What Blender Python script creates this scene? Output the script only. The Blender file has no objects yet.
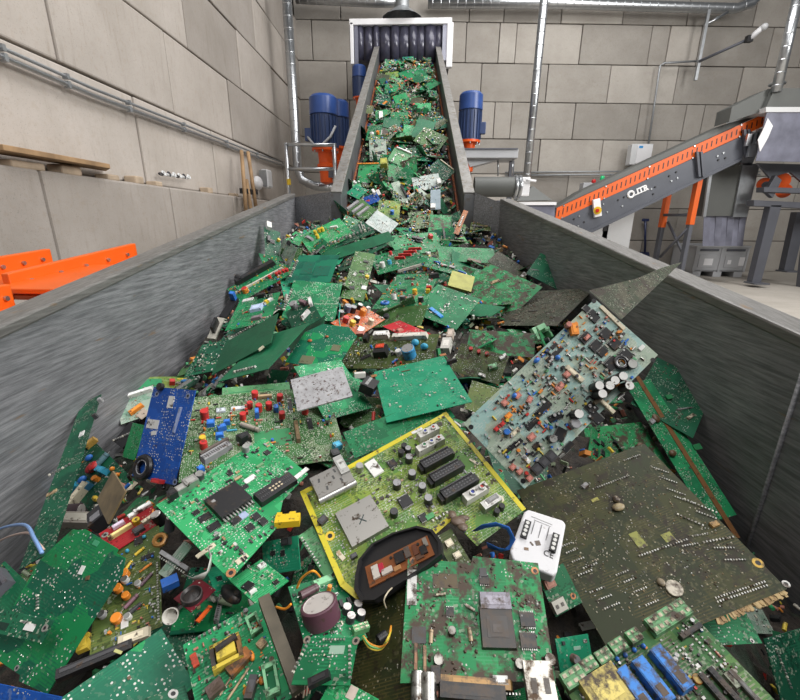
import bpy, math, random
import numpy as np
from mathutils import Vector, Matrix, Quaternion
R = math.radians
SC = bpy.context.scene
COL = SC.collection
# ------------------------------------------------------------------ camera
F = 413.0; HC = 1.28
def _n(v):
    v = np.array(v, float); return v / np.linalg.norm(v)
_Y = _n((20 / F, 130 / F, -1)); _Z = _n((9 / F, 1310 / F, 1)); _Z = _n(_Z - _Y * _Z.dot(_Y)); _X = np.cross(_Y, _Z)
MC = np.stack([_X, _Y, _Z], 1)
cd = bpy.data.cameras.new('camera'); cam = bpy.data.objects.new('camera', cd); COL.objects.link(cam)
cd.sensor_width = 36; cd.lens = F / 800 * 36; cd.clip_start = 0.02; cd.clip_end = 100
mw = Matrix([list(r) for r in MC.T]).to_4x4(); mw.translation = (0, 0, HC); cam.matrix_world = mw
SC.camera = cam
# ------------------------------------------------------------------ world, lights, exposure
W = bpy.data.worlds.new('overcast_hall'); SC.world = W; W.use_nodes = True
W.node_tree.nodes['Background'].inputs[0].default_value = (0.93, 0.96, 1.0, 1)
W.node_tree.nodes['Background'].inputs[1].default_value = 0.08
def area(name, loc, target, sx, sy, energy, color=(1, 1, 1)):
    l = bpy.data.lights.new(name, 'AREA'); l.shape = 'RECTANGLE'; l.size = sx; l.size_y = sy; l.energy = energy; l.color = color
    o = bpy.data.objects.new(name, l); COL.objects.link(o); o.location = loc
    o.rotation_euler = (Vector(target) - Vector(loc)).to_track_quat('-Z', 'Y').to_euler(); return o
area('hall_gate_daylight', (8.5, 0.0, 6.0), (-.5, 3, 1.2), 5, 4, 1150, (1, .98, .95))
area('hall_roof_lamps', (2.6, 6.0, 8.2), (2.4, 6.2, 0), 6, 5, 620, (1, .98, .96))
area('hall_roof_lamps_rear', (0.6, -1.6, 7.5), (0.1, .6, 0), 3, 3, 260, (1, .98, .96))
vs = SC.view_settings
vs.view_transform = 'Standard'; vs.look = 'None'; vs.gamma = 1; vs.use_curve_mapping = False; vs.exposure = -0.1
# ------------------------------------------------------------------ geometry helpers
def ray(x, y): return MC.T @ np.array(((x - 400) / F, (350 - y) / F, -1.0))
CAMP = np.array((0, 0, HC))
def atY(x, y, Y): d = ray(x, y); return Vector(CAMP + d * (Y / d[1]))
def atX(x, y, X): d = ray(x, y); return Vector(CAMP + d * (X / d[0]))
def atZ(x, y, Z): d = ray(x, y); return Vector(CAMP + d * ((Z - HC) / d[2]))
def V(*a): return Vector(a)
class MB:
    """collects boxes, tubes and prisms with a colour each (alpha = metallic) into one mesh"""
    def __init__(s): s.v = []; s.f = []; s.c = []; s.sm = []
    def add(s, vs_, fs, col, smooth=False):
        b = len(s.v); s.v.extend([tuple(x) for x in vs_])
        for f in fs: s.f.append(tuple(i + b for i in f)); s.c.append(col); s.sm.append(smooth)
        return s
    def box(s, c, d, col=(.5, .5, .5, 0), rz=0.0, m=None, taper=0.0):
        x, y, z = d[0] / 2, d[1] / 2, d[2] / 2; k = 1 - taper
        p = [Vector(q) for q in ((-x, -y, -z), (x, -y, -z), (x, y, -z), (-x, y, -z), (-x * k, -y * k, z), (x * k, -y * k, z), (x * k, y * k, z), (-x * k, y * k, z))]
        if rz: r = Matrix.Rotation(rz, 3, 'Z'); p = [r @ q for q in p]
        if m is not None: p = [m @ q for q in p]
        c = Vector(c); p = [q + c for q in p]
        return s.add(p, ((3, 2, 1, 0), (4, 5, 6, 7), (0, 1, 5, 4), (1, 2, 6, 5), (2, 3, 7, 6), (3, 0, 4, 7)), col)
    def hexa(s, p, col=(.5, .5, .5, 0)):  # 8 corners: bottom ring then top ring
        return s.add([Vector(q) for q in p], ((3, 2, 1, 0), (4, 5, 6, 7), (0, 1, 5, 4), (1, 2, 6, 5), (2, 3, 7, 6), (3, 0, 4, 7)), col)
    def prism(s, pts, z0, z1, col=(.5, .5, .5, 0), ccw=True):
        n = len(pts)
        v = [(x, y, z0) for x, y in pts] + [(x, y, z1) for x, y in pts]
        f = [tuple(range(n - 1, -1, -1)), tuple(range(n, 2 * n))] + [(i, (i + 1) % n, n + (i + 1) % n, n + i) for i in range(n)]
        return s.add(v, f, col)
    def extrude(s, pts, vec, col=(.5, .5, .5, 0)):  # 3-D polygon pushed along vec
        n = len(pts); vec = Vector(vec); a = [Vector(p) for p in pts]
        f = [tuple(range(n - 1, -1, -1)), tuple(range(n, 2 * n))] + [(i, (i + 1) % n, n + (i + 1) % n, n + i) for i in range(n)]
        return s.add(a + [p + vec for p in a], f, col)
    def cyl(s, a, b, r, col=(.5, .5, .5, 0), n=10, r2=None, cap=True, capcol=None):
        a = Vector(a); b = Vector(b); d = (b - a).normalized(); r2 = r if r2 is None else r2
        u = d.orthogonal().normalized(); w = d.cross(u)
        ring = lambda c, q: [c + (u * math.cos(2 * math.pi * i / n) + w * math.sin(2 * math.pi * i / n)) * q for i in range(n)]
        s.add(ring(a, r) + ring(b, r2), [(i, (i + 1) % n, n + (i + 1) % n, n + i) for i in range(n)], col, True)
        if cap:
            s.add(ring(a, r), [tuple(range(n - 1, -1, -1))], capcol or col); s.add(ring(b, r2), [tuple(range(n))], capcol or col)
        return s
    def tube(s, pts, r, col=(.5, .5, .5, 0), n=6):
        pts = [Vector(p) for p in pts]; v = []; f = []; u = None
        for i, p in enumerate(pts):
            d = (pts[min(i + 1, len(pts) - 1)] - pts[max(i - 1, 0)]).normalized()
            if u is None: u = d.orthogonal().normalized()
            u = (u - d * u.dot(d)).normalized(); w = d.cross(u)
            v += [p + (u * math.cos(2 * math.pi * k / n) + w * math.sin(2 * math.pi * k / n)) * r for k in range(n)]
        for i in range(len(pts) - 1):
            f += [(i * n + k, i * n + (k + 1) % n, (i + 1) * n + (k + 1) % n, (i + 1) * n + k) for k in range(n)]
        m = len(v); f += [tuple(range(n - 1, -1, -1)), tuple(range(m - n, m))]
        return s.add(v, f, col, True)
    def lathe(s, prof, c, ax=(0, 0, 1), col=(.5, .5, .5, 0), n=14, cols=None):
        c = Vector(c); d = Vector(ax).normalized(); u = d.orthogonal().normalized(); w = d.cross(u)
        for k in range(len(prof) - 1):
            (r0, h0), (r1, h1) = prof[k], prof[k + 1]
            ring = lambda r, h: [c + d * h + (u * math.cos(2 * math.pi * i / n) + w * math.sin(2 * math.pi * i / n)) * r for i in range(n)]
            s.add(ring(r0, h0) + ring(r1, h1), [(i, (i + 1) % n, n + (i + 1) % n, n + i) for i in range(n)], cols[k] if cols else col, abs(h1 - h0) > 1e-6)
        return s
    def torus(s, c, R0, r, ax=(0, 0, 1), col=(.5, .5, .5, 0), n=18, k=8):
        pr = [(R0 + r * math.cos(2 * math.pi * i / k), r * math.sin(2 * math.pi * i / k)) for i in range(k + 1)]
        return s.lathe(pr, c, ax, col, n)
    def ell(s, c, d, col=(.5, .5, .5, 0), n=8, k=5, m=None):
        v = []; f = []
        for j in range(k + 1):
            t = math.pi * j / k
            for i in range(n):
                p = 2 * math.pi * i / n
                q = Vector((d[0] / 2 * math.sin(t) * math.cos(p), d[1] / 2 * math.sin(t) * math.sin(p), d[2] / 2 * math.cos(t)))
                if m is not None: q = m @ q
                v.append(q + Vector(c))
        for j in range(k):
            for i in range(n): f.append((j * n + i, (j + 1) * n + i, (j + 1) * n + (i + 1) % n, j * n + (i + 1) % n))
        return s.add(v, f, col, True)
    def mesh(s, name, mat=None):
        me = bpy.data.meshes.new(name); me.from_pydata(s.v, [], s.f)
        a = me.color_attributes.new('Col', 'FLOAT_COLOR', 'CORNER')
        cnt = [len(f) for f in s.f]
        arr = np.repeat(np.array([tuple(c) if len(c) == 4 else tuple(c) + (0,) for c in s.c], 'f'), cnt, axis=0)
        a.data.foreach_set('color', arr.ravel())
        me.polygons.foreach_set('use_smooth', np.array(s.sm, bool)); me.update()
        if mat: me.materials.append(mat)
        return me
    def build(s, name, mat=None, parent=None, bevel=0.0, matrix=None):
        o = bpy.data.objects.new(name, s.mesh(name, mat)); COL.objects.link(o)
        if matrix is not None: o.matrix_world = matrix
        if parent is not None: o.parent = parent
        if bevel:
            b = o.modifiers.new('bevel', 'BEVEL'); b.width = bevel; b.segments = 2; b.limit_method = 'ANGLE'; b.angle_limit = R(40)
        return o
def link(name, me, parent=None, loc=None):
    o = bpy.data.objects.new(name, me); COL.objects.link(o)
    if parent is not None: o.parent = parent
    if loc is not None: o.location = loc
    return o
def empty(name, loc=(0, 0, 0), rot=None):
    o = bpy.data.objects.new(name, None); COL.objects.link(o); o.empty_display_size = .1; o.location = loc
    if rot is not None: o.rotation_mode = 'QUATERNION'; o.rotation_quaternion = rot
    return o
def tag(o, label=None, cat=None, group=None, kind=None):
    if label: o['label'] = label
    if cat: o['category'] = cat
    if group: o['group'] = group
    if kind: o['kind'] = kind
    return o
# ------------------------------------------------------------------ materials
class NT:
    def __init__(s, name):
        s.m = bpy.data.materials.new(name); s.m.use_nodes = True; s.t = s.m.node_tree; s.b = s.t.nodes['Principled BSDF']
    def n(s, typ, **kw):
        x = s.t.nodes.new(typ)
        for k, v in kw.items(): setattr(x, k, v)
        return x
    def l(s, a, b): s.t.links.new(a, b)
    def mix(s, fac, a, b, mode='MIX'):
        x = s.n('ShaderNodeMix', data_type='RGBA', blend_type=mode)
        for sock, val in ((x.inputs['Factor'], fac), (x.inputs[6], a), (x.inputs[7], b)):
            if hasattr(val, 'is_linked'): s.l(val, sock)
            elif isinstance(val, (int, float)): sock.default_value = val
            else: sock.default_value = tuple(val) + ((1,) if len(val) == 3 else ())
        return x.outputs[2]
    def math(s, op, a, b=None, c=None):
        x = s.n('ShaderNodeMath', operation=op)
        for i, val in enumerate((a, b, c)):
            if val is None: continue
            if hasattr(val, 'is_linked'): s.l(val, x.inputs[i])
            else: x.inputs[i].default_value = val
        return x.outputs[0]
    def ramp(s, fac, lo, hi, a=0., b=1.):
        x = s.n('ShaderNodeMapRange'); s.l(fac, x.inputs[0])
        x.inputs[1].default_value = lo; x.inputs[2].default_value = hi; x.inputs[3].default_value = a; x.inputs[4].default_value = b
        return x.outputs[0]
    def noise(s, vec, scale, detail=4, rough=.55):
        x = s.n('ShaderNodeTexNoise'); x.inputs['Scale'].default_value = scale; x.inputs['Detail'].default_value = detail; x.inputs['Roughness'].default_value = rough
        if vec is not None: s.l(vec, x.inputs['Vector'])
        return x.outputs[0]
    def coord(s, rnd=True, scale=None):
        tc = s.n('ShaderNodeTexCoord'); o = tc.outputs['Object']
        if scale:
            mp = s.n('ShaderNodeMapping'); s.l(o, mp.inputs[0]); mp.inputs['Scale'].default_value = scale; o = mp.outputs[0]
        if rnd:
            oi = s.n('ShaderNodeObjectInfo'); cx = s.n('ShaderNodeVectorMath', operation='SCALE'); cx.inputs[0].default_value = (17, 31, 23)
            s.l(oi.outputs['Random'], cx.inputs['Scale'])
            ad = s.n('ShaderNodeVectorMath', operation='ADD'); s.l(o, ad.inputs[0]); s.l(cx.outputs[0], ad.inputs[1]); o = ad.outputs[0]
        return o
    def orand(s): return s.n('ShaderNodeObjectInfo').outputs['Random']
    def base(s, c):
        if hasattr(c, 'is_linked'): s.l(c, s.b.inputs['Base Color'])
        else: s.b.inputs['Base Color'].default_value = tuple(c) + (1,)
    def set(s, rough=.5, metal=0., spec=None):
        s.b.inputs['Roughness'].default_value = rough; s.b.inputs['Metallic'].default_value = metal
        if spec is not None: s.b.inputs['Specular IOR Level'].default_value = spec
    def bump(s, h, strength=.3, dist=.01):
        x = s.n('ShaderNodeBump'); x.inputs['Strength'].default_value = strength; x.inputs['Distance'].default_value = dist
        s.l(h, x.inputs['Height']); s.l(x.outputs[0], s.b.inputs['Normal'])
MT = {}
def plain(name, col, rough=.5, metal=0., var=.15, scale=9., dirt=None, dirt_amt=.5, bump=0.):
    """one colour with a little wear; dirt = colour of irregular grime"""
    t = NT(name); co = t.coord(); n = t.noise(co, scale)
    c = t.mix(t.ramp(n, .3, .7), tuple(x * (1 - var) for x in col), tuple(min(1, x * (1 + var)) for x in col))
    if dirt:
        n2 = t.noise(co, scale * 2.7, 6, .65); c = t.mix(t.ramp(n2, .62 - dirt_amt * .2, .7 - dirt_amt * .1), c, dirt)
    t.base(c); t.set(rough, metal)
    if bump: t.bump(n, bump, .005)
    MT[name] = t.m; return t.m
plain('galvanised', (.50, .52, .54), .3, .9, .1, 14)
plain('steel_grey', (.33, .345, .36), .45, .6, .15, 6)
plain('white_paint', (.8, .8, .82), .45, 0, .04, 4)
plain('conveyor_grey', (.085, .092, .112), .42, .1, .12, 3)
plain('frame_grey', (.10, .105, .125), .45, .1, .1, 3)
plain('orange_paint', (.76, .12, .008), .42, 0, .06, 4)
plain('orange_gear', (.78, .10, .008), .4, 0, .12, 6)
plain('motor_blue', (.03, .075, .26), .35, .0, .12, 6)
plain('motor_blue_dark', (.035, .06, .15), .4, .0, .15, 6)
plain('hood_grey', (.10, .105, .10), .55, .1, .1, 2)
plain('plastic_grey', (.43, .44, .46), .5, 0, .06, 3)
plain('cabinet_grey', (.62, .63, .64), .45, 0, .04, 2)
plain('black_plastic', (.012, .012, .014), .42, 0, .2, 30)
plain('wood', (.33, .21, .11), .7, 0, .25, 8)
plain('pale_wood', (.42, .33, .24), .75, 0, .2, 9)
plain('navy', (.02, .03, .09), .4, 0, .1, 4)
plain('red_plastic', (.55, .02, .02), .35, 0, .1, 8)
plain('green_lamp', (.02, .55, .2), .3, 0, .05, 8)
plain('yellow_plastic', (.75, .5, .03), .4, 0, .1, 8)
plain('lettering_white', (.85, .85, .86), .5, 0, .02, 2)
plain('rubber_belt', (.03, .03, .032), .7, 0, .2, 5)
plain('curtain', (.06, .06, .09), .22, .1, .3, 9)
plain('clear_sheet', (.2, .205, .26), .22, .15, .3, 3)
# concrete blocks: mottled, each block its own tone
def concrete(name, lo, hi, warm):
    t = NT(name); co = t.coord(); n = t.noise(co, 1.6, 6, .6); n2 = t.noise(co, 22, 4, .7); n3 = t.noise(co, 120, 2, .5)
    c = t.mix(t.ramp(n, .3, .7), lo, hi)
    c = t.mix(t.math('MULTIPLY', t.ramp(n2, .52, .75), .35), c, warm)
    c = t.mix(t.math('MULTIPLY', t.ramp(n3, .62, .72), .5), c, tuple(x * .55 for x in lo))
    st = t.coord(True, (.5, 9, 1.2)); c = t.mix(t.math('MULTIPLY', t.ramp(t.noise(st, 2.2, 5, .6), .55, .8), .30), c, tuple(x * .6 for x in warm))
    v = t.ramp(t.orand(), 0, 1, .76, 1.14); vc = t.n('ShaderNodeCombineColor')
    for i in range(3): t.l(v, vc.inputs[i])
    t.base(t.mix(1.0, c, vc.outputs[0], 'MULTIPLY')); t.set(.88, 0, .25); t.bump(n2, .25, .01); MT[name] = t.m
concrete('concrete_left', (.37, .335, .30), (.46, .42, .385), (.33, .26, .19))
concrete('concrete_back', (.33, .305, .275), (.415, .39, .355), (.27, .22, .165))
concrete('concrete_floor', (.36, .335, .295), (.44, .41, .37), (.28, .23, .17))
plain('joint_dark', (.13, .115, .1), .95, 0, .2, 4)
# brushed hopper steel with long scratches and rust smears
def hopper(name, lo, hi):
    t = NT(name); co = t.coord(False, (42, .3, 42)); n = t.noise(co, 3.0, 8, .7); c0 = t.coord(False); n2 = t.noise(c0, 2.6, 5, .6)
    co2 = t.coord(False, (6, 2.2, 14)); n3 = t.noise(co2, 2.1, 4, .6)
    c = t.mix(t.ramp(n, .38, .64), lo, hi)
    c = t.mix(t.math('MULTIPLY', t.ramp(n2, .4, .7), .35), c, tuple(x * .55 for x in lo))
    c = t.mix(t.math('MULTIPLY', t.ramp(n3, .66, .72), .7), c, (.24, .15, .075))
    t.base(c); t.set(.5, .35); t.bump(n, .2, .004); MT[name] = t.m
hopper('hopper_steel', (.155, .16, .172), (.35, .355, .375))
hopper('hopper_rim', (.15, .146, .14), (.26, .255, .245))
# components: colour attribute, alpha = metallic
def comp(name, dirt):
    t = NT(name); a = t.n('ShaderNodeAttribute', attribute_name='Col'); c = a.outputs['Color']; co = t.coord()
    if dirt:
        n = t.noise(co, 70, 5, .65); c = t.mix(t.ramp(n, .62 - dirt * .22, .68 - dirt * .1), c, (.055, .035, .022))
    t.base(c); t.l(a.outputs['Alpha'], t.b.inputs['Metallic']); t.set(.42); t.l(a.outputs['Alpha'], t.b.inputs['Metallic']); MT[name] = t.m
comp('part', 0.22); comp('part_dirty', .75); comp('part_clean', 0)
# printed circuit boards: solder mask, copper areas, tracks, solder joints, grime
PCBA = {}
def pcb(name, *a, **kw): PCBA[name] = (a, kw); return pcb_(name, *a, **kw)
def scaled(name, y):
    """boards farther up carry coarser print"""
    if name not in PCBA or y < 1.25: return name
    sfx, k = ('_mid', .6) if y < 3.3 else ('_coarse', .36)
    if name + sfx not in MT: pcb_(name + sfx, *PCBA[name][0], k=k, **PCBA[name][1])
    return name + sfx
def pcb_(name, base, area_col, track, dots=.5, dot_scale=150., grime=.2, gcol=(.06, .04, .025), silk=.0, rough=.5, dotcol=(.62, .62, .58), pads=.6, padcol=(.34, .37, .29), k=1.):
    t = NT(name); co = t.coord()
    vor = t.n('ShaderNodeTexVoronoi', distance='CHEBYCHEV'); t.l(co, vor.inputs['Vector']); vor.inputs['Scale'].default_value = 24 * k
    sep = t.n('ShaderNodeSeparateColor'); t.l(vor.outputs['Color'], sep.inputs[0])
    c = t.mix(t.math('GREATER_THAN', sep.outputs[0], .6), base, area_col)
    br = t.n('ShaderNodeTexBrick'); t.l(co, br.inputs['Vector']); br.inputs['Scale'].default_value = 95 * k; br.inputs['Mortar Size'].default_value = .07
    br.inputs['Brick Width'].default_value = 2.3; br.inputs['Row Height'].default_value = .34; br.offset = .37
    m = t.math('MULTIPLY', br.outputs['Fac'], t.ramp(t.noise(co, 26 * k, 3), .48, .56)); c = t.mix(t.math('MULTIPLY', m, .8), c, track)
    if dots:
        v2 = t.n('ShaderNodeTexVoronoi'); t.l(co, v2.inputs['Vector']); v2.inputs['Scale'].default_value = dot_scale * 1.45 * k; v2.inputs['Randomness'].default_value = .55
        d = t.math('LESS_THAN', v2.outputs['Distance'], .24); msk = t.math('GREATER_THAN', t.noise(co, 34 * k, 3), .66 - dots * .3)
        c = t.mix(t.math('MULTIPLY', d, msk), c, dotcol)
    if silk:
        b2 = t.n('ShaderNodeTexBrick'); t.l(co, b2.inputs['Vector']); b2.inputs['Scale'].default_value = 60; b2.inputs['Mortar Size'].default_value = .03; b2.offset = .61
        c = t.mix(t.math('MULTIPLY', b2.outputs['Fac'], t.math('MULTIPLY', t.ramp(t.noise(co, 30, 2), .5, .55), silk)), c, (.7, .72, .66))
    v3 = t.n('ShaderNodeTexVoronoi', distance='CHEBYCHEV'); t.l(co, v3.inputs['Vector']); v3.inputs['Scale'].default_value = 330 * k; sp = t.n('ShaderNodeSeparateColor'); t.l(v3.outputs['Color'], sp.inputs[0])
    pm = t.math('MULTIPLY', t.math('GREATER_THAN', t.noise(co, 19 * k, 3), .5), pads)
    c = t.mix(t.math('MULTIPLY', t.math('GREATER_THAN', sp.outputs[0], .72), pm), c, tuple(x * .3 for x in base))
    c = t.mix(t.math('MULTIPLY', t.math('LESS_THAN', sp.outputs[1], .13), pm), c, padcol)
    g = t.noise(co, 48 * k, 7, .68); g2 = t.noise(co, 9, 4, .6)
    c = t.mix(t.ramp(t.math('ADD', g, t.math('MULTIPLY', g2, .35)), .9 - grime * .42, .98 - grime * .36), c, gcol)
    v = t.ramp(t.orand(), 0, 1, .66, 1.1); vc = t.n('ShaderNodeCombineColor')
    for i in range(3): t.l(v, vc.inputs[i])
    t.base(t.mix(1.0, c, vc.outputs[0], 'MULTIPLY')); t.set(rough, 0, .3); MT[name] = t.m
pcb('pcb_green', (.01, .165, .065), (.015, .245, .09), (.025, .3, .12), .5, 150, .2)
pcb('pcb_bright', (.018, .27, .09), (.035, .36, .125), (.08, .43, .19), .45, 150, .18)
pcb('pcb_dark', (.008, .085, .045), (.012, .125, .06), (.02, .15, .08), .35, 140, .25)
pcb('pcb_darksheet', (.008, .125, .055), (.01, .15, .065), (.014, .18, .08), .0, 140, .15, pads=.12)
pcb('pcb_solder', (.006, .13, .07), (.012, .27, .085), (.008, .18, .085), .38, 120, .2, pads=.12)
pcb('pcb_teal', (.012, .25, .13), (.018, .29, .15), (.03, .33, .18), .2, 150, .16, pads=.3)
pcb('pcb_tealplain', (.01, .22, .12), (.006, .13, .085), (.015, .25, .14), .0, 150, .15, pads=.1)
pcb('pcb_pale', (.36, .46, .38), (.22, .38, .28), (.5, .56, .48), .5, 140, .25, silk=.5)
pcb('pcb_paleteal', (.40, .62, .58), (.46, .57, .45), (.55, .62, .52), .35, 140, .1, silk=.6, pads=.3, padcol=(.6,.62,.5))
pcb('pcb_lightgreen', (.13, .40, .17), (.17, .46, .2), (.2, .5, .25), .3, 130, .18)
pcb('pcb_yellowgreen', (.10, .23, .045), (.20, .32, .05), (.34, .38, .06), .45, 140, .32, silk=.3, padcol=(.4, .42, .2))
pcb('pcb_speckle', (.055, .16, .05), (.16, .24, .12), (.12, .25, .09), .9, 170, .34, pads=1., padcol=(.42, .46, .34))
pcb('pcb_olive', (.07, .11, .03), (.10, .15, .04), (.16, .18, .05), .55, 140, .4)
pcb('pcb_brown', (.03, .04, .012), (.05, .055, .014), (.10, .085, .025), .32, 125, .45, (.03, .022, .012), dotcol=(.36, .31, .2), pads=.35, padcol=(.2, .18, .1))
pcb('pcb_darkbrown', (.04, .055, .028), (.075, .075, .045), (.11, .10, .07), .55, 190, .5, (.05, .038, .028), dotcol=(.36, .34, .28))
pcb('pcb_dirtygreen', (.02, .24, .085), (.03, .30, .10), (.06, .33, .14), .2, 150, .62, (.075, .052, .038))
pcb('pcb_blue', (.010, .075, .36), (.012, .09, .42), (.02, .12, .5), .4, 120, .22, pads=.25)
pcb('pcb_maroon', (.13, .012, .02), (.16, .015, .025), (.2, .04, .04), .3, 120, .3)
pcb('pcb_red', (.36, .012, .02), (.45, .02, .03), (.5, .05, .05), .3, 120, .15)
pcb('pcb_orangebrown', (.26, .075, .015), (.33, .10, .02), (.4, .15, .04), .3, 120, .2)
pcb('pcb_greenolive', (.06, .16, .045), (.09, .21, .06), (.13, .25, .08), .4, 150, .32)
pcb('pcb_rainbow', (.05, .17, .05), (.10, .22, .06), (.30, .30, .22), .95, 120, .4)
# ================================================================== setting
fl = MB().box((4.5, 4, -.06), (17, 17, .12), (.4, .4, .4, 0)).build('floor', MT['concrete_floor']); tag(fl, 'bare dusty concrete hall floor beyond the hopper', kind='structure')
# back wall of big concrete blocks, laid in courses of 0.8 m
def back_y(x): return 11.05 + (x + 2.95) * .066
ang_b = math.atan(.066)
wb = MB().box((7.5, .45, 3.8), (16, .5, 7.8)).build('wall_back', MT['joint_dark']); wb.location = (-2.95, 11.05, 0); wb.rotation_euler.z = ang_b
tag(wb, 'rear wall of stacked grey concrete blocks', kind='structure')
def wall_x(px, z):
    x = 3.0
    for _ in range(6):
        Yv = back_y(x); d = ray(px, 100); 
        # pixel column at height z
        lo, hi = -400, 700
        for _k in range(30):
            mid = (lo + hi) / 2
            if atY(px, mid, Yv).z > z: lo = mid
            else: hi = mid
        x = atY(px, (lo + hi) / 2, Yv).x
    return (x + 2.95) / math.cos(ang_b)
COURSES = {0: [352, 420, 490, 566, 640, 702], 1: [380, 450, 525, 601, 676, 745], 2: [345, 410, 470, 527, 567, 612, 668, 735], 3: [350, 420, 470, 539, 601, 665, 725, 785], 4: [314, 350, 420, 474, 494, 511, 574, 638, 684, 702, 768],
           5: [347, 405, 481, 547, 609, 676, 740, 800], 6: [312, 350, 420, 466, 499, 516, 581, 650, 668, 699, 770], 7: [340, 400, 470, 505, 563, 625, 690, 757], 8: [330, 420, 510, 600, 690]}
random.seed(4)
for k, px in COURSES.items():
    xs = [0] + [x for x in (wall_x(p, k * .8 + .4) for p in px) if x > .15]
    while xs[-1] < 14: xs.append(xs[-1] + random.choice((1.6, 1.6, .8)))
    for a, b in zip(xs, xs[1:]):
        dz = random.uniform(-.012, .012)
        MB().box(((a + b) / 2, .1 + dz, k * .8 + .4), (b - a - .016, .2, .785)).build('block', MT['concrete_back'], wb, .012)
# left wall: upper courses and a course that stands proud below them
wl = MB().box((-.3, 6, 3.2), (.4, 14, 6.4)).build('wall_left', MT['joint_dark']); wl.location = (-2.68, 0, 0); wl.rotation_euler.z = math.atan(.02)
tag(wl, 'left side wall of large pale concrete blocks', kind='structure')
for k, off in ((2, 4.38), (3, 3.52), (4, 4.05), (5, 3.3), (6, 4.0)):
    y = off - 3.2 * 1.5
    while y < 11.2:
        a, b = max(y, -1), min(y + 1.6, 11.15)
        if b > a + .05: MB().box((-.1 + random.uniform(-.012, .012), (a + b) / 2, k * .8 + .4), (.2, b - a - .014, .783)).build('block', MT['concrete_left'], wl, .014)
        y += 1.6
for k, off in ((0, 3.4), (1, 4.55)):
    y = off - 4.8
    while y < 11.2:
        a, b = max(y, -1), min(y + 1.6, 11.15)
        if b > a + .05: MB().box((.0, (a + b) / 2, k * .8 + .4), (.26, b - a - .012, .785)).build('block', MT['concrete_left'], wl, .02)
        y += 1.6
def wl_pt(px, py, off=0.):  # a point on the left wall's face (off = metres in front of it)
    x = -2.68
    for _ in range(8): p = atX(px, py, x + off); x = -2.68 - .02 * p.y
    return p
# ledge rubble: broken lumps of mortar on top of the proud course
for i, (px, py, w) in enumerate(((18, 152, .30), (62, 156, .22), (105, 165, .17), (132, 170, .14), (152, 172, .12), (205, 181, .14), (232, 184, .12))):
    p = wl_pt(px, py, .06); z = 1.585
    m = MB().prism([(-.05, -w / 2), (.06, -w / 2.4), (.065, w / 2.6), (-.05, w / 2)], 0, .05 + .02 * (i % 2), (.4, .33, .27, 0))
    o = m.build('mortar_lump', MT['pale_wood'], None, .012); o.location = (p.x, p.y, z)
    tag(o, ['broad flat mortar lump on the wall ledge under the plank', 'small mortar lump on the ledge under the plank tip', 'pale mortar lump on the ledge right of the plank', 'pale mortar lump on the ledge between plank and paint streak', 'pale mortar lump on the ledge left of the chain', 'mortar lump on the ledge right of the chain', 'mortar lump on the ledge near the brown sticks'][i], 'rubble', 'mortar lumps along the wall ledge')
# plank on the ledge
a = wl_pt(-25, 136, .05); b = wl_pt(88, 150, .05)
m = MB(); zt = 1.70
m.hexa([(a.x - .03, a.y, zt - .035), (a.x + .16, a.y, zt - .035), (b.x + .16, b.y, zt - .035), (b.x - .03, b.y + .2, zt - .035), (a.x - .03, a.y, zt), (a.x + .16, a.y, zt), (b.x + .16, b.y, zt), (b.x - .03, b.y + .2, zt)])
tag(m.build('plank', MT['wood'], None, .004), 'brown wooden plank lying on the wall ledge at far left', 'plank')
# chain on the ledge
c0 = empty('chain', wl_pt(161, 175, .1)); tag(c0, 'black and white chain piece lying on the left wall ledge', 'chain')
pa, pb = wl_pt(161, 174, .09), wl_pt(189, 178, .09)
for i in range(12):
    p = pa.lerp(pb, i / 11) - c0.location; p.z += (i % 2) * .012 + .0
    MB().torus(p, .022, .008, (1, 0, .4) if i % 2 else (0, .4, 1), (.75, .77, .78, 0) if i % 3 else (.05, .05, .06, 0), 8, 5).build('chain_link', MT['part_clean'], c0)
# two conduits along the left wall
for dz, rr, mt, lb in ((0.0, .018, 'galvanised', 'pale lower conduit running along the left wall'), (.055, .013, 'steel_grey', 'dark upper conduit running along the left wall')):
    e = empty('wall_conduit', (0, 0, 0)); tag(e, lb, 'conduit', 'conduits on the left wall')
    pts = [wl_pt(-60, 33, .05), wl_pt(0, 56, .05), wl_pt(95, 98, .05), wl_pt(190, 132, .05), wl_pt(250, 154, .05), wl_pt(286, 164, .05)]
    z0 = pts[1].z
    pts = [V(p.x, p.y, z0 + (p.z - z0) * .6 + dz) for p in pts]
    MB().tube(pts, rr, n=8).build('pipe', MT[mt], e)
    for t_ in range(7):
        f = .4 + t_ / 7 * 4.4; i = min(int(f), 4); p = pts[i].lerp(pts[i + 1], f - i)
        MB().box(p, (.045, .025, rr * 2 + .012)).build('clip', MT['steel_grey'], e)
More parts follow.
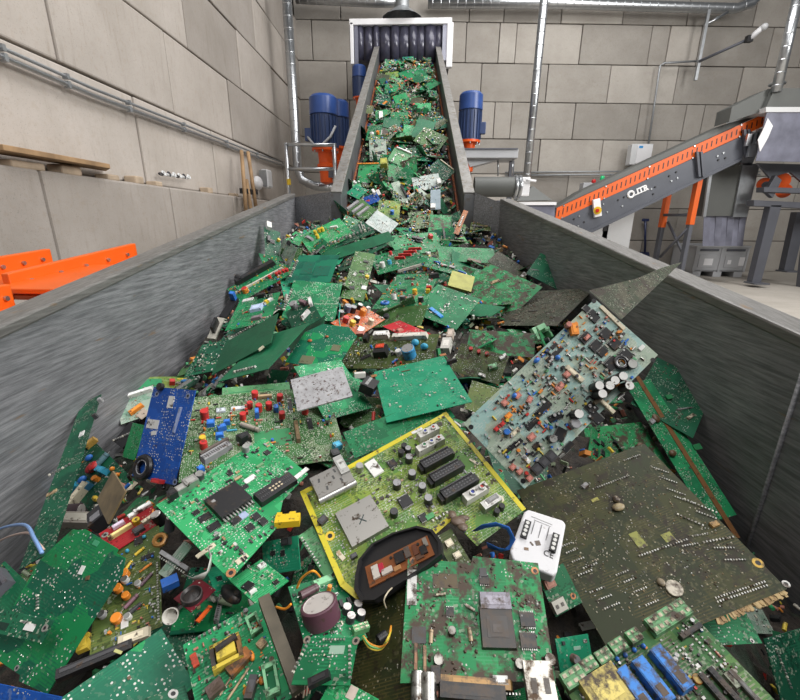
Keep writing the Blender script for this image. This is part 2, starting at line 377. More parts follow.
# brown sticks and small white box
for i, (x0, y0, x1, y1) in enumerate(((241.5, 151, 246.5, 217), (248, 152, 256.5, 211), (246.5, 180, 251.5, 214))):
    m = MB().tube([wl_pt(x0, y0, .22), wl_pt(x1, y1, .34)], .028, n=8)
    tag(m.build('stick', MT['wood']), ['left brown wooden stick leaning on the wall above the hopper', 'right brown wooden stick leaning on the wall above the hopper', 'short middle brown stick leaning on the wall between two longer ones'][i], 'stick', 'sticks leaning on the left wall')
cl = MB()
for p in (wl_pt(244, 191, .26), wl_pt(250, 192, .26), wl_pt(254, 192, .26)): cl.box(p, (.08, .12, .07))
tag(cl.build('tool_clip', MT['black_plastic']), 'black tool clip holding the brown sticks on the wall', 'clip')
p = wl_pt(267, 179, .12); e = empty('junction_box', p); tag(e, 'small white junction box on the left wall by the railing', 'junction box')
MB().box((0, 0, 0), (.1, .22, .3)).build('body', MT['white_paint'], e, .01); MB().box((.055, 0, .0), (.012, .19, .26)).build('cover', MT['cabinet_grey'], e, .004)
MB().box((-.02, .0, 0), (.12, .03, .26)).build('bracket', MT['steel_grey'], e).location = (0, -.13, 0)
p = wl_pt(258, 183, .1); m = MB().ell((0, 0, 0), (.12, .35, .22), n=9, k=6); o = m.build('plastic_bag', MT['white_paint']); o.location = p
tag(o, 'crumpled white plastic bag behind the brown sticks', 'bag')
# orange guards stacked between hopper and wall
def guard(name, label, P, up, wdt, mat='orange_paint'):
    e = empty(name, P[0]); tag(e, label, 'metal guard', 'orange guards behind the hopper')
    a, b = P; a = a - P[0]; b = b - P[0]; d = (b - a).normalized(); s = V(1, 0, 0)
    MB().hexa([a, b, b + s * wdt, a + s * wdt, a + V(0, 0, .02), b + V(0, 0, .02), b + s * wdt + V(0, 0, .02), a + s * wdt + V(0, 0, .02)]).build('panel', MT[mat], e, .004)
    MB().hexa([a - s * .03, b - s * .03, b, a, a + V(-.03, 0, up), b + V(-.03, 0, up), b + V(0, 0, up), a + V(0, 0, up)]).build('flange', MT[mat], e, .004)
    for k in range(5):
        q = a.lerp(b, (k + .6) / 5.2) + V(0.002, 0, up * .55)
        MB().cyl(q, q + V(.008, 0, 0), .009, n=8).build('bolt', MT['galvanised'], e)
guard('orange_guard', 'long orange metal guard with bolted flange behind the hopper wall', (atX(15, 300, -1.55), atX(139, 262, -1.55)), .1, .5)
guard('orange_guard', 'short orange metal guard at the far left edge behind the hopper wall', (atX(-60, 293, -1.75), atX(55, 268, -1.75)), .09, .5)
guard('orange_guard', 'lowest orange metal guard at the left edge of the frame', (atX(-70, 330, -1.45), atX(18, 312, -1.45)), .1, .4)
# ================================================================== feed hopper
DH = V(-.063, 1, .147)   # along the hopper's rim
def hop_l(Y): return V(-.939, .852, 1.018) + DH * (Y - .852)
def hop_r(Y): return V(.748, 2.0, 1.187) + DH * (Y - 2.0)
hp = empty('feed_hopper', (0, 1.9, 0)); tag(hp, 'scratched grey steel feed hopper holding the circuit board heap', 'hopper')
def hpart(name, mb, mat, bevel=0.):
    o = mb.build(name, MT[mat], hp, bevel); o.location = -hp.location; return o
TH = .075
def slab(Pa, Pb, out, z0, th=TH):   # upright wall from rim points down to z0
    a, b = Pa, Pb; o = V(*out) * th
    return [V(a.x, a.y, z0), V(b.x, b.y, z0), V(b.x, b.y, z0) + o, V(a.x, a.y, z0) + o, a, b, b + o, a + o]
YL, YR = 3.92, 3.58
hpart('side_panel', MB().hexa(slab(hop_l(-.6), hop_l(YL), (-1, 0, 0), .15)), 'hopper_steel')
hpart('side_panel', MB().hexa(slab(hop_r(.865), hop_r(YR), (1, 0, 0), .15)), 'hopper_steel')
hpart('side_panel', MB().hexa(slab(hop_r(-.6), hop_r(.858), (1, 0, 0), .15)), 'hopper_steel')
def rim(Pa, Pb, out, w=.078, h=.03):
    o = V(*out) * w; i = V(*out) * -.006; u = V(0, 0, h)
    return [Pa + i, Pb + i, Pb + o, Pa + o, Pa + i + u, Pb + i + u, Pb + o + u, Pa + o + u]
hpart('rim', MB().hexa(rim(hop_l(-.6), hop_l(YL), (-1, 0, 0))), 'hopper_rim', .006)
hpart('rim', MB().hexa(rim(hop_r(-.6), hop_r(YR), (1, 0, 0))), 'hopper_rim', .006)
p = hop_r(.86); hpart('weld_seam', MB().tube([V(p.x - .002, p.y, .2), V(p.x - .002, p.y, p.z)], .005, n=6), 'hopper_steel')
# incline conveyor frame: axis, slope
CA = V(-.155, 3.8, 1.16); CB = V(-.30, 9.1, 4.04)    # belt centre line, lower and upper end
cdir = (CB - CA); CXa = V(1, .027, 0).normalized()
cup = CXa.cross(cdir.normalized()).normalized()
def cv(s, x, h): return CA + cdir * s + CXa * x + cup * h
S0 = .012; bl = cv(S0, -.605, .36); brr = cv(S0, .605, .36)
hpart('back_panel', MB().hexa([V(hop_l(YL).x, hop_l(YL).y, .3), V(bl.x, bl.y, .3), V(bl.x, bl.y + .03, .3), V(hop_l(YL).x, hop_l(YL).y + .03, .3), hop_l(YL), V(bl.x, bl.y, bl.z - .01), V(bl.x, bl.y + .03, bl.z - .01), hop_l(YL) + V(0, .03, 0)]), 'hopper_steel')
hpart('back_panel', MB().hexa([V(brr.x, brr.y, .3), V(hop_r(YR).x, hop_r(YR).y, .3), V(hop_r(YR).x, hop_r(YR).y + .03, .3), V(brr.x, brr.y + .03, .3), V(brr.x, brr.y, brr.z - .01), hop_r(YR), hop_r(YR) + V(0, .03, 0), V(brr.x, brr.y + .03, brr.z - .01)]), 'hopper_steel')
hpart('hopper_floor', MB().hexa([(-1.0, -.6, .2), (.95, -.6, .2), (.8, 3.9, .75), (-1.2, 3.9, .75), (-1.0, -.6, .26), (.95, -.6, .26), (.8, 3.9, .81), (-1.2, 3.9, .81)]), 'rubber_belt')
# ================================================================== incline conveyor
ic = empty('incline_conveyor', CA); tag(ic, 'steep grey conveyor carrying circuit boards up to the shredder hood', 'conveyor')
def ipart(name, mb, mat, bevel=0.):
    o = mb.build(name, MT[mat], ic, bevel); o.location = -ic.location; return o
def cslab(s0, s1, x0, x1, h0, h1): return [cv(s0, x0, h0), cv(s0, x1, h0), cv(s1, x1, h0), cv(s1, x0, h0), cv(s0, x0, h1), cv(s0, x1, h1), cv(s1, x1, h1), cv(s1, x0, h1)]
ipart('belt', MB().hexa(cslab(-.05, 1.0, -.53, .53, -.05, 0)), 'rubber_belt')
plain('skirt_orange', (.34, .085, .02), .6, 0, .35, 14, (.06, .04, .03), .6); plain('conveyor_wall', (.13, .134, .142), .5, .3, .2, 7, (.11, .10, .09), .4); plain('conveyor_rim', (.23, .225, .215), .55, .25, .25, 10, (.15, .12, .09), .5)
for sgn in (-1, 1):
    ipart('side_wall', MB().hexa(cslab(S0, 1.0, sgn * .52, sgn * .56, -.25, .33)), 'conveyor_wall'); q_ = [cv(S0, sgn * x_, .33) for x_ in (.52, .605)]; ipart('end_plate', MB().hexa([V(q_[0].x, q_[0].y - .012, .85), V(q_[1].x, q_[1].y - .012, .85), V(q_[1].x, q_[1].y + .2, .85), V(q_[0].x, q_[0].y + .2, .85), q_[0] + V(0, -.012, 0), q_[1] + V(0, -.012, 0), q_[1] + V(0, .2, .1), q_[0] + V(0, .2, .1)]), 'conveyor_wall')
    ipart('rim', MB().hexa(cslab(S0, 1.0, sgn * .512, sgn * .605, .33, .352)), 'conveyor_rim', .004)
    ipart('outer_flange', MB().hexa(cslab(S0, 1.0, sgn * .588, sgn * .605, .1, .33)), 'conveyor_wall')
    ipart('skirting', MB().hexa(cslab(-.0, 1.0, sgn * .5, sgn * .52, .0, .08)), 'skirt_orange')
    for k in range(9):
        q = cv(.05 + k * .105, sgn * .605, .26); ipart('bolt', MB().cyl(q, q + CXa * sgn * .02, .02, n=6), 'galvanised')
# two supports carry it
for s_ in (.45, .9):
    for sgn in (-1, 1):
        q = cv(s_, sgn * .6, -.2); ipart('leg', MB().box((q.x, q.y, q.z / 2), (.12, .12, q.z)), 'frame_grey')
# ================================================================== hood at the top with curtain
YH = 8.75
hd = empty('shredder_hood', atY(400, 60, YH)); tag(hd, 'white framed shredder inlet with dark strip curtain above the conveyor', 'hood')
def hq(name, mb, mat, bevel=0.):
    o = mb.build(name, MT[mat], hd, bevel); o.location = -hd.location; return o
def pbox(x0, y0, x1, y1, Y, dep):     # box whose front face spans the two pixel corners at distance Y
    a, b = atY(x0, y0, Y), atY(x1, y1, Y); return ((a + b) / 2 + V(0, dep / 2, 0), (abs(b.x - a.x), dep, abs(b.z - a.z)))
hq('frame_top', MB().box(*pbox(349, 18.5, 452, 23.5, YH, .1)), 'white_paint', .01)
hq('frame_post', MB().box(*pbox(349.5, 22, 354, 64, YH, .1)), 'white_paint', .01)
hq('frame_post', MB().box(*pbox(447.5, 22, 452, 67, YH, .1)), 'white_paint', .01)
hq('side_sheet', MB().box(*pbox(354, 23, 359, 90, YH + .02, .04)), 'clear_sheet')
hq('side_sheet', MB().box(*pbox(443, 23, 447, 60, YH + .02, .04)), 'clear_sheet')
plain('hood_dark', (.05, .05, .06), .5, .2, .2, 4)
hq('casing', MB().box(*pbox(352, 24, 450, 62, YH + .5, 1.4)), 'hood_dark')
cx_ = 356.
for k in range(10):
    x0 = cx_; x1 = x0 + (8, 11, 7, 13, 9, 12, 8, 10, 11, 9)[k]; cx_ = x1 - 1.2
    a, b = atY(x0, 23.5, YH + .06), atY(x1, 60 + (k % 3), YH + .06)
    n_ = 5; v = []; 
    for i in range(n_ + 1):
        t = i / n_
        for zz in (a.z, b.z): v.append((a.x + (b.x - a.x) * t, YH + .07 + (k % 2) * .03 - .045 * math.sin(math.pi * t) + (.02 if zz == b.z else 0), zz))
    m = MB().add(v, [(2 * i, 2 * i + 1, 2 * i + 3, 2 * i + 2) for i in range(n_)], (.1, .1, .14, 0), True)
    o = hq('curtain_strip', m, 'curtain'); sd = o.modifiers.new('t', 'SOLIDIFY'); sd.thickness = .008
a = atY(402, 19, YH + .2); hq('duct_cone', MB().lathe([(.36, 0), (.13, .16), (.11, .5)], a, (0, 0, 1), n=16), 'steel_grey')
# ================================================================== ducts and pipes
def duct(label, pts, r, name='spiral_duct', seams=True):
    e = empty(name, pts[0]); tag(e, label, 'duct'); q = [Vector(p) - e.location for p in pts]
    MB().tube(q, r, n=16).build('pipe', MT['galvanised'], e)
    if seams:
        m = MB()
        for a, b in zip(q, q[1:]):
            n = int((b - a).length / .18)
            d = (b - a).normalized()
            for i in range(n): m.lathe([(r, -.012), (r + .004, 0), (r, .012)], a.lerp(b, (i + .5) / max(n, 1)), d, n=14)
        tag(m.build('seam_rings', MT['galvanised'], e), kind='stuff')
    return e
duct('long horizontal spiral duct along the top of the back wall', [atY(428, 3, 11.0), atY(560, 3.5, 11.2), atY(735, 8.5, 11.4), atY(752, 3, 11.4), atY(765, -14, 11.4)], .10)
duct('short horizontal duct at the top left beside the hood', [atY(296, -2, 10.6), atY(380, 2, 10.6), atY(400, 2, 10.6)], .10)
duct('tall vertical galvanised pipe in the left back corner', [atY(286, -14, 8.6), atY(297.5, 168, 8.6), atY(302, 180, 8.6), atY(315, 186, 8.6), atY(335, 187, 8.6)], .085, 'vertical_pipe')
duct('vertical galvanised pipe standing right of the right motor', [atY(545.5, -14, 8.2), atY(526.5, 180, 8.2)], .068, 'vertical_pipe')
duct('vertical galvanised pipe rising from the far right hood', [atY(800.5, -14, 8.6), atY(776, 92, 8.6)], .08, 'vertical_pipe')
hg = MB()
p0, p1 = atY(705, 10, 11.3), atY(699, 80, 11.3); hg.box((p0 + p1) / 2, (.06, .06, (p0 - p1).length))
p2 = atY(728, 12, 11.3); hg.tube([atY(704, 26, 11.3), p2], .03, n=6)
tag(hg.build('duct_bracket', MT['galvanised']), 'galvanised bracket holding the top duct near the camera arm', 'bracket')
# CCTV camera and its cable run
e = empty('security_camera', atY(702, 60, 11.25)); tag(e, 'white security camera on a long dark wall arm at upper right', 'camera')
q = lambda x, y, Y=11.0: atY(x, y, Y) - e.location
MB().tube([q(700, 61, 11.25), q(751, 38, 10.7)], .03, n=8).build('arm', MT['frame_grey'], e)
MB().tube([q(750, 39, 10.7), q(756, 33, 10.65), q(763, 27, 10.6)], .055, n=8).build('housing', MT['white_paint'], e)
MB().ell(q(764, 27, 10.58), (.14, .16, .14)).build('dome', MT['cabinet_grey'], e); MB().box(q(749, 39, 10.7), (.12, .1, .12)).build('joint', MT['black_plastic'], e)
m = MB().tube([atY(648, 147, 11.45), atY(655, 100, 11.45), atY(660, 66, 11.45), atY(664, 63, 11.45), atY(698, 61, 11.45)], .022, n=6)
tag(m.build('cable_conduit', MT['steel_grey']), 'thin grey conduit bending from wall box up to the camera arm', 'conduit')
e = empty('control_box', atY(639, 155, 11.3)); tag(e, 'light grey control box on the back wall above orange conveyor', 'box')
o = MB().box((0, 0, 0), (.5, .22, .46)).build('body', MT['cabinet_grey'], e, .012); MB().box((.06, -.118, 0), (.36, .012, .42)).build('door', MT['white_paint'], e, .006)
MB().box((-.04, -.126, .16), (.09, .006, .05), (.02, .3, .7, 0)).build('label', MT['part_clean'], e)
for yy in (172.5, 175.5):
    m = MB().tube([atY(505, yy, 11.3), atY(600, yy - 1, 11.4), atY(760, yy - 1, 11.6)], .02, n=6); tag(m.build('wall_pipe', MT['steel_grey']), 'upper thin pipe running low along the back wall' if yy < 174 else 'lower thin pipe running low along the back wall', 'pipe')
# ================================================================== geared motors
def motor(label, c, h, r, box_side=1, cable=False, arm=None):
    """c = top centre; h = height of the blue body"""
    e = empty('gear_motor', c - V(0, 0, h * 1.7)); tag(e, label, 'motor', 'blue and orange geared motors'); z0 = h * 1.7
    MB().lathe([(0, z0), (r * .8, z0), (r * .97, z0 - h * .05), (r, z0 - h * .36), (r * .96, z0 - h * .37)], (0, 0, 0), n=20).build('fan_cover', MT['motor_blue'], e)
    m = MB().cyl((0, 0, z0 - h), (0, 0, z0 - h * .36), r * .9, n=20)
    m.build('stator', MT['motor_blue_dark'], e)
    for k in range(20):
        a = k * math.pi / 10; MB().box((r * .93 * math.cos(a), r * .93 * math.sin(a), z0 - h * .68), (r * .12, .012, h * .58), rz=a).build('fin', MT['motor_blue_dark'], e)
    MB().box((box_side * r * 1.05, -r * .3, z0 - h * .75), (r * .5, r * .5, h * .25)).build('terminal_box', MT['motor_blue_dark'], e, .01)
    g = MB().lathe([(r * .95, z0 - h), (r * .95, z0 - h * 1.05), (r * .55, z0 - h * 1.07), (r * .5, z0 - h * 1.22), (r * .5, z0 - h * 1.3), (r * .62, z0 - h * 1.32), (r * .62, z0 - h * 1.37), (r * .48, z0 - h * 1.4), (r * .45, z0 - h * 1.68), (0, z0 - h * 1.72)], (0, 0, 0), n=18).build('gearbox', MT['orange_gear'], e)
    for k in range(8):
        a = k * math.pi / 4; MB().cyl((r * .88 * math.cos(a), r * .88 * math.sin(a), z0 - h * 1.09), (r * .88 * math.cos(a), r * .88 * math.sin(a), z0 - h * 1.05), r * .06, n=6).build('bolt', MT['galvanised'], g)
    if arm: MB().box((arm / 2, 0, z0 - h * 1.52), (abs(arm), r * .8, h * .14)).build('mounting_arm', MT['frame_grey'], e)
    if cable: MB().tube([(-r * 1.1, -r * .5, z0 - h * .8), (-r * .6, -r * 1.05, z0 - h * .96), (0, -r * 1.15, z0 - h * .98), (r * .6, -r * 1.0, z0 - h * .82), (r * .9, -r * .6, z0 - h * .6)], .02, n=6).build('cable', MT['plastic_grey'], e)
    return e
motor('front left blue geared motor with orange gearbox behind the railing', atY(323, 96, 7.6), .78, .235, -1, True, .85)
motor('rear left blue geared motor half hidden behind its twin', atY(338, 101, 8.2), .74, .19, 1, False, .5)
motor('right blue geared motor with orange flange on the grey platform', atY(471.5, 93, 7.9), .72, .20, 1, False, -.5)
m = motor('small blue motor behind the conveyor wall below the hood', atY(359, 66, 8.6), .5, .13, 1, False, .35)
e = empty('motor_platform', atY(490, 155, 7.9)); tag(e, 'grey steel platform beam under the right geared motor', 'platform')
q = lambda x0, y0, x1, y1, Y, d: (lambda c, s: (c - e.location, s))(*pbox(x0, y0, x1, y1, Y, d))
MB().box(*q(462, 149, 518, 158, 7.7, .6)).build('beam', MT['plastic_grey'], e, .01); MB().box(*q(462, 148, 518, 149.5, 7.68, .62)).build('top_plate', MT['frame_grey'], e)
b0, b1, b2 = atY(466, 158, 7.8) - e.location, atY(505, 158, 7.8) - e.location, atY(470, 167, 7.8) - e.location
MB().extrude([b0, b1, b2], (0, .3, 0)).build('gusset', MT['plastic_grey'], e); px_ = atY(512, 160, 8.1); MB().box((px_.x - e.location.x, px_.y - e.location.y, px_.z / 2 - e.location.z - .02), (.08, .08, px_.z)).build('post', MT['frame_grey'], e)
MB().tube([atY(498, 158, 7.9) - e.location, atY(498, 176, 7.9) - e.location], .015).build('hanger', MT['galvanised'], e); MB().tube([atY(513, 158, 7.9) - e.location, atY(512, 176, 7.9) - e.location], .012).build('hanger', MT['galvanised'], e)
# dark round duct with clamp behind hopper right corner
e = empty('suction_duct', atY(500, 190, 7.0)); tag(e, 'short dark horizontal duct with silver clamp behind the hopper corner', 'duct')
MB().cyl(atY(474, 187, 7.0) - e.location, atY(514, 187, 7.0) - e.location, .15, n=18).build('pipe', MT['hood_grey'], e)
for x_ in (515, 519): MB().torus(atY(x_, 187, 7.0) - e.location, .15, .03, (1, 0, 0), n=18).build('clamp_ring', MT['galvanised'], e)
MB().box(*[v_ if i else v_ - e.location for i, v_ in enumerate(pbox(521, 177, 529, 196, 6.95, .12))]).build('valve_body', MT['white_paint'], e, .01)
MB().tube([atY(526, 180, 6.9) - e.location, atY(536, 181, 6.9) - e.location], .018).build('valve_handle', MT['white_paint'], e)
lp = atY(500, 187, 7.0); MB().box((lp.x - e.location.x, lp.y - e.location.y, lp.z / 2 - e.location.z - .1), (.08, .08, lp.z - .2)).build('support', MT['frame_grey'], e)
# railing
e = empty('railing', atY(289, 200, 6.6)); tag(e, 'grey tubular railing with yellow tape in front of the left motor', 'railing')
q = lambda x, y: atY(x, y, 6.6) - e.location
for a, b in (((285.6, 143), (289.5, 200)), ((334, 144), (336, 190))): MB().tube([q(*a), q(*b), V(q(*b).x, q(*b).y, -e.location.z)], .028, n=8).build('post', MT['galvanised'], e)
for a, b in (((285.6, 144.5), (336, 145)), ((287, 169), (334, 169))): MB().tube([q(*a), q(*b)], .025, n=8).build('rail', MT['galvanised'], e)
MB().cyl(q(288.4, 179), q(288.9, 185), .033, n=8).build('tape', MT['yellow_plastic'], e)
# ================================================================== orange-guarded conveyor on the right
YC = 8.9
rc = empty('side_conveyor', atY(670, 200, YC)); tag(rc, 'dark grey inclined conveyor with slotted orange guard at right', 'conveyor')
def rpart(name, mb, mat, bevel=0.):
    o = mb.build(name, MT[mat], rc, bevel); o.location = -rc.location; return o
LA, LB = atY(553, 221, YC), atY(765, 119, YC)   # lower edge .. of the orange guard (bottom left, top right)
gA0, gA1, gB0, gB1 = atY(555, 221.5, YC), atY(557, 208, YC), atY(763, 126.5, YC), atY(765, 113.5, YC)
rpart('guard_strip', MB().extrude([gA0, gB0, gB1, gA1], (0, .03, 0)), 'orange_paint')
NS = 44
for i in range(NS):
    t = (i + .6) / NS; a = gA0.lerp(gB0, t); b = gA1.lerp(gB1, t); lo = a.lerp(b, .3); hi = a.lerp(b, .74); w = V(.009, 0, .004)
    rpart('guard_slot', MB().extrude([lo - w, lo + w, hi + w, hi - w], (0, -.004, 0)), 'black_plastic')
plain('orange_shadow', (.7, .13, .02), .5)
bA, bB = atY(575, 235, YC), atY(748, 157, YC)
rpart('side_beam', MB().extrude([gA0, atY(578, 236, YC), atY(742, 158, YC), atY(752, 131, YC)], (0, .05, 0)), 'conveyor_grey')
rpart('lower_flange', MB().extrude([atY(578, 236, YC - .03), atY(742, 158, YC - .03), atY(742, 160.5, YC - .03), atY(579, 239, YC - .03)], (0, .2, 0)), 'conveyor_grey')
rpart('belt_cover', MB().extrude([gA1 + V(0, .1, 0), gB1 + V(0, .1, 0), atY(729, 123, YC + .12), atY(582, 191, YC + .12)], (0, .45, 0)), 'hood_grey')
rpart('far_beam', MB().extrude([gA0 + V(0, .8, 0), atY(742, 158, YC + .8), gB1 + V(0, .8, 0), gA1 + V(0, .8, 0)], (0, .05, 0)), 'conveyor_grey')
for (x, y) in ((574, 219), (578, 226), (579, 216), (584, 222), (603, 204), (607, 212), (618, 200), (624, 197), (622, 206), (651, 189), (655, 187), (653, 194), (669, 176), (676, 172), (671, 181), (677, 178), (717, 156), (723, 153), (718, 160), (725, 158)):
    q_ = atY(x, y, YC); rpart('bolt', MB().cyl(q_, q_ - V(0, .02, 0), .017, n=6), 'black_plastic' if (x + y) % 3 else 'galvanised')
for i in range(14):
    t = (i + .5) / 14
    for bb in (.06, .95): q_ = gA0.lerp(gB0, t).lerp(gA1.lerp(gB1, t), bb); rpart('bolt', MB().cyl(q_, q_ - V(0, .02, 0), .016, n=6), 'galvanised') if i % 3 == 0 else None
# joint plates between beam sections
for x, y0, y1 in ((697, 152, 177), (744, 130, 158)):
    for dx in (-2.4, 1.6): rpart('joint_plate', MB().extrude([atY(x + dx, y0, YC - .02), atY(x + dx + 2.4, y0, YC - .02), atY(x + dx + 4.6, y1, YC - .02), atY(x + dx + 2.2, y1, YC - .02)], (0, -.06, 0)), 'conveyor_grey')
# lettering on the beam: round emblem, ITR, underline
def text(name, s, loc, size, rot, mat, parent=None, depth=.002, bold=0.):
    c = bpy.data.curves.new(name, 'FONT'); c.body = s; c.size = size; c.extrude = depth; c.align_x = 'LEFT'
    c.offset = bold; tmp = bpy.data.objects.new(name, c); COL.objects.link(tmp); bpy.context.view_layer.update()
    me = bpy.data.meshes.new_from_object(tmp.evaluated_get(bpy.context.evaluated_depsgraph_get())); bpy.data.objects.remove(tmp)
    o = bpy.data.objects.new(name, me); COL.objects.link(o); o.matrix_world = rot; o.location = loc; me.materials.clear(); me.materials.append(MT[mat])
    if parent is not None: o.parent = parent; o.location = Vector(loc) - parent.location
    return o
bd = (gB0 - gA0).normalized(); bn = V(0, -1, 0); bu = bn.cross(bd).normalized()
TM = Matrix((bd, bu, bn)).transposed().to_4x4()
p = atY(632, 195, YC - .012); text('lettering', 'ITR', atY(637.5, 194.3, YC - .012), .15, TM, 'lettering_white', rc, bold=.006)
rpart('emblem', MB().torus(p - bd * .015 + bu * .02, .055, .022, (0, 1, 0), n=16, k=5), 'lettering_white'); 
pu = atY(629.5, 198, YC - .012); rpart('underline', MB().hexa([pu, pu + bd * .36, pu + bd * .36 + bu * .018, pu + bu * .018, pu - V(0, .006, 0), pu + bd * .36 - V(0, .006, 0), pu + bd * .36 + bu * .018 - V(0, .006, 0), pu + bu * .018 - V(0, .006, 0)]), 'lettering_white')
# emergency stop on the beam
p = atY(596, 208, YC - .02)
rpart('switch_box', MB().box(p + V(0, -.04, 0), (.14, .08, .34), m=Matrix.Rotation(-.25, 3, 'Y')), 'white_paint', .008); rpart('stop_disc', MB().cyl(atY(597.5, 210.5, YC - .1), atY(597.5, 210.5, YC - .13), .075, n=14), 'yellow_plastic'); rpart('stop_knob', MB().cyl(atY(597.5, 210.5, YC - .13), atY(597.5, 210.5, YC - .17), .035, n=10), 'red_plastic')
# legs: orange top, grey foot, cross braces
for xt, yt, xm, ym, xb, yb, Y in ((701, 177, 693.5, 222, 681, 279, YC + .05), (671, 186, 665, 221, 655, 270, YC + .75)):
    a, b, c = atY(xt, yt, Y), atY(xm, ym, Y), atY(xb, yb, Y); 
    dv = (c - a); c = a + dv * (a.z / -dv.z) if dv.z < 0 else c
    mt_ = a.lerp(c, .42)
    rpart('leg', MB().hexa([c + V(-.036, 0, 0), c + V(.036, 0, 0), c + V(.036, .12, 0), c + V(-.036, .12, 0), mt_ + V(-.036, 0, 0), mt_ + V(.036, 0, 0), mt_ + V(.036, .12, 0), mt_ + V(-.036, .12, 0)]), 'frame_grey')
    rpart('leg_top', MB().hexa([mt_ + V(-.045, -.01, 0), mt_ + V(.045, -.01, 0), mt_ + V(.045, .13, 0), mt_ + V(-.045, .13, 0), a + V(-.045, -.01, 0), a + V(.045, -.01, 0), a + V(.045, .13, 0), a + V(-.045, .13, 0)]), 'orange_paint')
    rpart('foot_plate', MB().box(c + V(0, .06, .01), (.26, .26, .02)), 'frame_grey')
for a, b in (((664, 215, YC + .75), (694, 215, YC + .1)), ((668, 222, YC + .7), (685, 258, YC + .15)), ((688, 228, YC + .12), (660, 257, YC + .7))): rpart('brace', MB().tube([atY(*a), atY(*b)], .03, n=6), 'frame_grey')
# red and green lamp box behind the conveyor
e = empty('signal_box', atY(590, 188, 10.6)); tag(e, 'grey signal box with red and green lamps behind the conveyor', 'signal box')
q = lambda x, y, Y=10.5: atY(x, y, Y) - e.location
MB().box((0, 0, 0), (.42, .25, .22)).build('body', MT['plastic_grey'], e, .01); MB().box((0, .05, -e.location.z / 2), (.07, .07, e.location.z)).build('post', MT['frame_grey'], e)
MB().lathe([(.05, 0), (.05, .05), (.03, .08), (0, .085)], q(593.5, 183), (0, 0, 1), n=10).build('lamp', MT['red_plastic'], e)
MB().lathe([(.05, 0), (.05, .06), (.035, .1), (0, .105)], q(602, 180.5), (0, 0, 1), n=10).build('lamp', MT['green_lamp'], e); MB().cyl(q(602, 184), q(602, 181), .045, n=10).build('lamp_base', MT['red_plastic'], e)
# inlet end of the side conveyor: grey chute with white edge and plastic sheet
e = empty('transfer_chute', atY(535, 205, 7.2)); tag(e, 'grey sheet chute with white rim at the foot of the orange conveyor', 'chute')
q = lambda x, y, Y: atY(x, y, Y) - e.location
MB().extrude([q(533, 186, 7.6), q(552, 200, 7.3), q(516, 201, 7.3)], (0, .4, 0)).build('hopper_sheet', MT['hood_grey'], e)
MB().extrude([q(513, 202, 7.2), q(556.5, 202, 7.2), q(556.5, 205, 7.2), q(514, 205, 7.2)], (0, .05, 0)).build('rim', MT['white_paint'], e)
MB().extrude([q(515, 205, 7.24), q(555, 205, 7.24), q(554, 235, 7.24), q(520, 235, 7.24)], (0, .02, 0)).build('plastic_sheet', MT['clear_sheet'], e)
for x_ in (518, 553): lp = q(x_, 204, 7.3); MB().box((lp.x, lp.y + .15, (lp.z - e.location.z) / 2), (.07, .07, lp.z + e.location.z)).build('leg', MT['frame_grey'], e)
# white cabinet
e = empty('cabinet', atY(607, 260, 9.9)); tag(e, 'pale grey double door cabinet behind the orange conveyor', 'cabinet')
q = lambda *a_: (lambda c, s: (c - e.location, s))(*pbox(*a_))
cb = pbox(581, 208, 628, 253, 9.9, .5); zt_ = cb[0].z + cb[1][2] / 2; MB().box((cb[0].x - e.location.x, cb[0].y - e.location.y, zt_ / 2 - e.location.z), (cb[1][0], .5, zt_)).build('body', MT['cabinet_grey'], e, .01); MB().box(*q(582, 209, 605, 252, 9.88, .03)).build('door', MT['cabinet_grey'], e, .004); d_ = MB().box(*q(606, 209, 627.5, 252, 9.88, .03)).build('door', MT['cabinet_grey'], e, .004)
MB().box(*q(605.5, 217, 607, 231, 9.85, .04)).build('handle', MT['black_plastic'], e)
# shovel
e = empty('shovel', atY(645, 262, 11.5)); tag(e, 'dark blue shovel standing against the back wall by the cabinet', 'shovel')
q = lambda x, y: atY(x, y, 11.5) - e.location
MB().tube([q(645.5, 220), q(645, 252)], .028, n=8).build('shaft', MT['navy'], e); MB().box(q(645.5, 220), (.17, .05, .07)).build('grip', MT['navy'], e, .01)
MB().extrude([q(640, 252), q(649, 252), q(650.5, 260), q(645, 266), q(639.5, 260)], (0, .04, 0)).build('blade', MT['navy'], e)
# discharge hood, chute and curtain
e = empty('discharge_hood', atY(760, 130, 8.6)); tag(e, 'grey discharge hood with plastic sheets at top of orange conveyor', 'hood')
q = lambda x, y, Y=8.6: atY(x, y, Y) - e.location
hp_ = [q(766, 108), q(800, 108), q(840, 108), q(840, 88), q(790, 88), q(774, 88)]
MB().extrude([q(766, 107.5), q(850, 107.5), q(830, 88), q(775, 88)], (0, 1.0, 0)).build('cap', MT['hood_grey'], e)
MB().extrude([q(729, 122, 8.7), q(766, 110, 8.7), q(775, 88, 8.7), q(768, 89, 8.7), q(732, 107, 8.7)], (0, .4, 0)).build('snout', MT['hood_grey'], e)
MB().extrude([q(766, 107, 8.55), q(850, 107, 8.55), q(850, 112, 8.55), q(766, 112, 8.55)], (0, 1.0, 0)).build('white_band', MT['cabinet_grey'], e)
MB().extrude([q(767, 112, 8.57), q(850, 112, 8.57), q(850, 163, 8.57), q(756, 161, 8.57)], (0, .02, 0)).build('plastic_sheet', MT['clear_sheet'], e)
for pts in ([(768, 118), (773, 126), (768, 138), (760, 152), (758, 140), (764, 128)], ):
    MB().extrude([q(x, y, 8.55) for x, y in pts], (0, .012, 0)).build('torn_foil', MT['white_paint'], e)
MB().torus(q(777, 84, 8.7), .11, .02, (0, 0, 1), n=14).build('flange', MT['galvanised'], e)
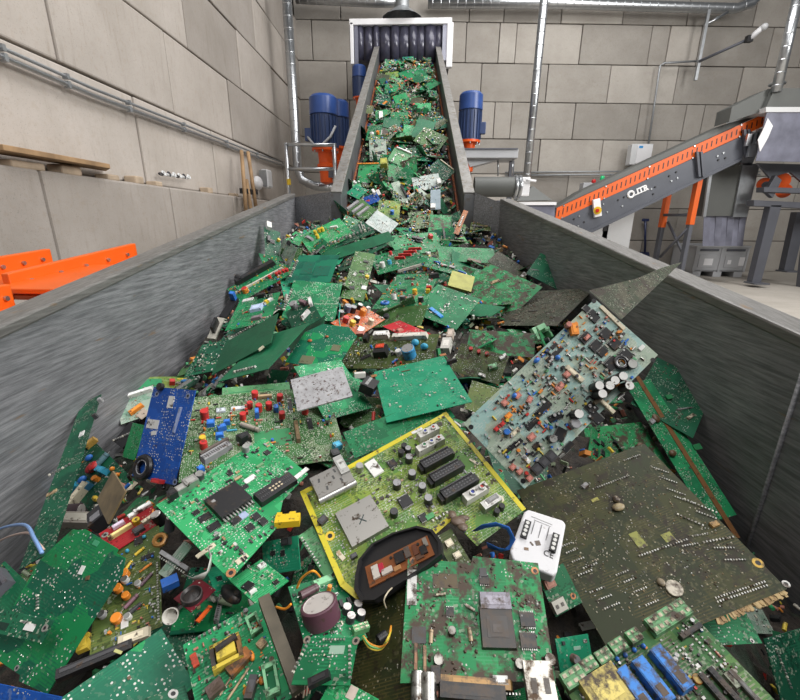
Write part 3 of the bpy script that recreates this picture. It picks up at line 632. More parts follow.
for x, y in ((747, 136), (752, 134), (749, 147), (757, 131)): MB().box(q(x + 2, y + 4, 8.75), (.11, .05, .2)).build('vent_slat', MT['galvanised'], e)
e = empty('drop_chute', atY(722, 220, 9.3)); tag(e, 'galvanised drop chute hanging above the grey crate', 'chute')
q = lambda x, y, Y=9.3: atY(x, y, Y) - e.location
MB().extrude([q(712, 168), q(747, 160), q(737, 216), q(703, 216)], (0, .5, 0)).build('front_sheet', MT['hood_grey'], e)
MB().extrude([q(745, 142, 9.25), q(762, 142, 9.25), q(752, 165, 9.25), q(741, 165, 9.25)], (0, .5, 0)).build('upper_sheet', MT['galvanised'], e)
MB().extrude([q(743, 163, 9.25), q(760, 164, 9.25), q(747, 217, 9.25), q(733, 217, 9.25)], (0, .5, 0)).build('side_sheet', MT['galvanised'], e)
MB().extrude([q(710, 170, 9.27), q(713, 170, 9.27), q(706, 217, 9.27), q(703, 217, 9.27)], (0, .05, 0)).build('edge_strip', MT['galvanised'], e)
for k in range(7): MB().extrude([q(704 + k * 6, 216 , 9.35 + .02 * (k % 2)), q(710.5 + k * 6, 216, 9.35 + .02 * (k % 2)), q(708.5 + k * 5.7, 246, 9.35), q(702.5 + k * 5.7, 246, 9.35)], (0, .01, 0)).build('curtain_strip', MT['clear_sheet'], e)
# grey pallet box
p = atZ(717, 277, 0); e = empty('pallet_box', (p.x, p.y + .5, 0)); e.rotation_euler.z = -.03; tag(e, 'grey plastic pallet box on runners standing under the drop chute', 'crate')
m = MB(); WX, WY, HZ = 1.2, 1.0, .74
for c, d in (((0, -WY / 2 + .02, .43), (WX, .04, .6)), ((0, WY / 2 - .02, .43), (WX, .04, .6)), ((-WX / 2 + .02, 0, .43), (.04, WY, .6)), ((WX / 2 - .02, 0, .43), (.04, WY, .6)), ((0, 0, .15), (WX, WY, .04))): m.box(c, d)
m.build('body', MT['plastic_grey'], e)
for c, d in (((0, -WY / 2, .72), (WX + .04, .06, .05)), ((0, WY / 2, .72), (WX + .04, .06, .05)), ((-WX / 2, 0, .72), (.06, WY, .05)), ((WX / 2, 0, .72), (.06, WY, .05))): MB().box(c, d).build('rim', MT['plastic_grey'], e, .01)
for x in (-.48, 0, .48): MB().box((x, 0, .065), (.2, WY, .13)).build('runner', MT['plastic_grey'], e, .01)
for x in (-.3, .3): MB().box((x, -WY / 2 - .012, .64), (.42, .02, .05)).build('grip_slot', MT['frame_grey'], e); MB().box((x, -WY / 2 - .008, .38), (.4, .02, .3)).build('raised_panel', MT['plastic_grey'], e, .006)
MB().box((-.28, -WY / 2 - .022, .36), (.2, .006, .16)).build('paper_label', MT['white_paint'], e); MB().box((.48, -WY / 2 - .022, .38), (.12, .006, .2)).build('paper_label', MT['white_paint'], e); MB().box((.2, -WY / 2 - .022, .36), (.08, .006, .1)).build('paper_label', MT['white_paint'], e)
for x in (-WX / 2, WX / 2, 0): MB().box((x * .97, -WY / 2 - .004, .43), (.05, .03, .6)).build('rib', MT['plastic_grey'], e, .006)
# steel support frame and red motor at far right
e = empty('support_frame', atZ(755, 282, 0)); tag(e, 'dark grey steel support frame at the far right edge', 'frame')
q = lambda x, y, Y=8.9: atY(x, y, Y) - e.location
fr = lambda n_, p_, d_=.16: MB().extrude([q(*t) for t in p_], (0, d_, 0)).build(n_, MT['frame_grey'], e, .006)
ft = e.location.y - .0
fr('column', [(771, 205, 8.9), (782, 205, 8.9), (761, 283, 8.9), (752, 283, 8.9)]); fr('column', [(797, 212, 9.6), (808, 212, 9.6), (794, 271, 9.6), (784, 271, 9.6)]); fr('column', [(812, 205, 8.9), (822, 205, 8.9), (812, 290, 8.9), (802, 290, 8.9)])
fr('beam', [(754, 200, 8.9), (860, 205, 8.9), (860, 211, 8.9), (754, 206, 8.9)], .2); fr('beam', [(764, 187, 8.8), (860, 190, 8.8), (860, 195, 8.8), (764, 192, 8.8)], .2)
fr('plate', [(757, 163, 9.0), (830, 165, 9.0), (830, 188, 9.0), (805, 185, 9.0), (790, 172, 9.0), (770, 178, 9.0)], .05)
fr('bracket', [(766, 192, 8.85), (776, 175, 8.85), (782, 180, 8.85), (773, 198, 8.85)], .1); MB().box(q(756.5, 283), (.3, .3, .03)).build('foot_plate', MT['frame_grey'], e); MB().box(q(788, 271, 9.6), (.3, .3, .03)).build('foot_plate', MT['frame_grey'], e)
e = empty('drive_unit', atY(780, 185, 9.2)); tag(e, 'orange red round drive motor inside the far right frame', 'motor')
q = lambda x, y, Y: atY(x, y, Y) - e.location
MB().cyl(q(781, 181, 9.1), q(781, 181, 9.5), .15, n=20).build('drum', MT['orange_gear'], e, .01); MB().cyl(q(784, 191, 9.15), q(784, 191, 9.5), .13, n=20).build('gearbox', MT['orange_gear'], e); MB().cyl(q(764, 184, 9.2), q(764, 184, 9.6), .12, n=20).build('drum', MT['orange_gear'], e)
MB().cyl(q(766, 185, 9.05), q(766, 185, 9.15), .07, n=12).build('hub', MT['frame_grey'], e)
BOARDS = [
 ('circuit_board','blue circuit board with black coil ring and red block at left','circuit board',None,'pcb_blue',(-0.5184,0.7363,0.8575),(0.8544,0.4863,-0.1322,-0.1266),0.1263,0.1866,0.0016,None,None,'part',('solder',26),[('torus',-0.0282,-0.071,0.01956,0.00659,(0.012,0.012,0.014,0)),('box',0.0208,-0.0915,0.02882,0.00741,0.01029,(0.55,0.03,0.03,0),0.0),('box',-0.0378,0.0156,0.035,0.01853,0.00124,(0.72,0.72,0.7,0),0.0),('box',0.0002,0.0648,0.01647,0.02471,0.00124,(0.72,0.72,0.7,0),0.0),('box',-0.0284,-0.0022,0.01441,0.00824,0.00124,(0.72,0.72,0.7,0),0.175),('hole',-0.0475,0.0784,0.00618,(0.2,0.25,0.4,0)),('hole',0.0452,0.0805,0.00618,(0.2,0.25,0.4,0)),('hole',0.0622,-0.0874,0.00618,(0.2,0.25,0.4,0)),('cyl',-0.0373,0.0942,0.00824,0.00824,(0.012,0.012,0.014,0),(0.012,0.012,0.014,0)),('box',0.0323,0.0303,0.00515,0.05353,0.00412,(0.25,0.3,0.45,0),-0.087)]),
 ('circuit_board','long narrow green circuit board leaning on the left hopper wall','circuit board',None,'pcb_dark',(-0.8088,0.8109,0.7366),(0.949,0.118,-0.1855,0.226),0.0587,0.5755,0.0016,None,None,'part',('solder',30),[('box',0.0079,0.1009,0.01174,0.02114,0.00188,(0.72,0.72,0.7,0),0.0),('box',-0.0186,-0.0976,0.02114,0.00939,0.00235,(0.42,0.3,0.17,0),0.0),('box',0.0393,0.2305,0.00939,0.01174,0.01409,(0.3,0.3,0.31,0),0.0),('box',0.0386,0.1472,0.00939,0.00939,0.01409,(0.05,0.05,0.055,0),0.0),('pins',-0.0196,-0.0193,0.05167,7,0.0)]),
 ('circuit_board','large green solder side board with notched corners at lower left','circuit board',None,'pcb_solder',(-0.4817,0.4124,0.7778),(0.9235,0.3402,-0.0405,-0.1726),0.1242,0.1606,0.0016,[(-0.0589,0.0805),(-0.0489,0.0821),(-0.0379,0.087),(0.039,0.083),(0.0398,0.0778),(0.059,0.0773),(0.0694,0.0599),(0.0652,-0.0779),(0.0494,-0.0798),(0.0147,-0.0836),(0.0106,-0.0788),(-0.0633,-0.0807),(-0.0791,0.0297),(-0.0712,0.0534)],None,'part',('solder',60),[('box',0.0023,0.0429,0.00683,0.01093,0.00109,(0.72,0.72,0.7,0),0.175),('box',0.0201,0.0383,0.00546,0.00546,0.00164,(0.12,0.07,0.035,0),0.524),('pins',-0.0347,-0.0107,0.02186,5,-0.698),('box',-0.0033,0.0778,0.01093,0.00683,0.00068,(0.05,0.3,0.15,0),0.0),('hole',-0.0003,-0.0753,0.00342,(0.46,0.46,0.44,0.85))]),
 ('circuit_board','dark olive board with orange and yellow capacitors beside notched green board','circuit board',None,'pcb_olive',(-0.4167,0.4561,0.7689),(0.9525,0.1792,-0.0172,0.2456),0.0846,0.158,0.0016,None,(0.3,0.26,0.09),'part',('mix',46),[('cyl',-0.0032,0.0144,0.00587,0.01027,(0.8,0.26,0.03,0),(0.8,0.26,0.03,0)),('cyl',-0.0116,-0.0046,0.00587,0.01027,(0.8,0.26,0.03,0),(0.8,0.26,0.03,0)),('cyl',-0.0114,-0.047,0.0066,0.01027,(0.8,0.26,0.03,0),(0.8,0.26,0.03,0)),('cyl',-0.0011,-0.0197,0.00513,0.0088,(0.8,0.26,0.03,0),(0.8,0.26,0.03,0)),('lcap',0.0151,0.0436,0.01467,0.0044,(0.72,0.5,0.04,0),0.524),('lcap',0.0004,0.0271,0.0132,0.0044,(0.72,0.5,0.04,0),0.873),('lcap',0.0053,-0.0299,0.02053,0.00587,(0.2,0.1,0.13,0),0.611),('cyl',-0.003,0.005,0.00513,0.0088,(0.72,0.72,0.7,0),(0.46,0.46,0.44,0.85)),('cyl',0.014,-0.0089,0.0044,0.0088,(0.72,0.72,0.7,0),(0.46,0.46,0.44,0.85)),('cyl',-0.0299,-0.0331,0.00513,0.0088,(0.3,0.3,0.31,0),(0.46,0.46,0.44,0.85)),('cyl',0.002,-0.0505,0.0044,0.0088,(0.72,0.72,0.7,0),(0.46,0.46,0.44,0.85)),('lcap',0.0092,-0.0429,0.01907,0.00587,(0.05,0.05,0.055,0),0.436),('chip',0.026,0.0302,0.0176,0.00733,0.0),('chip',0.0136,0.0634,0.01173,0.01173,0.0),('lcap',0.0244,-0.006,0.01907,0.00513,(0.12,0.07,0.09,0),0.698),('box',0.0097,-0.0803,0.03813,0.0132,0.00733,(0.62,0.56,0.42,0),-0.07),('box',-0.0488,-0.0606,0.0132,0.02053,0.0088,(0.5,0.36,0.04,0),0.0),('pins',0.0385,-0.0277,0.088,22,1.571),('box',-0.0028,-0.0537,0.0088,0.01613,0.00147,(0.72,0.72,0.7,0),0.0),('lcap',0.0232,0.0134,0.0176,0.00367,(0.8,0.26,0.03,0),0.349),('disc',0.022,0.0649,0.00587,0.00587,0.00733,(0.05,0.36,0.55,0)),('disc',-0.0014,0.0511,0.00587,0.00587,0.00733,(0.05,0.36,0.55,0))]),
 ('circuit_board','green board with rows of solder joints at the bottom left edge','circuit board',None,'pcb_solder',(-0.3251,0.3237,0.7544),(0.8653,0.1621,0.1158,0.4599),0.1088,0.0845,0.0016,None,None,'part',('solder',40),[('box',0.0067,0.0492,0.00349,0.0093,0.00116,(0.4,0.4,0.15,0),0.524),('box',0.0045,0.0146,0.00349,0.00349,0.00116,(0.12,0.07,0.035,0),0.0)]),
 ('circuit_board','dark blue black board corner with ring hole at the bottom edge','circuit board',None,'pcb_dark',(-0.2619,0.2981,0.7764),(0.9119,-0.0361,0.2061,0.353),0.0435,0.0357,0.0016,None,None,'part',None,[('hole',0.008,0.0119,0.0054,(0.46,0.46,0.44,0.85))]),
 ('circuit_board','small dark green strip board with ring hole on the notched board','circuit board',None,'pcb_dark',(-0.5088,0.3744,0.7855),(0.9522,0.2908,-0.055,-0.0753),0.1147,0.0241,0.0016,None,None,'part',('solder',12),[('hole',0.051,0.0025,0.00408,(0.46,0.46,0.44,0.85)),('box',0.0286,0.0004,0.01531,0.00765,0.00102,(0.72,0.72,0.7,0),0.0),('box',-0.012,-0.0042,0.01531,0.00765,0.00038,(0.004,0.03,0.02,0),0.0),('pins',0.0184,0.0044,0.01786,5,0.0)]),
 ('circuit_board','small green board carrying grey heatsink at the left edge','circuit board',None,'pcb_darksheet',(-0.5928,0.4415,0.7651),(0.9375,0.2644,-0.0229,-0.2251),0.0878,0.0416,0.0016,None,None,'part',('smd',14),[('heat',-0.0106,0.0031,0.03779,0.02326,0.01454,(0.11,0.11,0.13,0),-0.087),('box',0.0494,-0.004,0.00872,0.00872,0.00291,(0.2,0.25,0.45,0),0.0)]),
 ('circuit_board','bright blue board edge in the bottom left corner','circuit board',None,'pcb_blue',(-0.4051,0.2779,0.7996),(0.8976,0.4342,-0.0549,-0.0528),0.0978,0.0273,0.0016,None,None,'part',('solder',8),[]),
 ('circuit_board','narrow red board with cream and yellow blocks at left','circuit board',None,'pcb_red',(-0.4574,0.533,0.8014),(0.8828,0.1286,-0.0169,0.4514),0.0782,0.0501,0.0016,None,None,'part',('mix',10),[('box',0.0265,0.0215,0.02762,0.00812,0.0065,(0.72,0.72,0.7,0),0.0),('box',0.0079,0.0187,0.00975,0.00812,0.0065,(0.72,0.72,0.7,0),0.0),('box',-0.0127,0.0164,0.01787,0.0065,0.0065,(0.6,0.5,0.62,0),0.0),('box',-0.0158,0.0011,0.03574,0.00552,0.00812,(0.7,0.6,0.25,0),0.0),('cyl',0.0084,0.0015,0.00569,0.00975,(0.72,0.5,0.04,0),(0.72,0.5,0.04,0)),('box',0.0216,-0.0074,0.01787,0.0065,0.0065,(0.62,0.56,0.42,0),0.087),('hole',-0.0334,0.0153,0.00487,(0.46,0.46,0.44,0.85)),('box',0.0042,-0.0155,0.01624,0.01137,0.0065,(0.05,0.05,0.055,0),0.0),('lcap',0.0338,0.0019,0.01137,0.00325,(0.8,0.26,0.03,0),1.047)]),
 ('circuit_board','small teal board crowded with coloured capacitors near the long strip','circuit board',None,'pcb_dark',(-0.8416,0.9061,0.6144),(0.8514,0.1701,-0.2307,0.4393),0.1131,0.3138,0.0016,None,None,'part',('mix',26),[('box',0.0496,0.1433,0.03193,0.01596,0.01596,(0.45,0.27,0.06,0),-0.175),('lcap',0.0393,0.0443,0.03991,0.01596,(0.13,0.24,0.28,0),0.087),('disc',0.0119,0.0464,0.03991,0.02927,0.02128,(0.55,0.03,0.03,0)),('box',0.0233,0.0044,0.01596,0.03193,0.02128,(0.05,0.36,0.55,0),0.262),('disc',0.0211,0.0945,0.02128,0.0133,0.01596,(0.03,0.16,0.55,0)),('disc',-0.0225,0.0382,0.02394,0.0133,0.01862,(0.03,0.16,0.55,0)),('box',-0.0488,0.0468,0.02128,0.02128,0.01862,(0.05,0.36,0.55,0),-0.262),('box',-0.0291,0.0029,0.03193,0.01596,0.01596,(0.05,0.2,0.35,0),0.0),('box',-0.0513,-0.0009,0.07183,0.01862,0.02128,(0.62,0.56,0.42,0),0.262),('box',-0.0705,0.0017,0.05853,0.02128,0.01596,(0.5,0.45,0.3,0),0.209),('disc',-0.0285,-0.0608,0.0133,0.02394,0.01596,(0.72,0.5,0.04,0)),('cyl',-0.0,0.0005,0.00798,0.01596,(0.8,0.26,0.03,0),(0.8,0.26,0.03,0)),('box',0.0435,-0.131,0.02394,0.01596,0.0133,(0.62,0.56,0.42,0),0.698),('lcap',0.0315,-0.1136,0.0266,0.01064,(0.012,0.012,0.014,0),1.047),('box',0.0185,-0.1496,0.02128,0.01064,0.01064,(0.62,0.56,0.42,0),0.524),('disc',0.0408,-0.0175,0.0133,0.01064,0.0133,(0.8,0.26,0.03,0)),('disc',0.0391,-0.0517,0.0133,0.01064,0.0133,(0.8,0.26,0.03,0))]),
 ('insulation_sheet','brown mica insulation sheet leaning among capacitors at left','sheet',None,'sheet_mica',(-0.5378,0.5953,0.8102),(0.8314,0.4238,-0.1737,-0.3145),0.0909,0.0575,0.003,None,None,'part',None,[]),
 ('connector_strip','black ribbed connector strip beneath the blue board','connector',None,'black_plastic',(-0.8703,1.0715,0.6582),(0.8292,0.1836,-0.2889,0.4419),0.0718,0.0606,0.01,None,None,'part',None,[('pins',-0.0128,0.0094,0.06629,8,-0.785)]),
 ('circuit_board','narrow green board sliver under the blue board','circuit board',None,'pcb_bright',(-0.8049,1.0111,0.6723),(0.8566,0.4621,-0.1599,-0.1649),0.0616,0.0974,0.0016,None,None,'part',('solder',8),[]),
 ('circuit_board','pale yellow green board with white connector behind the blue board','circuit board',None,'pcb_pale',(-0.9308,1.2205,0.6869),(0.9168,0.2873,-0.0227,0.2764),0.1123,0.1165,0.0016,None,(0.4,0.42,0.25),'part',('smd',14),[('box',-0.0053,0.038,0.12032,0.0117,0.01671,(0.72,0.72,0.7,0),0.0),('box',-0.0047,-0.023,0.04679,0.01337,0.01337,(0.8,0.26,0.03,0),0.436),('box',0.0098,-0.0468,0.03342,0.03008,0.00267,(0.5,0.42,0.34,0),0.524),('box',-0.0603,0.0555,0.01671,0.02005,0.01003,(0.5,0.35,0.15,0),0.0)]),
 ('circuit_board','solid green and yellow printed board at the foot of the left wall','circuit board',None,'pcb_yellowgreen',(-0.8667,1.3622,0.691),(0.9426,0.1306,0.1353,0.2759),0.2861,0.1285,0.0016,None,None,'part',('smd',10),[('box',-0.1045,0.0104,0.09881,0.08051,0.0011,(0.012,0.22,0.08,0),0.0),('box',0.1202,0.0018,0.0183,0.02928,0.0022,(0.72,0.72,0.7,0),0.0),('box',0.069,0.047,0.04392,0.00512,0.0011,(0.72,0.5,0.04,0),0.0),('box',0.0179,0.0482,0.04392,0.00512,0.0011,(0.72,0.5,0.04,0),0.0),('box',0.0967,-0.0509,0.04392,0.00512,0.0011,(0.72,0.5,0.04,0),0.0),('box',-0.0233,0.0191,0.0183,0.0183,0.0183,(0.55,0.03,0.03,0),0.0)]),
 ('circuit_board','plain light green strip board above the red and blue studded board','circuit board',None,'pcb_lightgreen',(-0.4274,1.0039,0.8406),(0.9689,0.1585,0.0459,0.1842),0.1723,0.049,0.0016,None,None,'part',None,[('box',-0.0122,0.001,0.11253,0.00322,0.0008,(0.06,0.28,0.12,0),0.0)]),
 ('circuit_board','speckled board densely studded with red and blue components','circuit board',None,'pcb_speckle',(-0.3429,0.8281,0.8305),(0.971,0.1353,0.0482,0.1909),0.3267,0.2545,0.0016,None,None,'part',('mix',110),[('cyl',-0.126,0.0493,0.00909,0.02273,(0.55,0.03,0.03,0),(0.55,0.03,0.03,0)),('box',-0.1126,0.0238,0.01591,0.01591,0.01136,(0.03,0.16,0.55,0),0.0),('cyl',-0.017,0.1042,0.00818,0.02045,(0.55,0.03,0.03,0),(0.55,0.03,0.03,0)),('cyl',-0.0099,0.0545,0.00773,0.02045,(0.55,0.03,0.03,0),(0.55,0.03,0.03,0)),('cyl',0.0129,0.0581,0.00773,0.02045,(0.55,0.03,0.03,0),(0.55,0.03,0.03,0)),('cyl',0.0404,0.0838,0.00773,0.02045,(0.55,0.03,0.03,0),(0.55,0.03,0.03,0)),('cyl',0.0941,0.0874,0.00818,0.02273,(0.55,0.03,0.03,0),(0.55,0.03,0.03,0)),('cyl',0.0939,0.0304,0.00818,0.02273,(0.55,0.03,0.03,0),(0.55,0.03,0.03,0)),('cyl',0.0397,0.0215,0.00727,0.01818,(0.55,0.03,0.03,0),(0.55,0.03,0.03,0)),('cyl',-0.0458,0.0324,0.00727,0.01818,(0.55,0.03,0.03,0),(0.55,0.03,0.03,0)),('cyl',-0.0296,0.0686,0.00682,0.01818,(0.55,0.03,0.03,0),(0.55,0.03,0.03,0)),('cyl',-0.1233,-0.0445,0.00773,0.01818,(0.55,0.03,0.03,0),(0.55,0.03,0.03,0)),('box',-0.0151,0.0376,0.00909,0.01818,0.01818,(0.03,0.16,0.55,0),0.0),('box',0.0282,0.0483,0.01136,0.01364,0.01591,(0.03,0.16,0.55,0),0.0),('box',0.0802,0.0738,0.01136,0.01364,0.01591,(0.03,0.16,0.55,0),0.0),('box',0.1468,-0.0954,0.01818,0.01591,0.01364,(0.05,0.36,0.55,0),0.349),('box',-0.0897,0.0037,0.01818,0.01136,0.01364,(0.03,0.16,0.55,0),0.349),('box',-0.0932,-0.0206,0.01591,0.01136,0.01364,(0.03,0.16,0.55,0),0.0),('box',-0.0868,-0.0397,0.01591,0.01136,0.01364,(0.05,0.36,0.55,0),0.0),('box',-0.0796,0.0214,0.01364,0.00909,0.01136,(0.03,0.16,0.55,0),0.0),('lcap',-0.0317,-0.0033,0.04545,0.01136,(0.4,0.36,0.3,0.3),-0.611),('box',0.0062,0.1007,0.03409,0.00795,0.00909,(0.42,0.3,0.17,0),0.0),('chip',0.0624,0.0651,0.00909,0.04091,0.0),('chip',0.0911,0.0455,0.01136,0.02954,0.0),('chip',0.1001,-0.0095,0.01136,0.03409,0.0),('box',0.0676,-0.0338,0.00909,0.06363,0.01136,(0.16,0.11,0.06,0),0.0),('box',0.015,-0.0402,0.07727,0.05,0.00068,(0.03,0.22,0.08,0),0.0),('box',-0.045,-0.0385,0.02727,0.02273,0.01591,(0.012,0.012,0.014,0),0.349),('cyl',-0.0375,-0.0636,0.00682,0.01591,(0.3,0.3,0.31,0),(0.46,0.46,0.44,0.85)),('chip',0.0415,0.0425,0.00909,0.02045,0.0),('cyl',-0.1262,-0.0265,0.00682,0.01591,(0.72,0.5,0.04,0),(0.72,0.5,0.04,0)),('lcap',-0.0692,-0.0031,0.02045,0.00455,(0.05,0.36,0.55,0),0.0),('box',-0.0562,0.0692,0.03182,0.01136,0.00455,(0.6,0.62,0.66,0),0.0),('box',-0.0931,0.068,0.02045,0.01364,0.00455,(0.5,0.55,0.6,0),0.0),('box',0.1307,0.0505,0.00341,0.04545,0.00091,(0.02,0.12,0.05,0),0.0),('box',0.1381,-0.1176,0.01818,0.01818,0.01364,(0.012,0.012,0.014,0),0.175)]),
 ('circuit_board','green digital board with large dark chip and black socket','circuit board',None,'pcb_bright',(-0.2684,0.5593,0.8413),(0.8752,0.1287,0.0171,0.4659),0.1993,0.1942,0.0016,[(-0.1042,0.0917),(0.105,0.1049),(0.1024,-0.0238),(0.0362,-0.0373),(-0.0023,-0.0709),(-0.0965,-0.0915)],None,'part',('smd',90),[('chip',-0.0266,0.0181,0.05402,0.04747,0.0),('box',-0.0309,0.0224,0.01964,0.0131,0.00589,(0.05,0.05,0.055,0),0.0),('socket',0.0398,-0.0146,0.07203,0.02456,0.01146,(0.012,0.012,0.014,0),-0.035),('conn',0.0176,0.1227,0.05566,0.01473,0.0131,(0.3,0.3,0.31,0),0.052),('box',0.0205,0.1337,0.05893,0.00655,0.01473,(0.1,0.08,0.07,0),0.052),('box',-0.0482,0.0915,0.02128,0.01801,0.0131,(0.46,0.46,0.44,0.85),0.0),('box',-0.0795,0.0885,0.0131,0.0131,0.0131,(0.012,0.012,0.014,0),0.0),('box',-0.0662,0.0892,0.01637,0.0131,0.01146,(0.46,0.46,0.44,0.85),0.0),('box',0.0937,-0.0152,0.00819,0.03274,0.00196,(0.72,0.72,0.7,0),1.658),('box',0.0253,0.0365,0.02128,0.00982,0.00082,(0.72,0.72,0.7,0),0.0),('chip',0.0831,0.0666,0.00982,0.00982,0.0),('chip',0.0084,0.0689,0.00819,0.00819,0.0),('chip',-0.0667,0.0192,0.01801,0.01146,-0.087),('chip',-0.0662,-0.0042,0.01801,0.01146,-0.087),('box',-0.0258,-0.0179,0.01473,0.01146,0.00131,(0.35,0.42,0.6,0),0.0),('chip',-0.0382,-0.0181,0.01473,0.00982,0.0),('chip',-0.0133,-0.0335,0.01146,0.01146,0.0),('chip',-0.0114,-0.0486,0.01146,0.01146,0.0),('chip',-0.0311,-0.0434,0.01146,0.01146,0.0),('cyl',-0.0306,0.0951,0.00737,0.01146,(0.05,0.05,0.055,0),(0.46,0.46,0.44,0.85)),('cyl',0.0593,0.0966,0.00655,0.0131,(0.3,0.3,0.31,0),(0.46,0.46,0.44,0.85)),('box',0.0706,0.1222,0.01473,0.0131,0.01473,(0.012,0.012,0.014,0),0.0),('box',-0.0214,0.1078,0.00982,0.00982,0.00982,(0.03,0.16,0.55,0),0.0),('hole',-0.0901,-0.084,0.00655,(0.45,0.2,0.09,0.4)),('box',-0.095,-0.0309,0.02783,0.00655,0.00164,(0.62,0.56,0.42,0),0.0),('box',-0.0683,-0.0774,0.01801,0.00819,0.00098,(0.62,0.56,0.42,0),0.0),('chip',0.0095,0.0278,0.00982,0.00819,0.0),('lcap',0.0114,0.0503,0.0131,0.00491,(0.42,0.3,0.17,0),0.0),('box',0.0549,0.0492,0.01473,0.00491,0.00327,(0.15,0.3,0.15,0),0.0),('chip',-0.0711,0.0367,0.00982,0.00819,0.0)]),
 ('circuit_board','yellow edged television board with black sockets and metal shields','circuit board',None,'pcb_yellowgreen',(-0.0046,0.5873,0.8404),(0.9372,0.1952,-0.0521,0.2842),0.3005,0.2161,0.0016,[(-0.1584,0.1016),(0.1558,0.118),(0.1466,-0.1168),(0.0402,-0.1224),(0.032,-0.0698),(-0.0358,-0.0803),(-0.1457,-0.1028),(-0.162,-0.0664)],None,'part',('smd',90),[('can',-0.1046,0.0868,0.06701,0.04356,0.01508,0.0),('box',-0.0798,0.1039,0.01675,0.04021,0.01843,(0.5,0.5,0.48,0.7),0.0),('cyl',-0.0526,0.0876,0.0067,0.01508,(0.46,0.46,0.44,0.85),(0.46,0.46,0.44,0.85)),('box',-0.0295,0.0784,0.02178,0.03351,0.00251,(0.72,0.72,0.7,0),0.087),('can2',-0.0926,0.0012,0.06534,0.06366,0.00838,0.0),('scart',0.0706,0.0304,0.07036,0.01843,0.01843,(0.012,0.012,0.014,0),0.0),('scart',0.0697,0.0002,0.07036,0.01843,0.01843,(0.012,0.012,0.014,0),0.0),('scart',0.071,-0.034,0.07706,0.01843,0.01843,(0.012,0.012,0.014,0),0.0),('rca',0.0916,0.0873,0.04523,0.0134,0.01675,(0.72,0.72,0.7,0),0.0,2),('rca',0.0795,0.0626,0.05864,0.0134,0.01675,(0.72,0.72,0.7,0),0.0,3),('rca',0.0898,-0.0559,0.04858,0.01508,0.01675,(0.72,0.72,0.7,0),0.0,2),('box',0.1008,-0.0813,0.03686,0.01508,0.0134,(0.46,0.46,0.44,0.85),0.0),('box',0.1045,-0.0794,0.02345,0.00838,0.01508,(0.2,0.2,0.2,0),0.0),('chip',0.002,0.0691,0.01508,0.0134,0.0),('chip',-0.0162,-0.0049,0.0201,0.01843,0.0),('cyl',0.0313,0.0588,0.00704,0.01508,(0.05,0.05,0.055,0),(0.3,0.3,0.31,0)),('cyl',0.0186,0.0286,0.00704,0.01508,(0.05,0.05,0.055,0),(0.3,0.3,0.31,0)),('cyl',-0.0135,0.0255,0.00754,0.01508,(0.012,0.012,0.014,0),(0.3,0.3,0.31,0)),('cyl',0.0199,-0.0011,0.00704,0.01508,(0.05,0.05,0.055,0),(0.3,0.3,0.31,0)),('cyl',0.0164,-0.0244,0.00704,0.01508,(0.05,0.05,0.055,0),(0.3,0.3,0.31,0)),('cyl',-0.0431,-0.0149,0.0067,0.0134,(0.012,0.012,0.014,0),(0.05,0.05,0.055,0)),('cyl',0.0371,0.0855,0.0057,0.0134,(0.05,0.05,0.055,0),(0.012,0.012,0.014,0)),('cyl',0.0256,0.0771,0.0057,0.0134,(0.05,0.05,0.055,0),(0.012,0.012,0.014,0)),('cyl',0.0399,0.0761,0.0057,0.0134,(0.05,0.05,0.055,0),(0.3,0.3,0.31,0)),('cyl',0.1116,-0.0959,0.00503,0.01173,(0.012,0.012,0.014,0),(0.012,0.012,0.014,0)),('cyl',0.0989,-0.0982,0.00503,0.01173,(0.012,0.012,0.014,0),(0.012,0.012,0.014,0)),('border',0,0,0.00838,(0.6,0.52,0.02,0)),('hole',0.1278,0.0992,0.0057,(0.05,0.04,0.01,0)),('hole',-0.1453,0.0067,0.00754,(0.72,0.5,0.04,0)),('hole',0.122,-0.0816,0.0067,(0.62,0.56,0.42,0)),('box',0.1302,-0.0029,0.00503,0.01843,0.00168,(0.62,0.56,0.42,0),0.349),('box',-0.1434,-0.0295,0.0067,0.01508,0.00134,(0.62,0.56,0.42,0),0.262),('box',-0.1451,0.0346,0.01508,0.01173,0.0067,(0.05,0.05,0.055,0),0.349),('lcap',-0.1458,0.0331,0.01675,0.00503,(0.012,0.012,0.014,0),0.175),('box',0.0801,0.108,0.02345,0.0057,0.00117,(0.72,0.72,0.7,0),0.0),('pins',0.0185,-0.0558,0.03351,5,0.0),('box',0.0047,-0.0475,0.01508,0.00838,0.00335,(0.06,0.3,0.1,0),0.0),('box',-0.1274,-0.0408,0.01005,0.0067,0.0067,(0.05,0.05,0.055,0),0.0),('chip',-0.0058,-0.0432,0.0134,0.01173,0.0)]),
 ('circuit_board','narrow light green strip board under the television board','circuit board',None,'pcb_lightgreen',(-0.1456,0.508,0.7918),(0.9095,0.2062,-0.0502,0.3576),0.026,0.0803,0.0016,None,None,'part',None,[('pins',-0.01,0.0065,0.0586,11,-1.571)]),
 ('circuit_board','small teal board under the yellow plastic connector','circuit board',None,'pcb_teal',(-0.2028,0.5,0.7883),(0.8798,0.4348,-0.1903,0.0251),0.0652,0.0471,0.0016,None,None,'part',('smd',12),[('box',0.0147,0.0184,0.01379,0.01072,0.00919,(0.012,0.012,0.014,0),0.0),('chip',0.0043,0.003,0.00766,0.00766,0.0),('chip',-0.0137,0.0055,0.00919,0.00613,0.0)]),
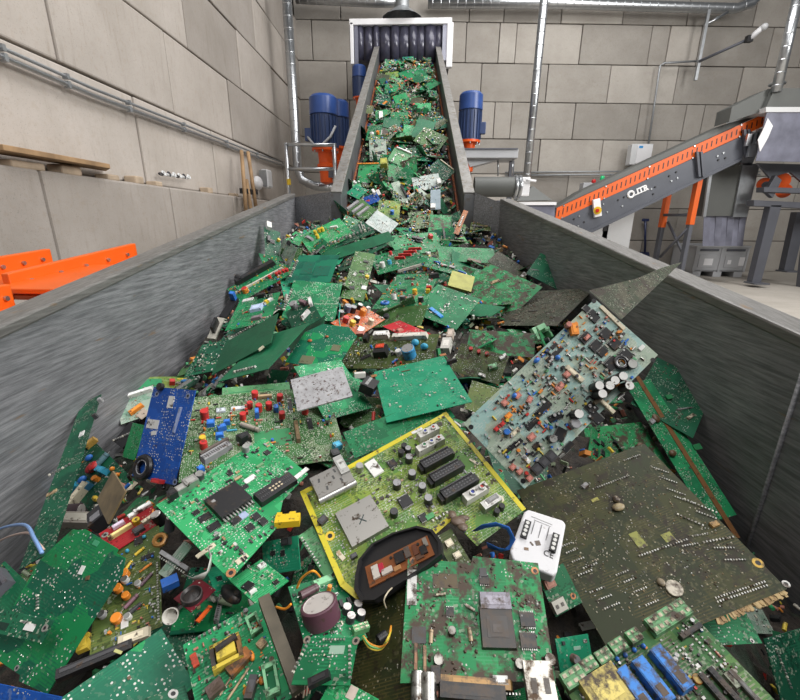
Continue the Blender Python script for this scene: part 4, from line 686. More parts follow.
 ('circuit_board','green board of tiny white parts below the digital board','circuit board',None,'pcb_bright',(-0.2174,0.45,0.7919),(0.8914,-0.0341,-0.0102,0.4519),0.0507,0.0685,0.0016,None,None,'part',('white',40),[('chip',-0.0159,0.0022,0.01274,0.01274,0.175),('box',0.0172,0.019,0.01132,0.00849,0.00425,(0.72,0.72,0.7,0),0.0),('chip',0.0118,-0.0236,0.00708,0.00708,0.0),('box',-0.0166,-0.0113,0.00991,0.00566,0.00283,(0.72,0.72,0.7,0),0.0)]),
 ('remote_shell','black oval plastic shell holding an orange brown board','plastic shell',None,'black_plastic',(-0.0159,0.4711,0.8186),(0.9648,0.1375,-0.1857,0.1255),0.1249,0.0727,0.009,[(-0.0695,0.0036),(-0.061,0.0244),(-0.0369,0.0393),(-0.0018,0.0411),(0.036,0.0347),(0.0564,0.0176),(0.0617,-0.0031),(0.0566,-0.0211),(0.0316,-0.0274),(-0.0492,-0.0393),(-0.0683,-0.0311),(-0.0743,-0.0146)],None,'part',None,[('brownboard',-0.0037,-0.0021,0.09971,0.03134,0.00427,None,0.035)]),
 ('module_box','white plastic relay module with two black terminal strips','module',None,'white_module',(0.1831,0.5016,0.8375),(0.9608,0.1668,0.0165,-0.2206),0.0626,0.0788,0.022,[(-0.0262,0.0401),(0.0251,0.045),(0.0303,0.0403),(0.0329,-0.0383),(0.0289,-0.0447),(-0.025,-0.0475),(-0.0323,-0.0369),(-0.0304,0.0324)],None,'part',None,[('moduletop',0,0)]),
 ('circuit_board','square mud spattered green board with dark processor at bottom centre','circuit board',None,'pcb_dirtygreen',(0.0782,0.402,0.8023),(0.9752,0.2185,-0.0336,-0.0057),0.1774,0.1321,0.0016,[(-0.0854,0.0688),(0.0018,0.0631),(0.0054,0.0724),(0.0922,0.0641),(0.0869,-0.0629),(-0.091,-0.0699)],None,'part_dirty',('dirt',150),[('box',0.0273,-0.0128,0.04182,0.04562,0.00634,(0.03,0.026,0.024,0),0.0),('box',0.0285,0.0158,0.04055,0.02028,0.0076,(0.22,0.21,0.25,0.3),0.0),('box',0.027,-0.0149,0.01774,0.01774,0.0071,(0.05,0.04,0.035,0),0.0),('box',-0.0791,0.0318,0.01267,0.04308,0.00089,(0.72,0.72,0.7,0),0.0),('box',-0.0347,0.0398,0.03295,0.01774,0.00038,(0.09,0.06,0.02,0),0.0),('cyl',-0.0453,-0.0479,0.00634,0.01014,(0.05,0.05,0.055,0),(0.5,0.48,0.44,0.3)),('cyl',0.0479,-0.0493,0.0057,0.01014,(0.05,0.05,0.055,0),(0.5,0.48,0.44,0.3)),('cyl',0.0831,-0.0446,0.00634,0.01014,(0.05,0.05,0.055,0),(0.5,0.48,0.44,0.3)),('cyl',-0.0284,-0.0182,0.00507,0.00887,(0.05,0.05,0.055,0),(0.4,0.38,0.34,0)),('cyl2',-0.0701,-0.0738,0.0076,0.02788,(0.46,0.46,0.44,0.85)),('cyl2',-0.0574,-0.0752,0.00887,0.02788,(0.46,0.46,0.44,0.85)),('box',-0.0046,-0.0674,0.08363,0.01014,0.00634,(0.36,0.2,0.06,0),-0.035),('usb',0.0666,-0.0698,0.03168,0.04562,0.01394),('box',-0.0089,-0.0773,0.07603,0.01521,0.01774,(0.012,0.012,0.014,0),-0.035),('hole',-0.0783,0.0649,0.00507,(0.45,0.2,0.09,0.4)),('hole',0.0862,0.0539,0.00507,(0.45,0.2,0.09,0.4)),('box',-0.0693,-0.0223,0.01774,0.01774,0.00127,(0.05,0.05,0.055,0),0.0),('lcap',-0.0544,-0.024,0.01394,0.00507,(0.45,0.33,0.2,0),1.484),('lcap',-0.0065,-0.0209,0.01394,0.00507,(0.45,0.33,0.2,0),1.658),('chip',0.0654,-0.0035,0.01774,0.01521,0.0),('chip',0.0626,-0.0254,0.01901,0.01521,0.0),('box',0.0168,0.0505,0.01014,0.0114,0.0038,(0.05,0.05,0.055,0),0.0),('chip',-0.0298,0.0034,0.01014,0.01014,0.0),('lcap',-0.0406,0.0228,0.01267,0.0038,(0.62,0.56,0.42,0),0.175),('box',0.024,-0.0647,0.01774,0.00887,0.00634,(0.72,0.72,0.7,0),0.0),('pins',0.0369,-0.0759,0.01774,5,0.0),('chip',0.0172,0.0418,0.01267,0.0114,0.0),('lcap',-0.0041,0.0084,0.01267,0.0038,(0.5,0.42,0.36,0),-0.524),('box',-0.0491,-0.0622,0.0114,0.01774,0.01014,(0.012,0.012,0.014,0),0.0),('box',-0.0727,-0.0447,0.0038,0.02788,0.00634,(0.25,0.12,0.06,0),0.0),('box',-0.0619,-0.0474,0.0038,0.02788,0.00634,(0.28,0.16,0.08,0),0.0)]),
 ('circuit_board','small green board corner with silver port beside the white module','circuit board',None,'pcb_green',(0.2083,0.4663,0.7822),(0.8951,0.3844,0.0134,0.2256),0.0466,0.0526,0.0016,None,None,'part',('solder',6),[('usb',-0.0142,-0.0147,0.01984,0.01559,0.0085),('hole',0.0143,-0.0145,0.00425,(0.45,0.2,0.09,0.4)),('box',-0.0124,0.0134,0.017,0.01275,0.00708,(0.3,0.14,0.1,0),0.0)]),
 ('circuit_board','small square teal board between dirty board and terminal board','circuit board',None,'pcb_teal',(0.2008,0.3824,0.773),(0.8913,0.4274,0.1115,0.1024),0.0475,0.0343,0.0016,None,None,'part',('white',8),[('cyl',-0.0035,-0.0047,0.00492,0.00861,(0.2,0.1,0.1,0),(0.3,0.3,0.31,0)),('box',-0.0139,0.0121,0.00369,0.00369,0.00246,(0.05,0.05,0.055,0),0.0),('box',0.0176,0.0104,0.00492,0.00369,0.00098,(0.72,0.72,0.7,0),0.0),('box',0.0045,0.0047,0.00985,0.00369,0.00074,(0.3,0.5,0.4,0),0.0)]),
 ('circuit_board','huge brown olive motherboard with fringed edge at lower right','circuit board',None,'pcb_brown',(0.3396,0.5442,0.8181),(0.97,0.1643,-0.1219,0.1316),0.2537,0.2636,0.0016,None,(0.32,0.25,0.12),'part_dirty',('solder2',520),[('cyl',-0.002,-0.0862,0.0109,0.00389,(0.42,0.38,0.3,0.3),(0.5,0.46,0.38,0.2)),('disc',-0.0122,-0.0743,0.0109,0.01246,0.00467,(0.2,0.16,0.1,0)),('pins',0.0242,-0.035,0.08097,19,-0.035),('pins',0.0238,0.0853,0.06851,16,0.0),('pins',0.088,0.1138,0.03426,9,0.0),('pins',0.0734,-0.1144,0.07474,19,-0.052),('pins',0.0717,-0.119,0.07474,19,-0.052),('hole',0.1225,-0.0945,0.00701,(0.6,0.38,0.06,0)),('hole',0.1307,-0.1268,0.00467,(0.46,0.46,0.44,0.85)),('box',-0.0166,0.0958,0.01246,0.00779,0.00311,(0.3,0.3,0.31,0),0.262),('disc',0.0068,0.0417,0.0218,0.01401,0.00623,(0.3,0.24,0.13,0)),('disc',0.0128,0.0549,0.0109,0.01246,0.00623,(0.35,0.3,0.2,0)),('box',0.0002,-0.0129,0.01401,0.02491,0.00062,(0.25,0.26,0.05,0),0.0),('box',0.0421,-0.0239,0.01557,0.01246,0.00062,(0.25,0.26,0.05,0),0.0),('box',0.1139,-0.0314,0.01246,0.00779,0.00467,(0.4,0.24,0.08,0),0.0),('box',-0.0173,0.0671,0.01246,0.00623,0.00078,(0.35,0.33,0.07,0),0.0),('pins',0.1195,0.0002,0.04671,10,-0.96),('pins',0.0895,-0.0132,0.03737,8,-0.96),('pins',0.1013,-0.0514,0.04671,10,-0.175),('pins',-0.1017,0.0174,0.0218,6,0.0),('pins',-0.0985,0.0062,0.0218,6,0.0),('pins',-0.098,-0.0086,0.0218,6,0.0),('pins',-0.087,-0.022,0.02491,6,0.0),('pins',-0.0994,-0.0282,0.02491,6,0.0),('pins',-0.0975,-0.0537,0.02491,7,0.0),('pins',-0.0949,-0.0658,0.02491,7,0.0),('pins',-0.0913,-0.0779,0.02491,7,0.0),('pins',-0.0516,-0.0456,0.0218,6,0.0),('pins',-0.0476,-0.0573,0.0218,6,0.0),('pins',-0.0439,-0.0727,0.0218,6,0.0),('pins',-0.0405,-0.0915,0.0218,6,0.0),('pins',0.1123,0.0759,0.02803,8,-0.873),('pins',0.1101,0.0553,0.02803,8,-0.873),('pins',0.1055,0.0328,0.02803,8,-0.873),('pins',0.106,0.0169,0.02803,8,-0.873),('pins',0.116,-0.0148,0.02803,8,-0.873),('pins',0.0994,-0.0634,0.02803,8,-0.349),('pins',0.0992,-0.0815,0.02803,8,-0.349),('pins',0.0848,-0.0369,0.02491,7,-0.175),('pins',0.0612,-0.0442,0.02491,7,-0.175)]),
 ('circuit_board','board with green terminal blocks and blue relays at bottom right','circuit board',None,'pcb_rainbow',(0.2726,0.3267,0.7969),(0.9667,0.1207,-0.1099,0.1971),0.1825,0.1023,0.0016,None,None,'part_dirty',('mix',120),[('term',0.0607,0.0487,0.05603,0.01832,0.01078,7,0.0),('term',0.0105,0.0504,0.01616,0.01293,0.01078,3,0.0),('term',-0.0132,0.0504,0.01832,0.01293,0.01078,3,0.0),('term',-0.0344,0.0494,0.01832,0.01293,0.01078,3,0.0),('term',-0.0555,0.0497,0.01832,0.01293,0.01078,3,0.0),('term',-0.0787,0.047,0.02586,0.01616,0.01293,3,0.0),('relay',0.0195,0.0105,0.01509,0.0431,0.01509,(0.03,0.2,0.6,0),0.0),('relay',-0.0062,0.0104,0.01509,0.0431,0.01509,(0.03,0.2,0.6,0),0.0),('relay',-0.0289,0.0112,0.01509,0.0431,0.01509,(0.03,0.2,0.6,0),0.0),('box',-0.0551,0.0232,0.04741,0.03879,0.01509,(0.55,0.45,0.12,0),0.0),('disc',-0.0624,0.0405,0.00539,0.00539,0.00539,(0.03,0.16,0.55,0)),('disc',-0.0468,0.0393,0.00539,0.00539,0.00539,(0.03,0.16,0.55,0)),('disc',-0.0305,0.0401,0.00539,0.00539,0.00539,(0.03,0.16,0.55,0)),('disc',-0.0213,0.0422,0.00539,0.00539,0.00539,(0.03,0.16,0.55,0)),('disc',-0.0105,0.0414,0.00539,0.00539,0.00539,(0.03,0.16,0.55,0)),('disc',0.0021,0.0409,0.00539,0.00539,0.00539,(0.03,0.16,0.55,0)),('disc',0.0141,0.0397,0.00539,0.00539,0.00539,(0.03,0.16,0.55,0)),('cyl',0.039,-0.0067,0.00485,0.00431,(0.8,0.26,0.03,0),(0.6,0.4,0.1,0)),('hole',0.0567,-0.0109,0.00431,(0.5,0.3,0.05,0)),('conn',0.0441,-0.0205,0.00647,0.03233,0.00754,(0.012,0.012,0.014,0),0.0),('conn',0.057,-0.0227,0.00647,0.03664,0.00754,(0.012,0.012,0.014,0),0.0),('pins',0.0716,0.0144,0.04741,12,-1.536),('pins',0.0467,0.0101,0.04741,12,-1.536),('pins',0.0795,0.003,0.0431,12,-1.536),('box',0.0713,-0.0217,0.01293,0.01509,0.00539,(0.35,0.4,0.3,0),0.0),('box',0.0717,0.028,0.03233,0.00539,0.00754,(0.012,0.012,0.014,0),0.0),('box',0.0738,-0.0323,0.00539,0.03664,0.00647,(0.1,0.1,0.1,0),0.0)]),
 ('circuit_board','green board corner poking out under the brown motherboard','circuit board',None,'pcb_green',(0.4329,0.4426,0.7513),(0.969,0.2418,-0.0422,0.0268),0.0642,0.0342,0.0016,None,None,'part',('solder',10),[('hole',0.0204,-0.0142,0.00272,(0.46,0.46,0.44,0.85))]),
 ('circuit_board','very dark green board in the bottom right corner','circuit board',None,'pcb_dark',(0.5637,0.4638,0.653),(0.8761,0.4354,0.1636,0.1271),0.0996,0.0923,0.0016,None,None,'part',('solder',6),[('pins',-0.0258,0.007,0.05288,12,-1.396)]),
 ('circuit_board','upright pale teal board packed with colourful components right of centre','circuit board',None,'pcb_paleteal',(0.2581,0.6938,0.9946),(0.812,0.4482,-0.1869,0.3237),0.3424,0.1471,0.002,None,None,'part',('mix',330),[('cyl',0.0415,-0.036,0.0082,0.02851,(0.012,0.012,0.014,0),(0.72,0.72,0.7,0)),('cyl',0.0542,-0.0478,0.0082,0.02851,(0.012,0.012,0.014,0),(0.72,0.72,0.7,0)),('cyl',0.0675,-0.0478,0.0082,0.02851,(0.012,0.012,0.014,0),(0.72,0.72,0.7,0)),('cyl',0.0832,-0.0524,0.0082,0.02851,(0.012,0.012,0.014,0),(0.72,0.72,0.7,0)),('cyl',0.0784,-0.0701,0.0082,0.02851,(0.012,0.012,0.014,0),(0.72,0.72,0.7,0)),('cyl',0.0345,-0.049,0.0082,0.02851,(0.012,0.012,0.014,0),(0.72,0.72,0.7,0)),('cyl',-0.0186,-0.0456,0.00855,0.02495,(0.012,0.012,0.014,0),(0.72,0.72,0.7,0)),('cyl',-0.0315,-0.0549,0.00855,0.01604,(0.3,0.3,0.31,0),(0.4,0.4,0.42,0.3)),('cyl',-0.0782,-0.047,0.00713,0.01426,(0.05,0.05,0.055,0),(0.46,0.46,0.44,0.85)),('cyl',0.1207,-0.0524,0.00891,0.01069,(0.012,0.012,0.014,0),(0.46,0.46,0.44,0.85)),('chip',-0.0503,-0.0024,0.03564,0.01069,0.0),('chip',-0.0835,-0.0075,0.02495,0.00891,0.0),('chip',0.0122,-0.0572,0.0196,0.01604,1.571),('chip',0.0054,-0.0745,0.02138,0.01604,1.571),('chip',-0.0453,-0.0259,0.02495,0.01069,-0.349),('box',-0.1166,-0.0641,0.01604,0.01604,0.01069,(0.05,0.05,0.055,0),0.0),('box',-0.1005,-0.0653,0.01604,0.01604,0.01069,(0.05,0.05,0.055,0),0.0),('box',-0.1338,-0.0641,0.01604,0.01604,0.01069,(0.05,0.05,0.055,0),0.0),('box',0.0964,0.0601,0.02317,0.01426,0.01069,(0.8,0.26,0.03,0),0.873),('cyl',0.0943,0.0727,0.00535,0.01247,(0.5,0.2,0.16,0),(0.5,0.2,0.16,0)),('chip',0.1007,0.035,0.02138,0.01426,0.0),('box',0.1021,0.0338,0.01247,0.00713,0.00713,(0.5,0.2,0.16,0),0.0),('chip',0.1024,0.0128,0.02138,0.01426,0.0),('chip',0.103,-0.0031,0.01782,0.01247,0.0),('chip',0.1327,0.0157,0.0196,0.01604,0.0),('chip',0.13,-0.0077,0.0196,0.01604,0.0),('chip',0.1285,-0.0344,0.01782,0.01782,0.0),('chip',0.1417,0.0496,0.01604,0.01426,0.0),('chip',0.0977,-0.0286,0.02317,0.01782,0.0),('chip',0.1444,0.0713,0.01247,0.01069,0.0),('chip',0.1464,0.0586,0.01247,0.00891,0.0),('box',0.1654,0.0274,0.00713,0.06059,0.00356,(0.62,0.56,0.42,0),-0.052),('box',0.1592,-0.0451,0.01247,0.00713,0.00356,(0.72,0.72,0.7,0),0.0),('box',0.0339,-0.07,0.00713,0.03921,0.00535,(0.62,0.56,0.42,0),0.0),('chip',0.0285,0.0661,0.0196,0.00713,0.0),('chip',0.0307,0.0511,0.02673,0.00891,0.0),('chip',0.0487,0.0628,0.01426,0.00624,0.0),('chip',0.051,0.0503,0.01426,0.00624,0.0),('disc',0.0043,0.0655,0.01426,0.00891,0.00891,(0.03,0.16,0.55,0)),('disc',0.0359,0.0438,0.01069,0.00891,0.00891,(0.03,0.16,0.55,0)),('box',0.0361,0.0034,0.03921,0.00891,0.00535,(0.62,0.56,0.42,0),-1.536),('box',-0.1152,0.0028,0.0196,0.00713,0.00535,(0.62,0.56,0.42,0),0.0),('box',-0.067,0.0443,0.01247,0.01069,0.00713,(0.5,0.2,0.16,0),0.0),('box',-0.0929,0.051,0.01069,0.01069,0.00713,(0.5,0.2,0.16,0),0.0),('box',-0.0009,0.0054,0.01782,0.01069,0.00713,(0.5,0.2,0.16,0),0.0),('box',-0.0567,0.0251,0.01247,0.00891,0.00713,(0.5,0.2,0.16,0),0.349),('box',0.0243,0.0117,0.01069,0.01069,0.00713,(0.5,0.2,0.16,0),0.0),('box',-0.1042,0.0303,0.01247,0.00891,0.00713,(0.8,0.26,0.03,0),0.0),('box',-0.1333,0.0286,0.01247,0.00713,0.00713,(0.55,0.03,0.03,0),0.0),('box',-0.1219,0.0276,0.00891,0.00713,0.00713,(0.55,0.03,0.03,0),0.0),('box',-0.101,-0.0216,0.01426,0.01069,0.00713,(0.5,0.2,0.16,0),0.0),('box',-0.1614,-0.0347,0.01069,0.00891,0.00713,(0.5,0.2,0.16,0),0.0),('box',-0.1574,-0.0472,0.01069,0.00891,0.00713,(0.5,0.2,0.16,0),0.0),('box',-0.1532,-0.0663,0.01069,0.00891,0.00713,(0.5,0.2,0.16,0),0.0),('chip',-0.1349,-0.0115,0.01782,0.00713,0.0),('chip',-0.1249,-0.0137,0.01782,0.00713,0.0),('chip',-0.1461,-0.0104,0.01782,0.00713,0.0),('disc',-0.0709,0.0478,0.01247,0.00891,0.00891,(0.03,0.16,0.55,0)),('cyl',-0.1267,0.0133,0.00535,0.01069,(0.03,0.16,0.55,0),(0.03,0.16,0.55,0)),('box',-0.1343,-0.0414,0.00713,0.01604,0.00535,(0.72,0.72,0.7,0),0.0),('chip',-0.1058,-0.0379,0.01247,0.00891,0.0),('chip',-0.0669,-0.0755,0.02138,0.00891,0.0),('lcap',0.0636,-0.0782,0.01604,0.00535,(0.46,0.46,0.44,0.85),0.0),('chip',-0.0606,-0.0515,0.02138,0.01604,0.349),('torus',0.1107,-0.0381,0.01069,0.00356,(0.012,0.012,0.014,0)),('box',0.0448,-0.056,0.05346,0.00713,0.00891,(0.1,0.08,0.05,0),-0.052),('hole',0.167,0.0719,0.00428,(0.012,0.012,0.014,0)),('hole',0.1572,-0.0737,0.00428,(0.012,0.012,0.014,0)),('hole',-0.1642,-0.063,0.00428,(0.012,0.012,0.014,0)),('hole',-0.1655,0.0603,0.00428,(0.012,0.012,0.014,0))]),
 ('circuit_board','dark brown mud coated board lying behind the pale teal board','circuit board',None,'pcb_darkbrown',(0.491,1.9021,0.9014),(0.9321,0.0778,-0.1189,-0.3333),0.4782,0.4385,0.0016,None,None,'part_dirty',('dirt',260),[('box',0.0661,-0.0565,0.04152,0.01384,0.00185,(0.012,0.012,0.014,0),0.175),('box',0.0414,-0.1704,0.04152,0.01384,0.00185,(0.012,0.012,0.014,0),0.0),('box',-0.1014,-0.0599,0.04152,0.01153,0.00923,(0.8,0.26,0.03,0),-0.262),('cyl',-0.1664,-0.2726,0.01846,0.02768,(0.55,0.03,0.03,0),(0.55,0.03,0.03,0)),('cyl',-0.1025,-0.2816,0.01846,0.02768,(0.72,0.5,0.04,0),(0.72,0.5,0.04,0)),('cyl',-0.0552,-0.3012,0.01384,0.02768,(0.72,0.5,0.04,0),(0.72,0.5,0.04,0)),('box',-0.0124,-0.2994,0.04152,0.02768,0.02307,(0.3,0.3,0.31,0),0.0),('cyl',-0.128,-0.2824,0.01384,0.02768,(0.72,0.72,0.7,0),(0.72,0.72,0.7,0))]),
 ('circuit_board','dark triangular board sticking up over the right hopper wall','circuit board',None,'pcb_darkbrown',(0.631,1.1507,1.1133),(0.8823,0.3189,0.0678,0.3394),0.4831,0.1021,0.003,[(-0.2454,0.0507),(-0.0207,0.0365),(0.1289,0.0412),(0.2673,0.0359),(-0.2348,-0.0488)],(0.55,0.55,0.52),'part_dirty',('dirt',20),[]),
 ('circuit_board','dark green square board propped against the right hopper wall','circuit board',None,'pcb_dark',(0.7188,2.3417,1.0169),(0.9264,0.2591,0.1618,-0.22),0.1916,0.2373,0.0016,None,None,'part',('dirt',10),[('box',-0.0323,0.0699,0.04417,0.00442,0.00221,(0.3,0.3,0.31,0),-0.524),('box',-0.0674,-0.0538,0.04417,0.00442,0.00221,(0.3,0.3,0.31,0),0.524)]),
 ('circuit_board','bright green board with mud smears left of the propped dark board','circuit board',None,'pcb_dirtygreen',(0.3895,2.0268,0.9602),(0.8569,0.3177,-0.0001,-0.406),0.3263,0.2391,0.0016,None,None,'part_dirty',('dirt',50),[('box',-0.0487,0.03,0.04869,0.01948,0.00487,(0.42,0.3,0.17,0),1.047)]),
 ('circuit_board','brown crusted board edge at the foot of right hopper panel','circuit board',None,'pcb_darkbrown',(0.535,2.5263,1.0201),(0.9013,0.2902,0.1811,-0.2659),0.2298,0.1275,0.0016,None,None,'part_dirty',('dirt',30),[('box',0.1021,-0.0045,0.02385,0.04771,0.01193,(0.72,0.72,0.7,0),0.0)]),
 ('circuit_board','long bright green board below the conveyor foot on the right','circuit board',None,'pcb_bright',(0.2935,2.63,1.0777),(0.96,0.2765,0.0289,0.0322),0.3522,0.146,0.0016,None,None,'part',('dirt',30),[('box',0.0364,-0.0706,0.08659,0.02474,0.01237,(0.12,0.07,0.035,0),-0.349)]),
 ('circuit_board','green board with blue and white parts beside olive transformer block','circuit board',None,'pcb_green',(0.188,2.4522,1.0157),(0.9431,0.262,0.0491,-0.1989),0.3734,0.1019,0.0016,None,None,'part',('mix',30),[('lcap',-0.0937,0.0085,0.04082,0.01166,(0.03,0.16,0.55,0),0.0),('lcap',-0.0451,-0.0017,0.04082,0.01166,(0.72,0.72,0.7,0),0.0),('box',0.0045,-0.0006,0.03498,0.01749,0.01166,(0.3,0.3,0.31,0),0.0),('lcap',0.0738,-0.021,0.04665,0.01166,(0.03,0.16,0.55,0),-0.175)]),
 ('core_plate','flat olive yellow core plate in the middle of the heap','metal plate',None,'sheet_olive',(0.2104,2.0555,0.9954),(0.9578,0.2529,0.1026,-0.0901),0.1176,0.1253,0.012,None,None,'part',None,[]),
 ('circuit_board','green board with small blue tag right of the heap centre','circuit board',None,'pcb_green',(0.1214,1.765,0.9288),(0.9355,0.2384,0.0578,-0.2541),0.2147,0.2292,0.0016,None,None,'part',('white',20),[('box',-0.0145,-0.066,0.07768,0.01726,0.00647,(0.03,0.25,0.65,0),-0.349)]),
 ('circuit_board','green board with dark chips and blue coil in heap centre','circuit board',None,'pcb_green',(-0.0459,1.9424,0.9682),(0.9922,0.0792,-0.0415,-0.0865),0.2254,0.5081,0.0016,None,None,'part',('mix',40),[('chip',-0.0269,0.1669,0.05184,0.01885,0.0),('torus',-0.0674,-0.1957,0.01508,0.00566,(0.03,0.16,0.55,0)),('cyl',-0.0416,-0.1331,0.01225,0.02357,(0.72,0.72,0.7,0),(0.46,0.46,0.44,0.85)),('cyl',0.0083,-0.1747,0.0132,0.02828,(0.05,0.05,0.055,0),(0.46,0.46,0.44,0.85)),('cyl',0.0422,-0.1891,0.01225,0.02828,(0.72,0.72,0.7,0),(0.46,0.46,0.44,0.85)),('chip',-0.0283,-0.023,0.0377,0.02357,0.0),('cyl',0.0425,-0.0711,0.01131,0.02357,(0.72,0.5,0.04,0),(0.72,0.5,0.04,0)),('box',0.0955,0.1705,0.04713,0.02828,0.02357,(0.012,0.012,0.014,0),0.524),('cyl',0.0884,-0.1792,0.01225,0.02357,(0.012,0.012,0.014,0),(0.3,0.3,0.31,0)),('box',0.0988,-0.0187,0.02357,0.01885,0.01885,(0.55,0.03,0.03,0),0.0),('box',0.1007,-0.0615,0.01885,0.01414,0.01885,(0.72,0.5,0.04,0),0.0)]),
 ('circuit_board','olive green board with pale chips left of heap centre','circuit board',None,'pcb_greenolive',(-0.3062,2.1282,1.0115),(0.9675,0.2396,0.0801,-0.0078),0.1113,0.4163,0.0016,None,None,'part',('white',26),[('box',0.0416,-0.1049,0.02568,0.03082,0.00514,(0.72,0.72,0.7,0),0.0),('chip',0.0104,0.0245,0.02568,0.02055,0.0),('chip',-0.0157,-0.121,0.02568,0.02055,0.0),('cyl',0.0434,-0.0193,0.01027,0.01541,(0.72,0.5,0.04,0),(0.72,0.5,0.04,0)),('chip',0.0164,0.1195,0.02568,0.01541,0.0)]),
 ('circuit_board','green board with four red bars near conveyor foot','circuit board',None,'pcb_green',(-0.1321,2.5262,1.0564),(0.9823,0.0979,-0.1156,0.1104),0.296,0.3831,0.0016,None,None,'part',('white',46),[('box',0.0522,0.0151,0.01201,0.09007,0.01501,(0.55,0.03,0.03,0),0.873),('box',0.0911,0.0477,0.01201,0.09007,0.01501,(0.55,0.03,0.03,0),0.873),('box',0.131,0.0811,0.01201,0.09007,0.01501,(0.55,0.03,0.03,0),0.873),('box',0.0142,-0.0167,0.01201,0.07205,0.01501,(0.55,0.03,0.03,0),0.873),('cyl',-0.0557,-0.0597,0.01201,0.02402,(0.05,0.36,0.55,0),(0.05,0.36,0.55,0)),('cyl',-0.1018,-0.0798,0.01501,0.03002,(0.72,0.72,0.7,0),(0.72,0.72,0.7,0)),('cyl',-0.0183,0.1124,0.01081,0.02402,(0.55,0.03,0.03,0),(0.55,0.03,0.03,0)),('box',0.0261,-0.2413,0.14411,0.01441,0.01201,(0.4,0.38,0.34,0),0.052)]),
 ('circuit_board','dark green sheet standing on edge below the conveyor mouth','circuit board',None,'pcb_darksheet',(-0.3978,2.7958,1.1132),(0.9256,0.3059,-0.0858,0.2058),0.4632,0.1021,0.0016,None,None,'part',None,[]),
 ('circuit_board','second dark sheet with black teeth just above the edge sheet','circuit board',None,'pcb_dark',(-0.4993,2.9084,1.1499),(0.9302,0.2895,-0.1288,0.1853),0.3927,0.084,0.0016,None,None,'part',('solder',10),[('pins',-0.009,0.0109,0.38391,14,0.0)]),
 ('circuit_board','green board with yellow capacitors at the left conveyor foot','circuit board',None,'pcb_bright',(-0.6751,3.0387,1.1755),(0.9344,0.2334,-0.1528,0.2217),0.3297,0.2764,0.0016,None,None,'part',('smd',26),[('cyl',-0.0516,0.0625,0.01288,0.02862,(0.72,0.5,0.04,0),(0.72,0.5,0.04,0)),('cyl',-0.0187,0.0652,0.01288,0.02862,(0.72,0.5,0.04,0),(0.72,0.5,0.04,0)),('cyl',0.0037,0.0606,0.01288,0.02862,(0.72,0.5,0.04,0),(0.72,0.5,0.04,0)),('cyl',-0.0575,-0.0008,0.01288,0.02862,(0.72,0.5,0.04,0),(0.72,0.5,0.04,0)),('box',-0.1091,0.0326,0.02147,0.08586,0.01431,(0.3,0.3,0.31,0),0.262),('pins',0.0066,-0.1463,0.28621,12,0.0),('box',0.0827,0.0351,0.05724,0.01431,0.01431,(0.72,0.72,0.7,0),-0.524)]),
 ('circuit_board','upright green board with white connector against left hopper wall','circuit board',None,'pcb_dark',(-0.9377,2.6868,1.1193),(0.9019,0.28,0.2483,0.2155),0.1093,0.3094,0.0016,None,None,'part',('white',16),[('box',-0.0266,0.1656,0.03206,0.0577,0.02564,(0.72,0.72,0.7,0),0.0),('chip',-0.0057,0.0284,0.03206,0.03206,0.0),('cyl',0.0355,0.0577,0.01026,0.01923,(0.72,0.5,0.04,0),(0.72,0.5,0.04,0)),('box',-0.0316,0.0353,0.01923,0.05129,0.01923,(0.05,0.05,0.055,0),0.0)]),
 ('circuit_board','slim grey green board beside the upright board at left wall','circuit board',None,'pcb_pale',(-0.825,2.597,1.0805),(0.7016,0.5742,-0.1148,-0.406),0.1813,0.1292,0.0016,None,None,'part',('smd',14),[('chip',-0.0153,0.0594,0.03732,0.02488,0.0),('box',0.033,-0.0495,0.01244,0.03732,0.00933,(0.72,0.5,0.04,0),0.0)]),
 ('circuit_board','board with long black connector bar and red dots at left wall','circuit board',None,'pcb_green',(-0.8531,2.1797,0.9606),(0.897,0.223,-0.132,0.3581),0.3052,0.1566,0.0016,None,None,'part',('mix',24),[('box',0.0221,0.0752,0.24601,0.03209,0.02674,(0.012,0.012,0.014,0),0.035),('cyl2',-0.0696,0.0872,0.01604,0.04278,(0.012,0.012,0.014,0)),('box',0.0057,0.0,0.29949,0.0107,0.0107,(0.5,0.47,0.4,0),0.0),('cyl',0.0967,-0.0255,0.00963,0.01604,(0.55,0.03,0.03,0),(0.55,0.03,0.03,0)),('cyl',0.1151,-0.0266,0.00963,0.01604,(0.55,0.03,0.03,0),(0.55,0.03,0.03,0)),('cyl',0.1373,-0.032,0.00963,0.01604,(0.55,0.03,0.03,0),(0.55,0.03,0.03,0)),('cyl',0.1534,-0.037,0.00963,0.01604,(0.55,0.03,0.03,0),(0.55,0.03,0.03,0)),('cyl',0.0566,-0.0192,0.00963,0.01604,(0.55,0.03,0.03,0),(0.55,0.03,0.03,0)),('cyl',-0.0927,-0.0272,0.01604,0.02674,(0.8,0.26,0.03,0),(0.55,0.03,0.03,0))]),
 ('circuit_board','smooth teal board with dark rectangles left of heap centre','circuit board',None,'pcb_tealplain',(-0.5672,2.2396,1.0274),(0.9645,0.2599,-0.0262,-0.0382),0.2351,0.2451,0.0016,None,None,'part',None,[('box',-0.0348,0.0028,0.0649,0.10817,0.00162,(0.006,0.12,0.075,0),0.0),('box',0.0505,-0.0251,0.08654,0.08654,0.00162,(0.006,0.12,0.075,0),0.0),('pins',-0.112,-0.005,0.15144,9,1.571)]),
 ('circuit_board','plain green board below the smooth teal board','circuit board',None,'pcb_green',(-0.4343,1.6735,0.9621),(0.9681,0.2469,0.0378,0.0187),0.2094,0.2427,0.0016,None,None,'part',None,[('pins',-0.1015,-0.012,0.14064,10,1.536),('box',0.0314,-0.0235,0.18201,0.0029,0.00124,(0.3,0.45,0.3,0),0.087)]),
